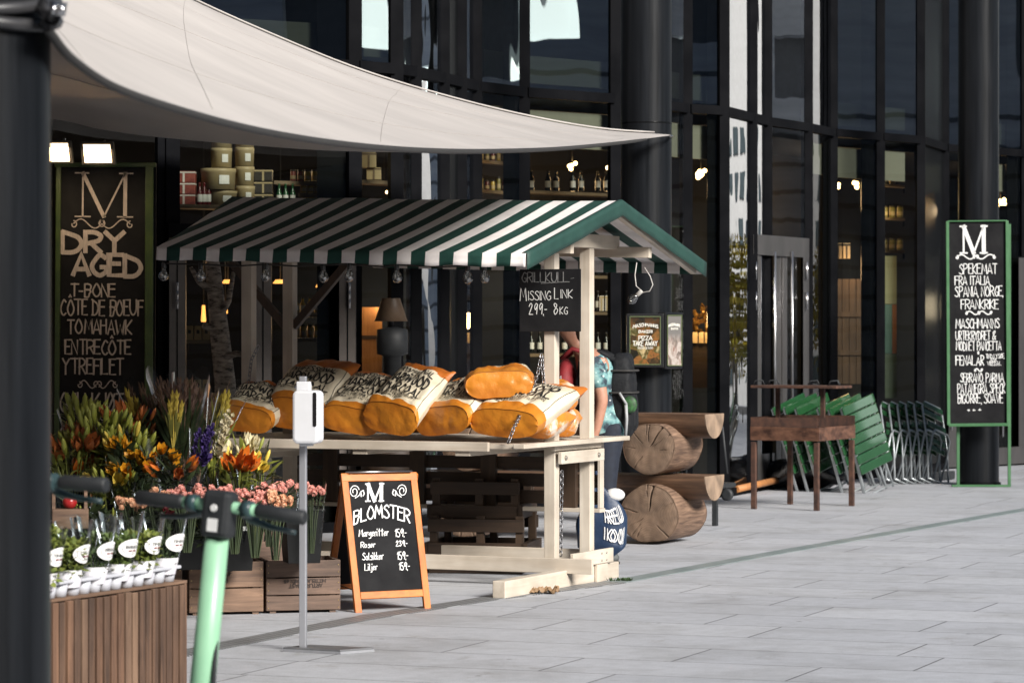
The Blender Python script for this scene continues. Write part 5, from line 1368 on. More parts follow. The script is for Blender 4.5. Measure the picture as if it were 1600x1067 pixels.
# black backpack
m_bp = mat('black_backpack_nylon', (.006, .0065, .008), (.011, .012, .014), scale=30, rough=.7, bump=.3, spec=.25)
t = thing('backpack', 'large black backpack with green patch on the shopper at the stall end', 'backpack', rl(.115, .13, 1.15), rad(-8))
mb = MB()
def sq(c, e): return math.copysign(abs(c) ** e, c)
def packf(u, v):
    a, b_ = 2 * math.pi * u, math.pi * (v - .5); k = sq(math.cos(b_), .45)
    tz_ = sq(math.sin(b_), .5)
    p = V((.095 * (1 - .22 * max(0, tz_)) * k * sq(math.cos(a), .55), .165 * k * sq(math.sin(a), .55), .29 * tz_))
    return p + V((.012, .012, .006)) * noise.noise(p * 14) + V((.006, .006, .0)) * abs(noise.noise(p * 30))
mb.sheet(packf, 64, 44)
mb.build('pack', m_bp, t)
mb = MB(); mb.sheet(lambda u, v: packf(u, v) * .5 + V((.062, 0, -.10)), 40, 24); mb.build('front_pocket', m_bp, t)
for zz in (.17, .02): MB().tube([V((.106 * sq(math.cos(a), .6), .178 * sq(math.sin(a), .6), zz)) for a in [2 * math.pi * i / 40 for i in range(41)]], .007, 6).build('compression_strap', m_hem, t)
mb = MB(); mb.ell((.07, -.165, -.06), (.05, .02, .06), 14, 8); mb.build('patch', mat('green_leaf_patch', (.03, .12, .03), (.01, .02, .01), scale=40, rough=.6), t)
mb = MB(); mb.tube([(.045, -.185, -.06), (.05, -.19, -.16), (.04, -.17, -.28)], .012, 6); mb.tube([(.0, -.185, .02), (.05, -.19, -.06)], .010, 6); mb.build('reflective_strap', mat('grey_strap', (.35, .36, .37), rough=.5), t)
for s in (-1, 1): MB().tube([(-.04, s * .12, .24), (-.14, s * .14, .30), (-.27, s * .14, .22), (-.30, s * .13, .05), (-.22, s * .14, -.1), (-.08, s * .14, -.2)], .02, 8).build('shoulder_strap', m_bp, t)
# navy tote bag held in the near hand
m_navy = mat('navy_nylon', (.005, .018, .048), (.009, .028, .07), scale=8, rough=.5, bump=.4, bscale=24)
tp_ = rl(-.07, -.10, .0)
t = thing('tote_bag', 'full navy blue tote bag with white outline letters hanging from the shopper', 'tote bag', tp_, rad(-8))
mb = MB()
def tote(u, v):
    a = 2 * math.pi * u; k = (1 - .88 * max(0, (v - .45) / .55) ** 1.2) * (min(1, v * 5 + .35)); s_ = .5
    ca_, sa_ = math.cos(a), math.sin(a)
    x = .07 + .17 * k * abs(ca_) ** .7 * (1 if ca_ > 0 else -1); y = -.02 + .075 * k * abs(sa_) ** .8 * (1 if sa_ > 0 else -1); z = .06 + .56 * v + .02 * math.sin(3 * a + v * 4)
    x = lerp(x, .02, max(0, (v - .5) * 2) ** 2)
    return V((x, y, z)) + V((.014, .014, .01)) * noise.noise(V((x * 14, y * 14, z * 6)))
mb.sheet(tote, 48, 30); mb.sheet(lambda u, v: tote(u, 0).lerp(V((.07, -.02, .07)), v), 48, 3)
mb.build('bag', m_navy, t)
for dx in (-.01, .04): MB().tube([(dx, -.03, .60), (dx * .5, -.01, .68), (.0, .0, .745), (dx * .3, .02, .70), (dx, .03, .60)], [.016, .012, .010, .012, .016], 8).build('handle', m_navy, t)
mb = MB(); mb.ell((.16, -.02, .48), (.07, .04, .045), 14, 8); mb.build('packed_item', mat('white_wrapping', (.75, .74, .72), rough=.5, bump=.4, scale=12), t)
def tfm(x, y):
    u = -.25 + (x - .5) * .235 + .04; p = tote(u % 1, 1 - y); return p + V((.0, -.008, 0)) + V((.004, 0, 0))
mb = MB(); write(mb, 'REU', .42, .98, .56, .40, tfm, .010, sub=.03, gap=2.4, dbl=.032); write(mb, 'IOOI', .40, .98, .80, .64, tfm, .010, sub=.03, gap=2.8, dbl=.032)
mb.build('lettering', m_white, t)
# dark pallets under the stall
for k, (px0, px1, yb_, zz, Yp_, lb) in enumerate(((668, 815, 868, .12, 21.0, 'lower dark wooden pallet collar stacked under the stall'), (672, 808, 838, .36, 21.1, 'upper dark wooden pallet collar stacked under the stall'))):
    a = V(((px0 - CX) / F * Yp_, Yp_, zz)); wdt = (px1 - px0) / F * Yp_ * 1.04
    t = thing('pallet', lb, 'pallet', a, YAW * .4, 'dark pallets under the stall')
    for z_ in (0, .155):
        MB().bx(0, wdt, 0, .02, z_, z_ + .085).build('board', m_pal if 'm_pal' in globals() else m_dwood, t, bevel=.004)
        MB().bx(0, wdt, .58, .60, z_, z_ + .085).build('board', m_dwood, t, bevel=.004)
    for x in (.01, wdt * .5, wdt - .06):
        MB().bx(x, x + .05, .021, .07, -.02, .26).build('block', m_dwoodz, t)
        MB().bx(x, x + .05, .53, .579, -.02, .26).build('block', m_dwoodz, t)
    for x in (0, wdt - .02): MB().bx(x + (.0 if x else -.021), x + (.041 if x else -.001), .0, .6, 0, .085).build('board', m_dwood, t)
MB_p = V(((668 - CX) / F * 21.0, 21.0, 0))
t = thing('plank', 'dark plank base lying on the ground beneath the pallet collars', 'plank', MB_p, YAW * .4); MB().bx(.0, .62, .05, .55, .002, .098).build('plank', m_dwood, t)
# ------------------------------------------------------------------ dry aged menu board and its floodlights
Yd = 23.7
db = thing('menu_board', 'large black menu board with yellow green frame lit by floodlights above the flowers', 'menu board', V(((165 - CX) / F * Yd, Yd, 0)))
q = [P(88, 254, Yd), P(244, 256, Yd), P(240, 850, Yd), P(84, 850, Yd)]
n = V((0, -1, 0))
MB().prism(q, (0, .04, 0)).build('board', m_board, db, world=True)
m_ygf = mat('lime_green_frame', (.055, .085, .015), (.03, .055, .012), scale=6, rough=.4, bump=.2)
for a, b, w_ in ((P(92, 258, Yd), P(88, 848, Yd), .045), (P(234, 256, Yd), P(232, 848, Yd), .075), (P(86, 258, Yd), P(244, 258, Yd), .04)):
    mb = MB(); mb.beam(a + V((0, -.012, 0)), b + V((0, -.012, 0)), w_ * .8, .03 if w_ > .041 else .034, up=V((0, 1, 0))); mb.build('frame', m_ygf, db, world=True, bevel=.004)
for px in (100, 228):
    a = V(((px - CX) / F * Yd, Yd + .02, 0)); mb = MB(); mb.beam(a, a + Z * .2, .05, .05, up=V((0, 1, 0))); mb.build('leg', m_frame, db, world=True)
m_pink = mat('dry_chalk', (.58, .50, .45), (.32, .28, .25), scale=26, rough=.9, stretch=(6, 1, .6), lo=.3, hi=.7)
fd_ = board_map(88, 244, 254, 850, *q, n, .006)
mb = MB(); serif_m(mb, 117, 209, 338, 270, fd_, 3.0); mb.build('letter', m_pink, db, world=True)
mb = MB(); swirl(mb, 138, 349, 44, 14, fd_, .9, flip=1); swirl(mb, 182, 349, 44, 14, fd_, .9, flip=-1); mb.build('flourish', m_pink, db, world=True)
for s_, x0, x1, yb_, yt_, hw in (('DRY', 99, 194, 394, 362, 3.6), ('AGED', 116, 222, 430, 398, 3.6), ('T-BONE', 112, 182, 463, 443, 1.25), ('CÔTE DE BOEUF', 97, 225, 492, 468, 1.2), ('TOMAHAWK', 108, 208, 521, 499, 1.2), ('ENTRECÔTE', 104, 207, 553, 531, 1.25),
                                 ('YTREFILET', 100, 196, 584, 560, 1.25), ('GULLKJØTT', 97, 210, 643, 614, 1.4), ('GALICIAN BLOND', 98, 232, 682, 664, 1.2)):
    mb = MB(); write(mb, s_, x0, x1, yb_, yt_, fd_, hw, wob=1.0, gap=1.1); mb.build('text_line', m_pink, db, world=True)
for yy in (600, 650):
    mb = MB(); swirl(mb, 140, yy, 26, 12, fd_, .8, flip=1); swirl(mb, 170, yy, 26, 12, fd_, .8, flip=-1); mb.build('flourish', m_pink, db, world=True)
m_lamp = emis('floodlight_diffuser', (1, .76, .50), 1.7)
m_lcase = mat('floodlight_housing', (.02, .018, .016), rough=.5, metal=.3)
def flood(label, px, py, hw, hh, sk):
    Yl = 23.25; c = P(px, py, Yl)
    t = thing('floodlight', label, 'lamp', c, 0, 'floodlights above the menu board')
    a, b = hw / F * Yl, hh / F * Yl
    fr = [V((-a + sk, 0, b)), V((a, 0, b)), V((a + .008, .05, -b)), V((-a - .004, .05, -b))]
    MB().prism([p * 1.22 for p in fr], (0, .07, .01)).build('housing', m_lcase, t, bevel=.004)
    MB().prism([p + V((0, -.004, 0)) for p in fr], (0, .003, 0)).build('diffuser', m_lamp, t)
    mb = MB(); mb.tube([(-a * 1.1, .06, 0), (-a * 1.1, .14, .06), (a * 1.1, .14, .06), (a * 1.1, .06, 0)], .006, 6); mb.tube([(0, .14, .06), (0, .45, .12)], .008, 6); mb.build('bracket', m_lcase, t)
    L = bpy.data.lights.new('flood_light', 'AREA'); L.energy = 2.0; L.color = (1, .74, .45); L.size = .18; lo = bpy.data.objects.new('flood_light', L); COL.objects.link(lo)
    lo.location = c + V((0, -.06, -.02)); lo.rotation_euler = (rad(38), 0, 0)
flood('lit floodlight above the middle of the dry aged menu board', 152, 240, 20, 14, -.01)
flood('lit floodlight half hidden behind the near column, left of the other one', 88, 238, 18, 14, -.03)

# ------------------------------------------------------------------ crates, planter, buckets
m_crate = wood('aged_crate_wood', (.27, .165, .105), (.085, .05, .033), 'x', rough=.7, scale=2.6, bump=.5)
m_crate2 = wood('darker_crate_wood', (.19, .12, .085), (.06, .038, .028), 'x', rough=.7, scale=2.6, bump=.5)
m_stamp = mat('stamp_ink', (.03, .02, .016), rough=.8)
m_nail = mat('brass_nail', (.5, .36, .16), rough=.35, metal=.8)
CY = rad(14)
def crate(label, pos, w, d, h, rows, mt, lines, yaw=CY):
    t = thing('wooden_crate', label, 'crate', pos, yaw, 'old fruit crates under the flowers')
    hh = h / rows
    for i in range(rows):
        for (x0, x1, y0, y1) in ((0, w, 0, .012), (0, w, d - .012, d)):
            MB().bx(x0, x1, y0, y1, i * hh + .004 + (.012 if i == 0 else 0), (i + 1) * hh - .003).build('slat', mt, t, bevel=.003)
    for x0 in (.0, w - .02):
        mb = MB(); mb.bx(x0, x0 + .02, .0122, d - .0122, .014, h - .004); mb.build('end_board', mt, t)
    MB().bx(.021, w - .021, .0125, d - .0125, h - .045, h - .03).build('lid', mt, t)
    MB().bx(.021, w - .021, .0125, d - .0125, .016, .026).build('base', mt, t)
    for x0 in (.022, w - .06): MB().bx(x0, x0 + .035, .0125, .04, .0, h - .05).build('corner_post', mt, t)
    mb = MB()
    for i in range(rows):
        for x in (.012, w - .012):
            for zz in (.3, .7): mb.lathe([(.004, 0), (.002, .002)], (x, -.0005, (i + zz) * hh), 6, rot=Matrix.Rotation(rad(90), 3, 'X'))
    mb.build('nails', m_nail, t)
    for s_, x0, x1, z0, z1 in lines:
        mb = MB(); write(mb, s_, x0, x1, z0, z1, lambda x, y: V((x, -.002, y)), .0022, gap=1.2); mb.build('stamp', m_stamp, t)
    return t
g1 = G(532, 956) ; cw = .42
ca_, sa_ = math.cos(CY), math.sin(CY)
cx_ = V((ca_, sa_, 0))
crate('darker three slat crate with faded stamp behind the dispenser pole', g1 - cx_ * .425, .425, .36, .30, 3, m_crate2, [('MITTELNKIRCHEN 68', .34, .10, .19, .172), ('ARTUR QUAST', .32, .13, .165, .145)])
crate('brown two slat crate with hand hole between the scooter stem and the dispenser pole', g1 - cx_ * .86 + V((0, -.02, 0)), .42, .36, .30, 2, m_crate, [('OBSTHOF', .12, .24, .22, .245), ('LEV-5-0860 - P.T.', .10, .36, .20, .18)])
crate('third crate further back, mostly hidden behind the buckets of roses', g1 - cx_ * .62 + V((0, .42, 0)), .42, .34, .42, 3, m_crate2, [])
crate('fourth crate at the left, hidden behind the slatted planter', g1 - cx_ * 1.32 + V((0, -.02, 0)), .42, .36, .30, 2, m_crate, [])
# dark tiered stand that carries the upper row of flowers
sd_ = V(((120 - CX) / F * 18.9, 18.9, 0))
t = thing('flower_stand', 'dark tiered stand behind the crates carrying the tall flower buckets', 'stand', sd_, CY)
MB().bx(-.25, 1.02, 0, .45, .48, .51).build('shelf', m_frame, t); MB().bx(-.25, 1.02, .0, .03, .20, .46).build('front_board', m_frame, t)
for x in (-.2, .97): MB().bx(x - .02, x + .02, .05, .4, 0, .48).build('leg', m_frame, t)
m_slat = wood('reddish_planter_slat', (.21, .115, .068), (.07, .038, .024), 'z', rough=.65, scale=2.2, bump=.4)
pa, pb_ = V(((72 - CX) / F * 12.1, 12.1, 0)), V(((299 - CX) / F * 13.1, 13.1, 0))
PYAW = math.atan2((pb_ - pa).y, (pb_ - pa).x); PW = (pb_ - pa).length; PZ = CH - (906 - HZ) / F * 13.1
pl = thing('planter_box', 'slatted reddish brown wooden planter box carrying trays of potted herbs', 'planter', pa, PYAW)
k = 0; x = 0
rr = random.Random(2)
slm = [m_slat, wood('brown_planter_slat', (.15, .085, .052), (.045, .026, .017), 'z', rough=.7, scale=2.6, bump=.5), wood('pale_planter_slat', (.24, .15, .095), (.09, .052, .034), 'z', rough=.7, scale=2.0, bump=.5)]
mb = MB()
while x < PW - .03:
    mb.bx(x, x + .0385, 0 + rr.uniform(0, .006), .020, .02, PZ - .012 - rr.uniform(0, .006), m=rr.choice((0, 0, 1, 1, 2))); x += .0535
mb.build('front_slats', slm, pl, bevel=.003)
mb = MB(); y = .02
while y < .5: mb.bx(PW - .018, PW, y, y + .044, .02, PZ - .012); y += .0495
mb.build('side_slats', m_slat, pl, bevel=.003)
MB().bx(.0, PW - .022, .045, .52, .03, PZ - .02).build('liner', m_inner, pl)
MB().bx(.0, PW - .0, .02, .55, PZ - .012, PZ).build('top_boards', m_crate, pl)
def L2W(x, y, z=0): return pa + V((math.cos(PYAW) * x - math.sin(PYAW) * y, math.sin(PYAW) * x + math.cos(PYAW) * y, z))

# herb trays and pots
m_tray = mat('grey_plastic_tray', (.50, .51, .55), (.44, .45, .49), scale=6, rough=.4)
def tray(label, x0, x1):
    t = thing('plant_tray', label, 'tray', L2W(x0, .03, PZ), PYAW, 'grey trays of herbs on the planter')
    w_ = x1 - x0
    MB().bx(0, w_, -.02, .28, .052, .066).build('rim', m_tray, t, bevel=.004)
    n_ = max(2, round(w_ / .085)); 
    for j in range(2):
        for i in range(n_):
            MB().lathe([(.028, 0.0), (.036, .05)], ((i + .5) * w_ / n_, .025 + .14 * j, .001), 16).build('cup', m_tray, t)
    return t
def xof(px): 
    k_ = (px - CX) / F; return (k_ * pa.y - pa.x) / (math.cos(PYAW) - k_ * math.sin(PYAW))
tray('grey herb tray at the right end of the slatted planter', xof(206), xof(287)); tray('middle grey herb tray on the slatted planter', xof(122), xof(204)); tray('grey herb tray at the left end, partly behind the near column', xof(66), xof(120))
m_clear = glassmat('cellophane', (.93, .94, .93), ior=1.12, rough=.2, base=.0)
m_sl = mat('white_printed_sleeve', (.70, .69, .72), (.55, .52, .58), scale=9, rough=.35, lo=.5, hi=.7)
m_lbl = mat('white_label', (.78, .78, .76), rough=.5)
m_lred = mat('label_red', (.16, .02, .03), rough=.5); m_lgry = mat('label_print', (.16, .16, .16), rough=.5)
hg = [mat('herb_green', (.055, .095, .022), (.11, .15, .035), scale=30, rough=.55), mat('herb_dark_green', (.03, .055, .02), (.06, .09, .03), scale=30, rough=.55), mat('herb_yellow_green', (.20, .22, .04), (.11, .15, .03), scale=30, rough=.55)]
HN = [0]
def herb(label, px, row, kind, h=.17, lab=True, tag_txt='TIMIAN'):
    HN[0] += 1; r = random.Random(HN[0] * 11)
    x = xof(px); p = L2W(x, .055 + .14 * row, PZ + .03)
    t = thing('herb_pot', label, 'potted herb', p, PYAW + r.uniform(-.2, .2), 'herbs in clear sleeves on the planter'); t.scale = (1.42, 1.42, 1.12)
    mb = MB()
    for _ in range(420):
        a, q, z_ = r.uniform(0, 6.28), r.random() ** .5, r.uniform(.03, h)
        rad_i = (.028 + .028 * z_ / .2) * q
        c = V((rad_i * math.cos(a), rad_i * math.sin(a), z_)); d = V((math.cos(a) * r.uniform(-.3, 1), math.sin(a) * r.uniform(-.3, 1), r.uniform(-.4, .9)))
        L_ = {0: .018, 1: .011, 2: .022}[kind] * r.uniform(.7, 1.3)
        mb.leaf(c, d, d.cross(V((r.random() - .5, r.random() - .5, .7))), L_, L_ * .6, .3, 2)
    for _ in range(9):
        a = r.uniform(0, 6.28); mb.tube([(.012 * math.cos(a), .012 * math.sin(a), 0), (.035 * math.cos(a), .035 * math.sin(a), h * .8)], .0014, 4, cap=False)
    mb.build('foliage', hg[kind], t)
    MB().lathe([(.024, 0), (.034, .055)], (0, 0, .001), 16).build('pot', mat('brown_pot', (.06, .03, .02), rough=.6) if HN[0] == 1 else bpy.data.materials['brown_pot'], t)
    MB().lathe([(.030, .002), (.0385, .05), (.040, .062)], (0, 0, 0), 20, caps=False).build('sleeve_base', m_sl, t)
    mb = MB()
    def sl_(u, v):
        a = 2 * math.pi * u; rr_ = lerp(.040, .066, v) * (1 + .03 * math.sin(5 * a + HN[0]))
        return V((rr_ * math.cos(a), rr_ * math.sin(a), .055 + .165 * v + .012 * v * math.sin(2 * a + HN[0])))
    mb.sheet(sl_, 28, 5); mb.build('sleeve', m_clear, t)
    if lab:
        def lp(x_, y_):
            a = -math.pi / 2 + x_ / .052; zz = .118 + y_
            rr_ = lerp(.040, .066, (zz - .055) / .165) + .0035
            return V((rr_ * math.cos(a), rr_ * math.sin(a), zz))
        mb = MB()
        for i in range(20):
            a0, a1 = 2 * math.pi * i / 20, 2 * math.pi * (i + 1) / 20
            for k0, k1 in ((0, .5), (.5, 1)):
                mb.quad(lp(.044 * k0 * math.cos(a0), .033 * k0 * math.sin(a0)), lp(.044 * k1 * math.cos(a0), .033 * k1 * math.sin(a0)), lp(.044 * k1 * math.cos(a1), .033 * k1 * math.sin(a1)), lp(.044 * k0 * math.cos(a1), .033 * k0 * math.sin(a1)))
        l_ = mb.build('label', m_lbl, t)
        lo_ = lambda x_, y_: (lambda v: v + V((v.x, v.y, 0)).normalized() * .001)(lp(x_, -y_))
        mb = MB(); write(mb, tag_txt, -.022, .022, -.001, -.010, lo_, .0011, gap=1.6); mb.build('print', m_lgry, l_)
        mb = MB(); ribbon(mb, [(-.012, .009), (-.003, .009)], .0028, lo_); ribbon(mb, [(.004, .009), (.013, .009)], .0028, lo_); mb.build('mark', m_lred, l_)
        mb = MB(); ribbon(mb, [(.032 * math.cos(2 * math.pi * i / 24), .022 * math.sin(2 * math.pi * i / 24)) for i in range(25)], .0006, lo_); mb.build('ring', m_lgry, l_)
herb('tall herb with feathery leaves half hidden by the near column', 86, 0, 2, .22)
for px, row, kind, tx, lb in ((100, 1, 0, 'DILL', 'tall feathery herb behind, second from the near column'), (127, 0, 2, 'DILL', 'yellowish herb beside the left tray edge'), (166, 0, 1, 'OREGANO', 'oregano pot with oval label in the middle tray, left side'), (148, 1, 0, 'OREGANO', 'rear herb pot in the middle tray, left side'),
                      (203, 0, 0, 'BASILIKUM', 'basil pot in the middle tray, right side'), (187, 1, 1, 'BASILIKUM', 'rear herb pot with clear sleeve between the two basil pots'), (240, 0, 2, 'TIMIAN', 'yellowish thyme pot second from the right end of the planter'), (222, 1, 0, 'BASILIKUM', 'rear basil pot behind the large label at the right hand tray'),
                      (256, 1, 1, 'TIMIAN', 'rear thyme pot with label raised at the middle of the right hand tray'), (276, 0, 1, 'TIMIAN', 'thyme pot at the right end of the planter with round label')):
    herb(lb, px, row, kind, .13 if kind == 1 else .16, tag_txt=tx, lab=(row == 0 or px in (222, 256)))
t = thing('apple_crate', 'tiny wooden apple crate with red apples at the left behind the herbs', 'crate', P(116, 826, 14.6), rad(8))
MB().bx(-.10, .065, 0, .10, 0, .09).build('box', m_crate, t, bevel=.004); MB().bx(-.10, -.085, .0, .10, .0901, .20).build('post', m_crate, t); MB().bx(.045, .06, .0, .1, .0901, .19).build('post', m_crate, t)
for x in (-.02,): MB().ell((x, .05, .12), (.034, .034, .032), 16, 10).build('apple', mat('red_apple', (.40, .02, .02), (.3, .02, .02), rough=.25) if x < -.01 else bpy.data.materials['red_apple'], t)
MB().bx(.0, .022, -.003, -.001, .03, .055).build('hand_hole', m_panel, t)

# ------------------------------------------------------------------ flowers
m_bucket = mat('black_plastic_bucket', (.004, .0045, .005), (.007, .0075, .008), rough=.4, spec=.2)
def bucket(label, px, pyb, Y, w, h, square=True, sticker=False, grp='black flower buckets'):
    b = P(px, pyb, Y); w = w / F * Y; h = h / F * Y
    t = thing('flower_bucket', label, 'bucket', b, CY, grp)
    seg = 4 if square else 24; ro = Matrix.Rotation(rad(45), 3, 'Z') if square else None
    k = .70 if square else .5
    MB().lathe([(w * k * .82, 0), (w * k, h - .012), (w * k * 1.04, h - .011), (w * k * 1.04, h), (w * k * .96, h), (w * k * .8, .01)], (0, 0, 0), seg, rot=ro, smooth=not square).build('pail', m_bucket, t, bevel=.004)
    MB().lathe([(w * k * .9, h * .86), (w * k * .9, h * .87)], (0, 0, 0), seg, rot=ro, smooth=False).build('water', m_panel, t)
    if sticker: MB().box((w * .22, -w * .5 - .001, h * .72), (.03, .002, .024)).build('sticker', m_lbl, t)
    return t
bucket('square black bucket of roses with a small white sticker, on the brown crate', 366, 890, 17.75, 60, 92, sticker=True)
bucket('square black bucket of roses on the darker crate by the dispenser pole', 471, 878, 17.9, 62, 84)
bucket('black bucket of roses half hidden by the scooter display', 300, 888, 17.7, 62, 92)
bucket('black bucket of lilies at the left, behind the herb pots', 215, 860, 18.0, 70, 80); bucket('black bucket behind the apple crate at the far left', 130, 860, 18.0, 80, 90)
m_st = mat('flower_stem', (.05, .085, .02), (.09, .12, .03), scale=30, rough=.5)
m_lf = [mat('lily_leaf', (.09, .11, .016), (.17, .18, .03), scale=12, rough=.45), mat('dark_leaf', (.018, .032, .012), (.04, .055, .02), scale=12, rough=.5), mat('olive_leaf', (.10, .10, .02), (.16, .15, .03), scale=12, rough=.5)]
PET = {k: mat(k, a, b, scale=18, rough=.5) for k, a, b in (('orange_petal', (.70, .20, .02), (.58, .12, .015)), ('rust_petal', (.46, .14, .035), (.34, .09, .025)), ('yellow_petal', (.72, .55, .10), (.62, .45, .06)), ('cream_petal', (.75, .68, .45), (.68, .58, .32)), ('golden_petal', (.72, .36, .02), (.6, .25, .01)),
       ('pink_petal', (.70, .36, .30), (.62, .26, .22)), ('peach_petal', (.72, .45, .28), (.65, .33, .2)), ('purple_petal', (.055, .035, .16), (.10, .06, .22)), ('white_petal', (.74, .68, .52), (.66, .58, .4)), ('wine_petal', (.15, .015, .02), (.09, .01, .015)), ('bud_green', (.30, .31, .045), (.20, .23, .04)), ('dry_wheat', (.50, .38, .06), (.38, .28, .04)), ('brown_grass', (.085, .045, .038), (.15, .085, .05)))}
m_stamen = mat('dark_stamen', (.10, .03, .01), rough=.6)
_proto = {}
def bloom(kind, pet):
    """shared bloom meshes, opening towards +z"""
    key = (kind, pet)
    if key in _proto: return _proto[key]
    r = random.Random(hash(kind) % 7 + len(pet)); mb = MB()
    if kind == 'lily':
        for k in range(6):
            a = math.pi / 3 * k + .1; w_ = .05 if k % 2 else .038
            d = V((math.cos(a), math.sin(a), 1.15)); mb.leaf((0, 0, 0), d, (-math.sin(a), math.cos(a), 0), .115, w_, -.55, 6, cup=.12)
        for k in range(5):
            a = k * 1.256; e = V((.022 * math.cos(a), .022 * math.sin(a), .075)); mb.tube([(0, 0, .01), e], .0012, 4, m=0); mb.ell(e, (.004, .004, .007), 6, 5, m=1)
    elif kind == 'rose':
        for ring, (n_, rd, tl, L_) in enumerate(((3, .006, .15, .030), (4, .010, .32, .032), (5, .013, .6, .032))):
            for k in range(n_):
                a = 6.283 * k / n_ + ring * .6; d = V((math.cos(a) * tl, math.sin(a) * tl, 1))
                mb.leaf((rd * math.cos(a) * .4, rd * math.sin(a) * .4, .0), d, (-math.sin(a), math.cos(a), 0), L_, .034, -.25, 4, cup=-.35)
        mb.ell((0, 0, .014), (.013, .013, .017), 8, 6)
    elif kind == 'bud':
        mb.lathe([(.0005, 0), (.007, .012), (.0115, .04), (.009, .068), (.0005, .086)], (0, 0, 0), 8)
    elif kind == 'alstro':
        for k in range(6):
            a = math.pi / 3 * k; d = V((math.cos(a) * .7, math.sin(a) * .7, 1)); mb.leaf((0, 0, 0), d, (-math.sin(a), math.cos(a), 0), .055, .028, -.2, 4, cup=.1)
        for k in range(3): mb.leaf((0, 0, 0), (math.cos(k * 2.1) * .3, math.sin(k * 2.1) * .3, 1), (-math.sin(k * 2.1), math.cos(k * 2.1), 0), .045, .014, -.1, 3)
    elif kind == 'tulip':
        for k in range(6):
            a = math.pi / 3 * k; d = V((math.cos(a) * .32, math.sin(a) * .32, 1)); mb.leaf((.008 * math.cos(a), .008 * math.sin(a), 0), d, (-math.sin(a), math.cos(a), 0), .085, .045, .12, 5, cup=.25)
    elif kind == 'floret':
        for k in range(6):
            a = math.pi / 3 * k + .2; d = V((math.cos(a) * .8, math.sin(a) * .8, 1)); mb.leaf((0, 0, 0), d, (-math.sin(a), math.cos(a), 0), .042, .030, -.3, 4, cup=.2)
    me = bpy.data.meshes.new('bloom'); me.from_pydata([tuple(p) for p in mb.v], [], mb.f)
    me.materials.append(PET[pet]); me.materials.append(m_stamen)
    me.polygons.foreach_set('material_index', mb.m); me.polygons.foreach_set('use_smooth', mb.s)
    _proto[key] = me; return me
def put(kind, pet, par, p, d, s=1.0, nm='bloom'):
    o = bpy.data.objects.new(nm, bloom(kind, pet)); COL.objects.link(o); o.parent = par; o.location = p
    o.rotation_euler = V(d).to_track_quat('Z', 'Y').to_euler(); o.scale = (s, s, s); return o
BN = [0]
def bouquet(label, cat, px, py, Y, spec, spread, hh, leaf=0, nleaf=40, leafL=.10, drop=.45, sleeve=True, fan=.6, lean=0, leafW=.022):
    """bunch whose bloom mass centres on the photo point px, py at depth Y; spec = [(kind, petal, count, scale, up)]"""
    BN[0] += 1; r = random.Random(BN[0] * 17 + 3)
    if 'rose' not in label and Y < 17.75: Y += .35
    c = P(px, py, Y); sp = spread / F * Y; vh = hh / F * Y
    base = V((c.x - lean * .3, c.y, max(.3, c.z - drop)))
    t = thing('flower_bunch', label, cat, base, 0, 'cut flower bunches on display')
    cz = c.z - base.z
    st_ = MB()
    for kind, pet, cnt, sc, up in spec:
        for i in range(cnt):
            a = r.uniform(0, 6.28); q_ = r.random() ** .5
            p = V((sp * q_ * math.cos(a) + lean * .3, .8 * sp * q_ * math.sin(a), cz + vh * r.uniform(-1, 1) * (1.05 - .6 * q_)))
            d = V((math.cos(a) * q_ * fan + lean, math.sin(a) * q_ * fan - .75 * (1 - up), .35 + up))
            put(kind, pet, t, p, d, sc * r.uniform(.85, 1.15), 'bud' if kind == 'bud' else 'bloom')
            st_.tube([(.25 * p.x, .25 * p.y, 0), (p.x * .6, p.y * .6, p.z * .6), p], .0032, 5, cap=False)
    for i in range(nleaf):
        a = r.uniform(0, 6.28); q_ = r.random() ** .5; z_ = cz + r.uniform(-1.4, .75) * vh - .02
        p = V((sp * q_ * .95 * math.cos(a) + lean * .3, .8 * sp * q_ * math.sin(a), max(.02, z_)))
        d = V((math.cos(a) * .8 + lean, math.sin(a) * .8 - .2, r.uniform(-.1, 1.1)))
        st_.leaf(p, d, d.cross(V((r.uniform(-.6, .6), r.uniform(-.6, .6), 1))), leafL * r.uniform(.6, 1.25), leafW * r.uniform(.7, 1.4), r.uniform(-.4, .2), 3, cup=.15)
    st_.build('foliage', m_lf[leaf], t)
    if sleeve:
        mb = MB(); top = cz + vh * .85
        def sf(u, v):
            a = 2 * math.pi * u; rr_ = lerp(.05, sp * 1.12 + .02, v) * (1 + .05 * math.sin(4 * a + BN[0]))
            return V((rr_ * math.cos(a) + lean * .3 * v, .85 * rr_ * math.sin(a), lerp(.05, top, v) + .05 * v * math.sin(2 * a + 1.3 * BN[0])))
        mb.sheet(sf, 26, 6); mb.build('wrapper', m_clear, t)
    return t
Lb, Lo = 'bud', 'lily'
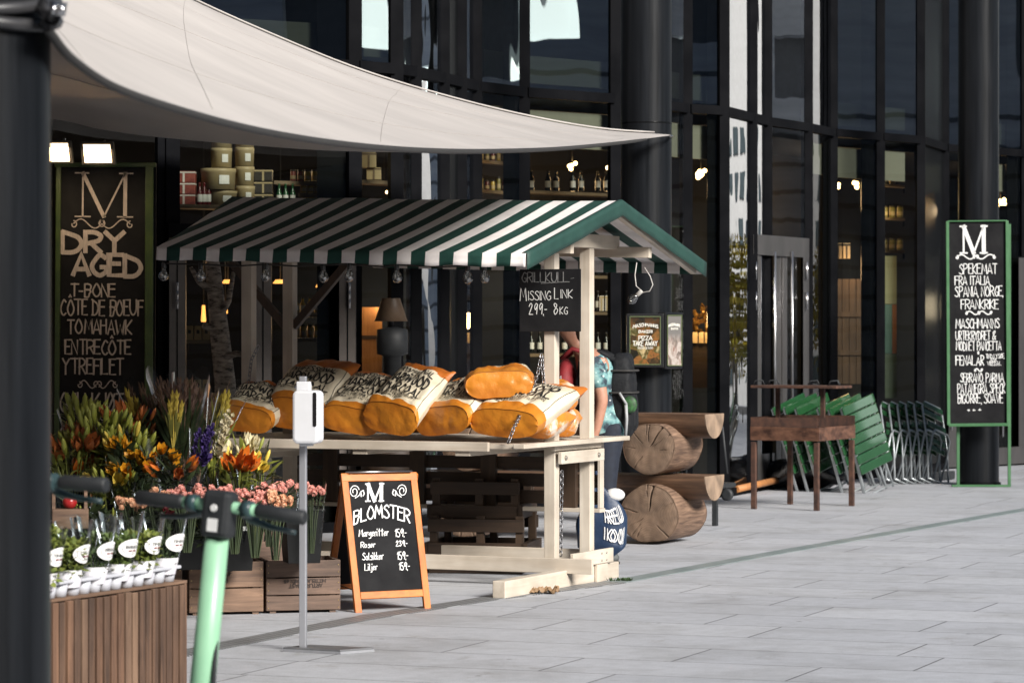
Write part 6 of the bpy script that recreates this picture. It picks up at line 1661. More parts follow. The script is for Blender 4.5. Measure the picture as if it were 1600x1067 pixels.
# upper left: orange lilies among green buds
bouquet('rust orange lilies at the far left by the near column', 'flowers', 112, 712, 17.6, [(Lo, 'rust_petal', 7, 1.0, .3), (Lo, 'orange_petal', 2, .9, .2), (Lb, 'bud_green', 12, 1.35, .8)], 40, 34, 0, 60)
bouquet('tall green lily buds and leaves in front of the last line of the menu board', 'flowers', 150, 682, 18.0, [(Lb, 'bud_green', 30, 1.4, .9), (Lo, 'rust_petal', 2, .8, .4)], 48, 40, 2, 80)
bouquet('green lily buds rising highest at the left of the flower display', 'flowers', 130, 655, 18.3, [(Lb, 'bud_green', 22, 1.4, 1)], 26, 26, 2, 50, sleeve=False)
bouquet('bunch of green lily buds in the middle left of the display', 'flowers', 195, 705, 17.6, [(Lb, 'bud_green', 34, 1.4, .7), (Lb, 'yellow_petal', 8, 1.2, .6)], 40, 40, 0, 80)
bouquet('rust orange lilies behind the green buds', 'flowers', 205, 668, 18.2, [(Lo, 'rust_petal', 5, .85, .5), (Lb, 'rust_petal', 6, 1, .8)], 36, 24, 1, 60)
bouquet('pale yellow lilies low at the left above the scooter handlebar', 'flowers', 172, 762, 17.3, [('tulip', 'yellow_petal', 5, .9, .2), (Lb, 'bud_green', 8, 1, .5)], 34, 16, 0, 50)
# golden blooms in the middle
bouquet('golden orange alstroemeria in the middle with dark leaves', 'flowers', 205, 735, 17.3, [('alstro', 'golden_petal', 8, 1.25, .2)], 30, 22, 1, 70)
bouquet('golden yellow blooms beside dark leaves below the purple bunch', 'flowers', 240, 722, 17.4, [('alstro', 'golden_petal', 10, 1.2, .3)], 34, 26, 1, 80)
bouquet('single bright golden bloom high in the middle left', 'flowers', 190, 700, 17.8, [('alstro', 'golden_petal', 4, 1.3, .4)], 12, 8, 1, 30, sleeve=False)
bouquet('dark red dahlias in the shade behind the golden blooms', 'flowers', 222, 690, 18.3, [(Lo, 'wine_petal', 7, .8, .5), (Lo, 'rust_petal', 3, .8, .5)], 44, 24, 1, 60)
bouquet('orange red lily drooping at the middle right above the roses', 'flowers', 274, 738, 17.4, [(Lo, 'orange_petal', 2, .8, .2), (Lo, 'rust_petal', 2, .75, .1)], 24, 16, 1, 50)
# tall dark grasses, gladioli and wheat
def spikes(label, px, py, Y, n_, pet, hpx, spread, lean, flor=None, nfl=10, blade=.012, sleeve=True, cat='flowers', dark=1):
    BN[0] += 1; r = random.Random(BN[0] * 13)
    b = P(px, py, Y); t = thing('flower_bunch', label, cat, b, 0, 'cut flower bunches on display'); hgt = hpx / F * Y; sp = spread / F * Y
    fo = MB(); it = MB()
    for i in range(n_):
        a = r.uniform(0, 6.28); q_ = r.random() ** .5; tip = V((sp * q_ * math.cos(a) + lean * hgt, sp * .6 * q_ * math.sin(a), hgt * r.uniform(.72, 1)))
        ba = tip * .12; ba.z = 0
        mid = ba.lerp(tip, .5) + V((-lean * .08, 0, .03))
        it.tube([ba, mid, tip], [.004, .003, .0012], 5, cap=False)
        if flor:
            for k in range(nfl):
                f = .38 + .6 * k / nfl; p = ba.lerp(tip, f); sc = 1.25 - .75 * (k / nfl)
                aa = k * 2.4; put('floret', flor, t, p, (math.cos(aa) * .8, math.sin(aa) * .5 - .6, .6), sc * r.uniform(.85, 1.1))
        else:
            for k in range(16):
                f = .55 + .45 * k / 16; p = ba.lerp(tip, f); aa = k * 2.4
                d = (tip - ba).normalized() + V((math.cos(aa), math.sin(aa), 0)) * .35; it.leaf(p, d, d.cross(V((.2, .9, .3))), .045, blade, 0, 2, cup=.2)
        for k in range(3):
            d = (tip - ba).normalized() + V((r.uniform(-.3, .3), r.uniform(-.3, .3), 0)); fo.leaf(ba.lerp(tip, r.uniform(.05, .4)), d, d.cross(V((.2, 1, .1))), hgt * r.uniform(.4, .6), .016, r.uniform(-.15, .1), 4)
    it.build('spikes', PET[pet], t); fo.build('leaves', m_lf[dark], t)
    if sleeve:
        def sf(u, v):
            a = 2 * math.pi * u; rr_ = lerp(.04, sp * 1.1 + .03, v); return V((rr_ * math.cos(a) + lean * hgt * v, .8 * rr_ * math.sin(a), lerp(.02, hgt * 1.04, v) + .06 * v * math.sin(3 * a + BN[0])))
        mb = MB(); mb.sheet(sf, 24, 6); mb.build('wrapper', m_clear, t)
    return t
spikes('tall dark brown grasses in clear wrap in the centre of the display', 285, 735, 18.2, 60, 'brown_grass', 142, 38, -.05, blade=.010)
spikes('dark purple brown grasses leaning left in front of the board corner', 258, 740, 18.5, 46, 'brown_grass', 138, 34, -.22, blade=.010)
spikes('dark grasses leaning right behind the blue gladioli', 305, 735, 18.6, 34, 'brown_grass', 125, 26, .15, blade=.010)
spikes('deep blue violet gladioli spikes right of the dark grasses', 308, 752, 17.7, 7, 'brown_grass', 95, 18, .16, flor='purple_petal', nfl=12)
spikes('cream white gladiolus spikes at the right of the blue ones', 322, 745, 17.8, 4, 'bud_green', 120, 9, .32, flor='white_petal', nfl=11, dark=0)
spikes('yellow wheat like spikes leaning furthest right in clear wrap', 330, 720, 18.1, 10, 'dry_wheat', 108, 20, .24, dark=2)
spikes('yellow spikes standing at the upper left of the dark grasses', 232, 700, 18.3, 6, 'dry_wheat', 92, 14, -.30, dark=2, sleeve=False)
spikes('few yellow spikes rising from the middle of the dark grasses', 270, 700, 18.0, 4, 'dry_wheat', 86, 16, .10, dark=2, sleeve=False)
spikes('violet statice low among the dark grasses', 240, 730, 18.35, 10, 'purple_petal', 88, 22, -.08, blade=.018)
# right hand lilies
bouquet('cream white lilies at the upper right of the display', 'flowers', 382, 712, 17.7, [(Lo, 'cream_petal', 7, .75, .5), (Lb, 'cream_petal', 6, .9, .8), (Lb, 'bud_green', 5, 1, .9)], 30, 22, 0, 40)
bouquet('pale yellow lilies at the right edge of the display', 'flowers', 400, 734, 17.5, [('tulip', 'yellow_petal', 6, .85, .3), (Lb, 'yellow_petal', 3, 1, .5)], 24, 16, 0, 30)
bouquet('large open orange lilies below the cream ones', 'flowers', 368, 736, 17.3, [(Lo, 'orange_petal', 3, 1.15, .0), (Lo, 'orange_petal', 2, .8, .2)], 24, 12, 0, 26)
bouquet('yellow green lily buds left of the open orange lilies', 'flowers', 336, 730, 17.5, [(Lb, 'yellow_petal', 6, 1.1, .9), (Lb, 'bud_green', 8, 1.1, .9)], 18, 26, 0, 30)
# roses along the front
for px, py, n_, sp_, pet, lb in ((212, 790, 16, 26, 'peach_petal', 'peach roses at the left end of the rose row'), (250, 782, 20, 28, 'peach_petal', 'peach roses left of the scooter grip'), (262, 800, 10, 18, 'wine_petal', 'dark red roses under the peach ones'), (292, 776, 24, 28, 'pink_petal', 'pink roses above the scooter grip'),
                             (330, 780, 24, 28, 'pink_petal', 'pink roses behind the scooter display'), (366, 778, 24, 26, 'pink_petal', 'pink roses right of the scooter display'), (398, 784, 24, 26, 'pink_petal', 'pale pink roses above the white stickered bucket'), (430, 788, 22, 24, 'peach_petal', 'pale peach roses left of the dispenser pole'),
                             (420, 768, 14, 22, 'pink_petal', 'pale pink roses at the back of the rose row')):
    bouquet(lb, 'roses', px, py, 17.25 if py > 775 else 17.5, [('rose', pet, n_, 1.15, .55)], sp_, 15, 1, 34, leafL=.06, leafW=.03, drop=.30, sleeve=False, fan=.5)
bouquet('pale roses in black and clear wrap right behind the dispenser pole', 'roses', 486, 768, 17.7, [('rose', 'pink_petal', 8, 1.1, .6)], 16, 10, 1, 14, leafL=.05, drop=.34)
bouquet('pale roses in clear wrap just left of the dispenser pole', 'roses', 448, 766, 17.9, [('rose', 'pink_petal', 8, 1.1, .6)], 16, 10, 1, 14, leafL=.05, drop=.34)
for px, py in ((175, 815), (225, 822), (130, 800), (275, 815), (330, 815)):
    bouquet({175: 'dark lily leaves below the pale yellow lilies', 225: 'dark leaves behind the basil labels', 130: 'dark leaves right of the small apple crate', 275: 'dark leaves behind the thyme pots', 330: 'dark leaves behind the scooter stem top'}[px], 'foliage', px, py, 17.2, [('bud', 'bud_green', 3, .8, .5)], 30, 20, 1, 90, drop=.2, sleeve=False)
# ------------------------------------------------------------------ birch trunk behind the stall
t = thing('bare_birch', 'mottled bare birch with cut branch stubs standing behind the left of the stall', 'tree', V(((345 - CX) / F * 22.6, 22.6, 0)))
def bk_mat():
    m, nt, b = newmat('birch_bark')
    tc = N(nt, 'ShaderNodeTexCoord'); mp = N(nt, 'ShaderNodeMapping'); mp.inputs['Scale'].default_value = (4, 4, 14); nt.links.new(tc.outputs['Object'], mp.inputs[0])
    nz = N(nt, 'ShaderNodeTexNoise', Scale=3, Detail=6, Roughness=.7); nt.links.new(mp.outputs[0], nz.inputs['Vector'])
    nt.links.new(ramp(nt, nz.outputs['Fac'], [(.38, (.03, .025, .02)), (.5, (.20, .17, .14)), (.7, (.36, .32, .27))]), b.inputs['Base Color']); b.inputs['Roughness'].default_value = .8
    bp = N(nt, 'ShaderNodeBump', Strength=.5, Distance=.006); nt.links.new(nz.outputs['Fac'], bp.inputs['Height']); nt.links.new(bp.outputs[0], b.inputs['Normal']); return m
m_birch = bk_mat()
def tx(px): return (px - 345) / F * 22.6
def tz_(py): return CH - (py - HZ) / F * 22.6
mb = MB(); mb.tube([(0.03, 0, 0), (tx(352), 0, .6), (tx(352), .0, tz_(600)), (tx(343), 0, tz_(520)), (tx(338), 0, tz_(470)), (tx(331), .02, tz_(405)), (tx(328), .03, tz_(340))], [.085, .08, .075, .068, .06, .052, .045], 14)
mb.build('trunk', m_birch, t)
for pts in ([(tx(345), -.03, tz_(560)), (tx(372), -.08, tz_(552)), (tx(392), -.1, tz_(556))], [(tx(340), -.02, tz_(500)), (tx(358), -.05, tz_(470)), (tx(366), -.05, tz_(425))], [(tx(336), -.02, tz_(515)), (tx(318), -.05, tz_(508))], [(tx(338), 0, tz_(460)), (tx(312), -.06, tz_(440)), (tx(300), -.08, tz_(418))]):
    MB().tube(pts, [.03, .022, .014][:len(pts)], 8).build('branch', m_birch, t)
# ------------------------------------------------------------------ what stands inside behind the glass
m_bulbw = emis('warm_filament_bulb', (1, .62, .25), 14)
m_warm = emis('amber_lamp_shade', (1, .42, .10), 1.6)
def inside(px, py, dy):
    """point dy metres behind the facade seen at photo point px, py"""
    f = fac(px); Y = f.y + dy; return P(px, py, Y)
def pendant(label, px, py, dy=1.6, n=5, s=1.0, light=0):
    c = inside(px, py, dy); t = thing('pendant_lamp', label, 'lamp', c, 0, 'warm pendant lamps inside the shop')
    r = random.Random(int(px)); 
    for i in range(n):
        MB().ell((r.uniform(-.05, .05) * s, r.uniform(-.04, .04), r.uniform(-.04, .04) * s), (.022 * s,) * 3, 10, 8).build('bulb', m_bulbw, t)
    MB().tube([(0, 0, .05), (0, 0, max(.1, 3.5 - c.z))], .006, 6).build('cord', m_cable, t)
    if light:
        L = bpy.data.lights.new('pendant_light', 'POINT'); L.energy = light * .35; L.color = (1, .62, .3); L.shadow_soft_size = .12
        o = bpy.data.objects.new('pendant_light', L); COL.objects.link(o); o.location = c + V((0, 0, -.15))
for px, py, n, s, l, lb in ((1095, 273, 7, 1.0, 14, 'cluster pendant lamp right of the middle column'), (1117, 274, 2, .8, 0, 'small dim lamp next to the cluster pendant'), (1304, 291, 5, .9, 10, 'cluster pendant at the left edge of the third right pane'), (1337, 291, 3, 1.1, 14, 'bright oval pendant right of the steel door'),
                        (1563, 318, 6, 1.1, 12, 'cluster pendant right of the far right column'), (894, 261, 4, .9, 12, 'pendant lamp above the wine shelves left of the middle column'), (958, 266, 5, 1.0, 12, 'pendant lamp just left of the middle column'),
                        (600, 300, 1, .6, 0, 'small lamp in the narrow pane above the roof ridge')):
    pendant(lb, px, py, 1.7, n, s, l)
def light_at(px, py, dy, e, c=(1, .6, .3), r=.15):  # bare point light added to brighten the shop inside; no fixture
    L = bpy.data.lights.new('indoor_fill_light', 'POINT'); L.energy = e; L.color = c; L.shadow_soft_size = r
    o = bpy.data.objects.new('indoor_fill_light', L); COL.objects.link(o); o.location = inside(px, py, dy)
# amber hanging lamps behind the left doors
for px, py, w_, h_, lb in ((438, 440, 24, 6, 'amber lamp glowing behind the left door pane'), (356, 440, 20, 6, 'amber lamp behind the birch trunk'), (318, 490, 8, 26, 'tall amber lamp left of the birch trunk'), (352, 480, 8, 20, 'amber lamp right of the birch trunk'), (500, 446, 14, 6, 'dim amber lamp left of the lampshade door')):
    c = inside(px, py, 2.0); k = c.y / F; t = thing('amber_lamp', lb, 'lamp', c, 0, 'amber lamps behind the left doors')
    MB().lathe([(w_ * k * .3, h_ * k * .5), (w_ * k * .5, -h_ * k * .4), (w_ * k * .46, -h_ * k * .5)], (0, 0, 0), 16).build('shade', m_warm, t)
    MB().tube([(0, 0, h_ * k * .5), (0, 0, max(.1, 3.5 - c.z))], .006, 6).build('cord', m_cable, t)
light_at(340, 470, 1.6, 5); light_at(470, 500, 1.6, 7); light_at(590, 480, 1.8, 5); light_at(400, 235, 1.0, 6, (1, .75, .5)); light_at(500, 250, .85, 4, (1, .75, .45)); light_at(895, 400, .7, 5, (1, .7, .4)); light_at(900, 520, .7, 3, (1, .7, .4))
# --- shelf above the doors with tubs, cartons, bottles and jars
m_tub = mat('cream_cheese_tub', (.40, .32, .18), (.33, .26, .14), scale=3, rough=.5)
m_tubl = mat('tub_label', (.7, .7, .66), rough=.5)
m_redc = mat('red_carton', (.26, .06, .04), (.15, .03, .025), scale=30, rough=.5); m_whi = mat('carton_white_band', (.6, .55, .5), rough=.5)
m_redb = mat('dark_red_sauce', (.09, .01, .01), rough=.2); m_grnb = mat('green_bottle', (.02, .08, .03), rough=.15); m_yel = mat('yellow_jar', (.42, .30, .04), (.3, .2, .03), scale=40, rough=.3)
m_drk = mat('dark_box', (.03, .025, .02), rough=.5); m_drkb = mat('dark_wine_bottle', (.012, .014, .012), rough=.12)
def shelf(label, px0, px1, py, dy, depth=.35, mt=None):
    a, b = inside(px0, py, dy), inside(px1, py, dy); z_ = CH - (py - HZ) / F * ((a.y + b.y) / 2); a.z = b.z = z_
    t = thing('shelf', label, 'shelf', a); 
    MB().prism([a, b, b + V((.02, depth, 0)), a + V((.02, depth, 0))], (0, 0, -.03)).build('board', mt or m_shelf, t, world=True, bevel=.003)
    mb = MB()
    for p in (a, b): mb.prism([p + V((0, depth - .03, -.03)), p + V((.02, depth - .03, -.03)), p + V((.02, depth, -.03)), p + V((0, depth, -.03))], (0, 0, -.06))
    mb.build('brackets', m_frame, t, world=True)
    return z_
zs = shelf('long dark shelf above the doors holding tubs, sauce and jars', 262, 556, 322, .35)
def onshelf(px, dy, z_): f = fac(px); Y = f.y + dy; return V(((px - CX) / F * Y, Y, z_))
def k_at(px, dy): return (fac(px).y + dy) / F
def tub(lb, px, py0, py1, wpx):
    dy = .5; c = inside(px, py1, dy); k = k_at(px, dy); h = (py1 - py0) * k; r = wpx * k / 2
    t = thing('cheese_tub', lb, 'tub', c, 0, 'cream tubs stacked on the high shelf')
    MB().lathe([(r * .96, 0), (r, h * .8), (r * 1.03, h * .82), (r * 1.03, h), (r * .5, h + .001)], (0, 0, 0), 26).build('tub', m_tub, t)
    MB().prism([(r * math.sin(a) * 1.012, -r * math.cos(a) * 1.012, h * .25) for a in (.15, .3, .45, .6, .75)] + [(r * math.sin(a) * 1.035, -r * math.cos(a) * 1.035, h * .25) for a in (.75, .6, .45, .3, .15)], (0, 0, h * .42)).build('label', m_tubl, t)
for px, a, b, w_, lb in ((346, 232, 262, 33, 'top tub of the wide left stack on the high shelf'), (341, 264, 297, 54, 'wide tub in the middle of the left stack on the high shelf'), (347, 299, 322, 46, 'wide bottom tub of the left stack on the high shelf'),
                      (382, 202, 230, 30, 'highest narrow tub, half under the sail'), (382, 231, 260, 30, 'third narrow tub from the bottom of the right stack'), (382, 261, 290, 30, 'second narrow tub from the bottom of the right stack'), (383, 291, 322, 30, 'bottom narrow tub of the right stack'), (346, 205, 231, 33, 'cream tub under the sail above the wide left stack')):
    tub(lb, px, a, b, w_)
def boxat(nm, lb, cat, px, py1, wpx, hpx, dy, m1, m2, grp, depth=.12):
    c = inside(px, py1, dy); k = k_at(px, dy); w_, h = wpx * k, hpx * k
    t = thing(nm, lb, cat, c, 0, grp); MB().bx(-w_ / 2, w_ / 2, 0, depth, 0, h).build('box', m1, t, bevel=.003)
    MB().bx(-w_ / 2 - .001, w_ / 2 + .001, -.002, depth + .001, h * .82, h * .95).build('band', m2, t); MB().bx(-.008, .008, -.003, -.001, .0, h * .8).build('stripe', m2, t); return t
for j in range(3): boxat('berry_carton', ['bottom red carton at the left end of the high shelf', 'middle red carton at the left end of the high shelf', 'top red carton at the left end of the high shelf'][j], 'carton', 287, 321 - j * 18, 35, 17.5, .5, m_redc, m_whi, 'red cartons on the high shelf')
for j in range(3): boxat('dark_box', ['bottom dark box beside the tub stack', 'middle dark box beside the tub stack', 'top dark box beside the tub stack'][j], 'box', 411, 321 - j * 19, 28, 18, .5, m_drk, m_tub, 'dark boxes on the high shelf')
_b = {}
def bottle(nm, lb, cat, px, py1, wpx, hpx, dy, mt, grp, cap=None, jar=False, lab_=True):
    c = inside(px, py1, dy); k = k_at(px, dy); w_, h = wpx * k / 2, hpx * k
    key = (nm, mt.name, round(w_, 3), round(h, 2))
    if key in _b:
        o = dup(_b[key], loc=c, label=lb); o['group'] = grp; o['category'] = cat; return o
    t = thing(nm, lb, cat, c, 0, grp)
    pr = [(w_ * .95, 0), (w_, h * .04), (w_, h * .82), (w_ * .85, h * .88), (w_ * .85, h)] if jar else [(w_ * .95, 0), (w_, h * .03), (w_, h * .58), (w_ * .42, h * .76), (w_ * .36, h)]
    MB().lathe(pr, (0, 0, 0), 14).build('glass', mt, t)
    MB().lathe([(w_ * (.92 if jar else .42), h * (.88 if jar else .92)), (w_ * (.92 if jar else .42), h * 1.02)], (0, 0, 0), 12).build('cap', cap or m_drk, t)
    if lab_: MB().lathe([(w_ * 1.02, h * .18), (w_ * 1.02, h * .5)], (0, 0, 0), 14, caps=False).build('label', m_tubl if not jar else m_tub, t)
    _b[key] = t; return t
for px in (312, 319, 326): bottle('sauce_bottle', 'dark red sauce bottle on the high shelf beside the tubs', 'bottle', px, 322, 8, 36, .45, m_redb, 'red sauce bottles', m_redb)
for px in (436, 446, 457): bottle('green_bottle', 'small green bottle on the high shelf between boxes and yellow jars', 'bottle', px, 322, 9, 34, .45, m_grnb, 'green bottles', m_grnb)
zs2 = shelf('short upper shelf of yellow jars right of the tubs', 428, 548, 284, .45, .2); 
for i in range(8): bottle('honey_jar', 'yellow jar in the upper row on the high shelf', 'jar', 458 + i * 11, 283, 9, 17, .5, m_yel if i > 1 else m_redc, 'yellow jars upper row', jar=True)
for i in range(7): bottle('mustard_jar', 'yellow lidded jar in the middle row on the high shelf', 'jar', 474 + i * 11, 302, 10, 16, .5, m_yel, 'yellow jars middle row', m_yel, jar=True)
zs3 = shelf('thin middle shelf under the second row of yellow jars', 466, 552, 303, .45, .2)
for i in range(7): bottle('mustard_jar', 'yellow jar in the lowest row on the high shelf', 'jar', 476 + i * 11, 322, 10, 15, .5, m_yel, 'yellow jars lowest row', m_yel, jar=True)
# boxes behind the narrow pane
for px, a, b, lb in ((576, 262, 238, 'upper brown box in the narrow pane above the roof'), (584, 281, 262, 'lower brown box in the narrow pane above the roof')): boxat('brown_box', lb, 'box', px, a, 22, a - b, .6, m_tub, m_shelf, 'brown boxes in the narrow pane')
shelf('small shelf under the brown boxes in the narrow pane', 560, 612, 282, .55, .3)
# --- paper bags behind the left door
m_kraft = mat('kraft_paper', (.52, .38, .22), (.44, .31, .17), scale=8, rough=.7)
for py, lb in ((531, 'upper'), (615, 'lower')):
    shelf(lb + ' shelf of kraft coffee bags behind the left door pane', 284, 330, py, .45, .3)
    for i in range(3):
        c = inside(296 + i * 13, py, .5); t = thing('coffee_bag', f'kraft coffee bag with dark label on the {lb} shelf behind the left door pane', 'bag', c, rad(10), f'coffee bags on the {lb} shelf')
        k = k_at(296, .5); w_ = 5.4 * k; h = 22 * k
        MB().add([(-w_, -.03, 0), (w_, -.03, 0), (w_, .03, 0), (-w_, .03, 0), (-w_, -.012, h), (w_, -.012, h), (w_, .006, h), (-w_, .006, h)], [(0, 1, 5, 4), (1, 2, 6, 5), (2, 3, 7, 6), (3, 0, 4, 7), (4, 5, 6, 7), (3, 2, 1, 0)]).build('bag', m_kraft, t)
        MB().bx(-w_ * .4, w_ * .4, -.028, -.022, h * .45, h * .7).build('label', m_drk, t)
# bottles behind the middle left doors (dim)
shelf('dim bottle shelf behind the middle door pane', 455, 528, 528, .6, .3); shelf('dim upper bottle shelf behind the middle door pane', 455, 528, 490, .6, .3)
for i in range(6): bottle('oil_bottle', 'amber oil bottle on the dim upper shelf behind the middle door pane', 'bottle', 462 + i * 11, 489, 9, 24, .7, m_yel, 'amber oil bottles behind the door')
for i in range(6): bottle('oil_jar', 'amber jar on the dim lower shelf behind the middle door pane', 'jar', 462 + i * 11, 527, 9, 20, .7, m_yel, 'amber jars behind the door', jar=True)
# warm wooden panel seen through the right door leaf
c = inside(575, 590, 1.9); k = k_at(575, 1.9); t = thing('wood_screen', 'warm lit wooden panel behind the door pane left of the lampshade', 'panel', c)
MB().bx(-17 * k, 22 * k, 0, .04, 0, 110 * k).build('panel', wood('amber_wood', (.45, .24, .09), (.28, .13, .05), 'z'), t); MB().bx(-17 * k, 22 * k, -.01, -.001, 60 * k, 66 * k).build('rail', m_dwood, t)
# --- lampshade on a dark jug
cY = 25.2; t = thing('table_lamp', 'dark table lamp with cone shade standing behind the stall counter', 'lamp', P(614, 600, cY))
k = cY / F
def lz(py): return (600 - py) * k
MB().lathe([(14 * k, lz(466)), (26 * k, lz(502)), (25.4 * k, lz(502)), (13.6 * k, lz(466))], (-3 * k, 0, 0), 26, caps=False).build('shade', mat('old_brass_shade', (.13, .085, .05), (.08, .05, .03), rough=.5), t)
MB().lathe([(8 * k, lz(511)), (24 * k, lz(515)), (25 * k, lz(530)), (24 * k, lz(553)), (14 * k, lz(556)), (14 * k, lz(600))], (-1 * k, 0, 0), 26).build('jug_base', m_rub, t)
MB().lathe([(4 * k, lz(512)), (4 * k, lz(480))], (-3 * k, 0, 0), 10).build('stem', m_rub, t)
t = thing('barrel', 'dark barrel under the table lamp behind the stall', 'barrel', V(((614 - CX) / F * cY, cY, 0)))
zb_ = CH - (600 - HZ) / F * cY
MB().lathe([(.20, 0), (.26, zb_ * .5), (.20, zb_ - .002)], (0, 0, 0), 26).build('staves', m_dwood, t)
MB().lathe([(.225, zb_ * .2), (.232, zb_ * .25)], (0, 0, 0), 26, caps=False).build('hoop', m_frame, t); MB().lathe([(.235, zb_ * .74), (.228, zb_ * .8)], (0, 0, 0), 26, caps=False).build('hoop', m_frame, t)
# --- wine wall between stall and middle column
for py, lb in ((300, 'upper'), (430, 'third'), (487, 'fourth'), (552, 'lowest')):
    shelf(lb + ' wine shelf left of the middle column', 822, 968, py, 1.2, .3)
    for i in range(11):
        if py == 300 and i % 3 == 1: continue
        bottle('wine_bottle', f'dark wine bottle on the {lb} shelf left of the middle column', 'bottle', 830 + i * 13, py - 1, 9, 32, 1.3, m_drkb, f'wine bottles on the {lb} shelf')
for i in range(4): 
    boxat('wine_carton', f'pale wine carton on the fourth shelf beside the middle column', 'carton', 940 + i * 9, 486, 7, 24, 1.22, m_whi if i != 2 else m_tub, m_tub, 'pale wine cartons beside the middle column', .07)
# low stacked bottles between roof and sail
mb = MB()
# --- warm display right of the column
c = inside(1100, 536, 1.0); k = k_at(1100, 1.0); t = thing('gift_display', 'sparkling amber display of wrapped goods right of the poster cases', 'display', c)
MB().bx(-22 * k, 22 * k, 0, .3, -70 * k, 0).build('counter', m_dwood, t)
m_gold = mat('gold_foil', (.55, .32, .10), (.25, .12, .03), scale=30, rough=.3, metal=.6)
r = random.Random(9); mb = MB()
for _ in range(60):
    p = V((r.uniform(-21, 21) * k, r.uniform(.02, .25), r.uniform(2, 50) * k)); d = V((r.uniform(-1, 1), r.uniform(-1, .2), r.uniform(-.2, 1))); mb.leaf(p, d, d.cross(V((.3, .5, .9))), .09, .06, r.uniform(-.5, .5), 3, cup=.3)
mb.build('foil', m_gold, t)
for i in range(4): MB().bx((-18 + i * 9.5) * k, (-10.5 + i * 9.5) * k, -.05, -.001, 0, 17 * k).build('packet', m_kraft, t)
light_at(1100, 500, .75, 9, (1, .65, .3), .08)
# --- right side: plank wall, painted column, jar shelves
c = inside(1338, 600, 1.2); k = k_at(1338, 1.2); t = thing('plank_partition', 'brown plank partition behind the glass right of the steel door', 'partition', c)
m_plk = wood('brown_planks', (.13, .075, .04), (.06, .033, .018), 'z', scale=2)
mb = MB()
for i in range(6): mb.bx((-33 + i * 11) * k, (-22.6 + i * 11) * k, 0, .03, 0, 164 * k)
mb.build('planks', m_plk, t, bevel=.003)
for z_ in (45, 105): MB().bx(-33 * k, 33 * k, -.02, -.001, z_ * k, (z_ + 8) * k).build('rail', m_plk, t)
light_at(1335, 420, .9, 5)
c = inside(1389, 622, .8); k = k_at(1389, .8); t = thing('painted_post', 'post of weathered pale green, teal and orange boards behind the glass', 'post', c)
for z0, z1, x0, x1, mt in ((147, 222, -11, 12, mat('pale_green_board', (.26, .29, .18), (.18, .2, .12), rough=.7, stretch=(1, 1, .15))), (70, 146, -11, 5, mat('teal_board', (.10, .20, .17), (.06, .12, .11), rough=.7, stretch=(1, 1, .15))), (70, 146, 5.2, 12, mat('orange_board', (.30, .13, .05), (.2, .08, .03), rough=.7, stretch=(1, 1, .15))), (0, 69, -11, 12, mat('dim_green_board', (.12, .16, .12), (.07, .1, .07), rough=.7, stretch=(1, 1, .15)))):
    MB().bx(x0 * k, x1 * k, 0, .1, z0 * k, z1 * k).build('board', mt, t)
light_at(1389, 470, .4, 1.6, (1, .85, .65))
m_jarg = mat('olive_jar', (.22, .20, .05), (.12, .10, .03), scale=40, rough=.3)
for py, n, lb in ((288, 2, 'highest'), (340, 3, 'second'), (391, 3, 'third')):
    shelf(lb + ' jar shelf behind the glass left of the far right column', 1372, 1414, py, .9, .2)
    for i in range(n): bottle('olive_jar', f'olive jar on the {lb} shelf left of the far right column', 'jar', 1382 + i * 12, py, 10, 18, 1.0, m_jarg, f'olive jars on the {lb} shelf', jar=True)
bottle('olive_jar', 'single olive jar stacked on the highest jar shelf', 'jar', 1393, 269, 10, 16, 1.0, m_jarg, 'olive jars on the highest shelf', jar=True)
light_at(1395, 330, .75, 2.5, (1, .75, .4))
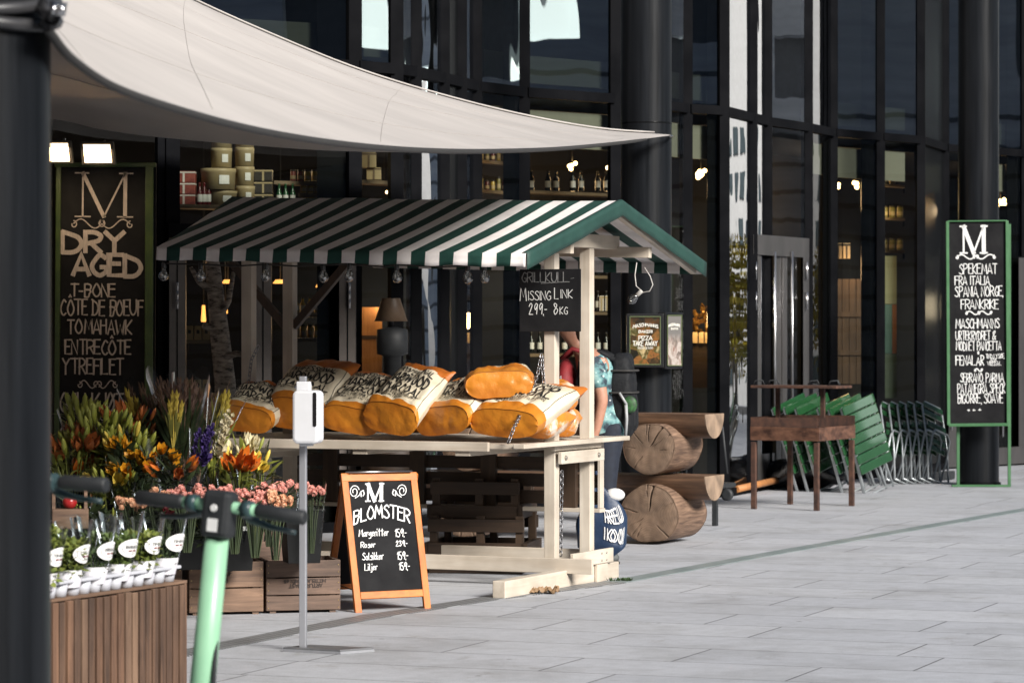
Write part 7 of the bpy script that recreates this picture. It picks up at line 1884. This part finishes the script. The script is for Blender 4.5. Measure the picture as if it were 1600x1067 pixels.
for py in (446, 468, 490, 512):
    shelf({446: 'top', 468: 'upper middle', 490: 'lower middle', 512: 'bottom'}[py] + ' dark shelf of white packets behind the steel door', 1189, 1212, py, .8, .2, m_frame)
    for i in range(5): boxat('white_packet', 'small white packet on the ' + {446: 'top', 468: 'upper middle', 490: 'lower middle', 512: 'bottom'}[py] + ' shelf behind the steel door', 'packet', 1191 + i * 4.6, py, 3.6, 8, .85, m_whi, m_tub, f'white packets row {"abcd"[(py - 446) // 22]}', .05)
# far right: bottle shelves
for py, lb in ((420, 'top'), (470, 'upper middle'), (520, 'lower middle'), (600, 'lower'), (650, 'bottom')):
    shelf(lb + ' bottle shelf behind the glass at the right edge', 1574, 1640, py, .9, .25)
    for i in range(5): bottle('spirit_bottle', f'amber or green bottle on the {lb} shelf at the right edge', 'bottle', 1579 + i * 8, py, 6.5, 26, 1.0, m_grnb if (i + py) % 3 else m_yel, f'bottles on the {lb} right edge shelf')
light_at(1590, 480, .6, 5, (1, .8, .55))
# kraft box pile seen over the plank partition
for px, lb in ((1310, 'left'), (1323, 'right')): boxat('kraft_box', f'{lb} kraft paper bag on top of the plank partition', 'box', px, 404, 11, 24, 1.2, m_kraft, m_drk, 'kraft bags on the partition')

# jars and bottles on lit shelves in the angled panes right of the bright strips
for py, lb in ((252, 'upper'), (298, 'lower')):
    shelf(lb + ' lit jar shelf seen above the roof right of the bright glass strips', 746, 814, py, .9, .25)
    for i in range(7):
        bottle('preserve_jar', f'preserve jar on the {lb} lit shelf above the stall roof', 'jar', 752 + i * 9, py, 7, 16 + 5 * (i % 3 == 0), 1.0, (m_yel, m_jarg, m_redb)[(i + py) % 3], f'preserve jars on the {lb} lit shelf above the roof', jar=True)
light_at(780, 262, .5, 2.5, (1, .72, .42))
for py, lb in ((265, 'upper'), (330, 'middle'), (470, 'lower')):
    shelf(lb + ' dim shelf in the pane left of the far right column', 1442, 1472, py, .8, .25)
    for i in range(4): bottle('syrup_bottle', f'syrup bottle on the {lb} dim shelf left of the far right column', 'bottle', 1446 + i * 7, py, 6, 22, .9, (m_yel, m_grnb)[i % 2], f'syrup bottles on the {lb} dim shelf')
light_at(1455, 330, .5, 2.5, (1, .72, .42))
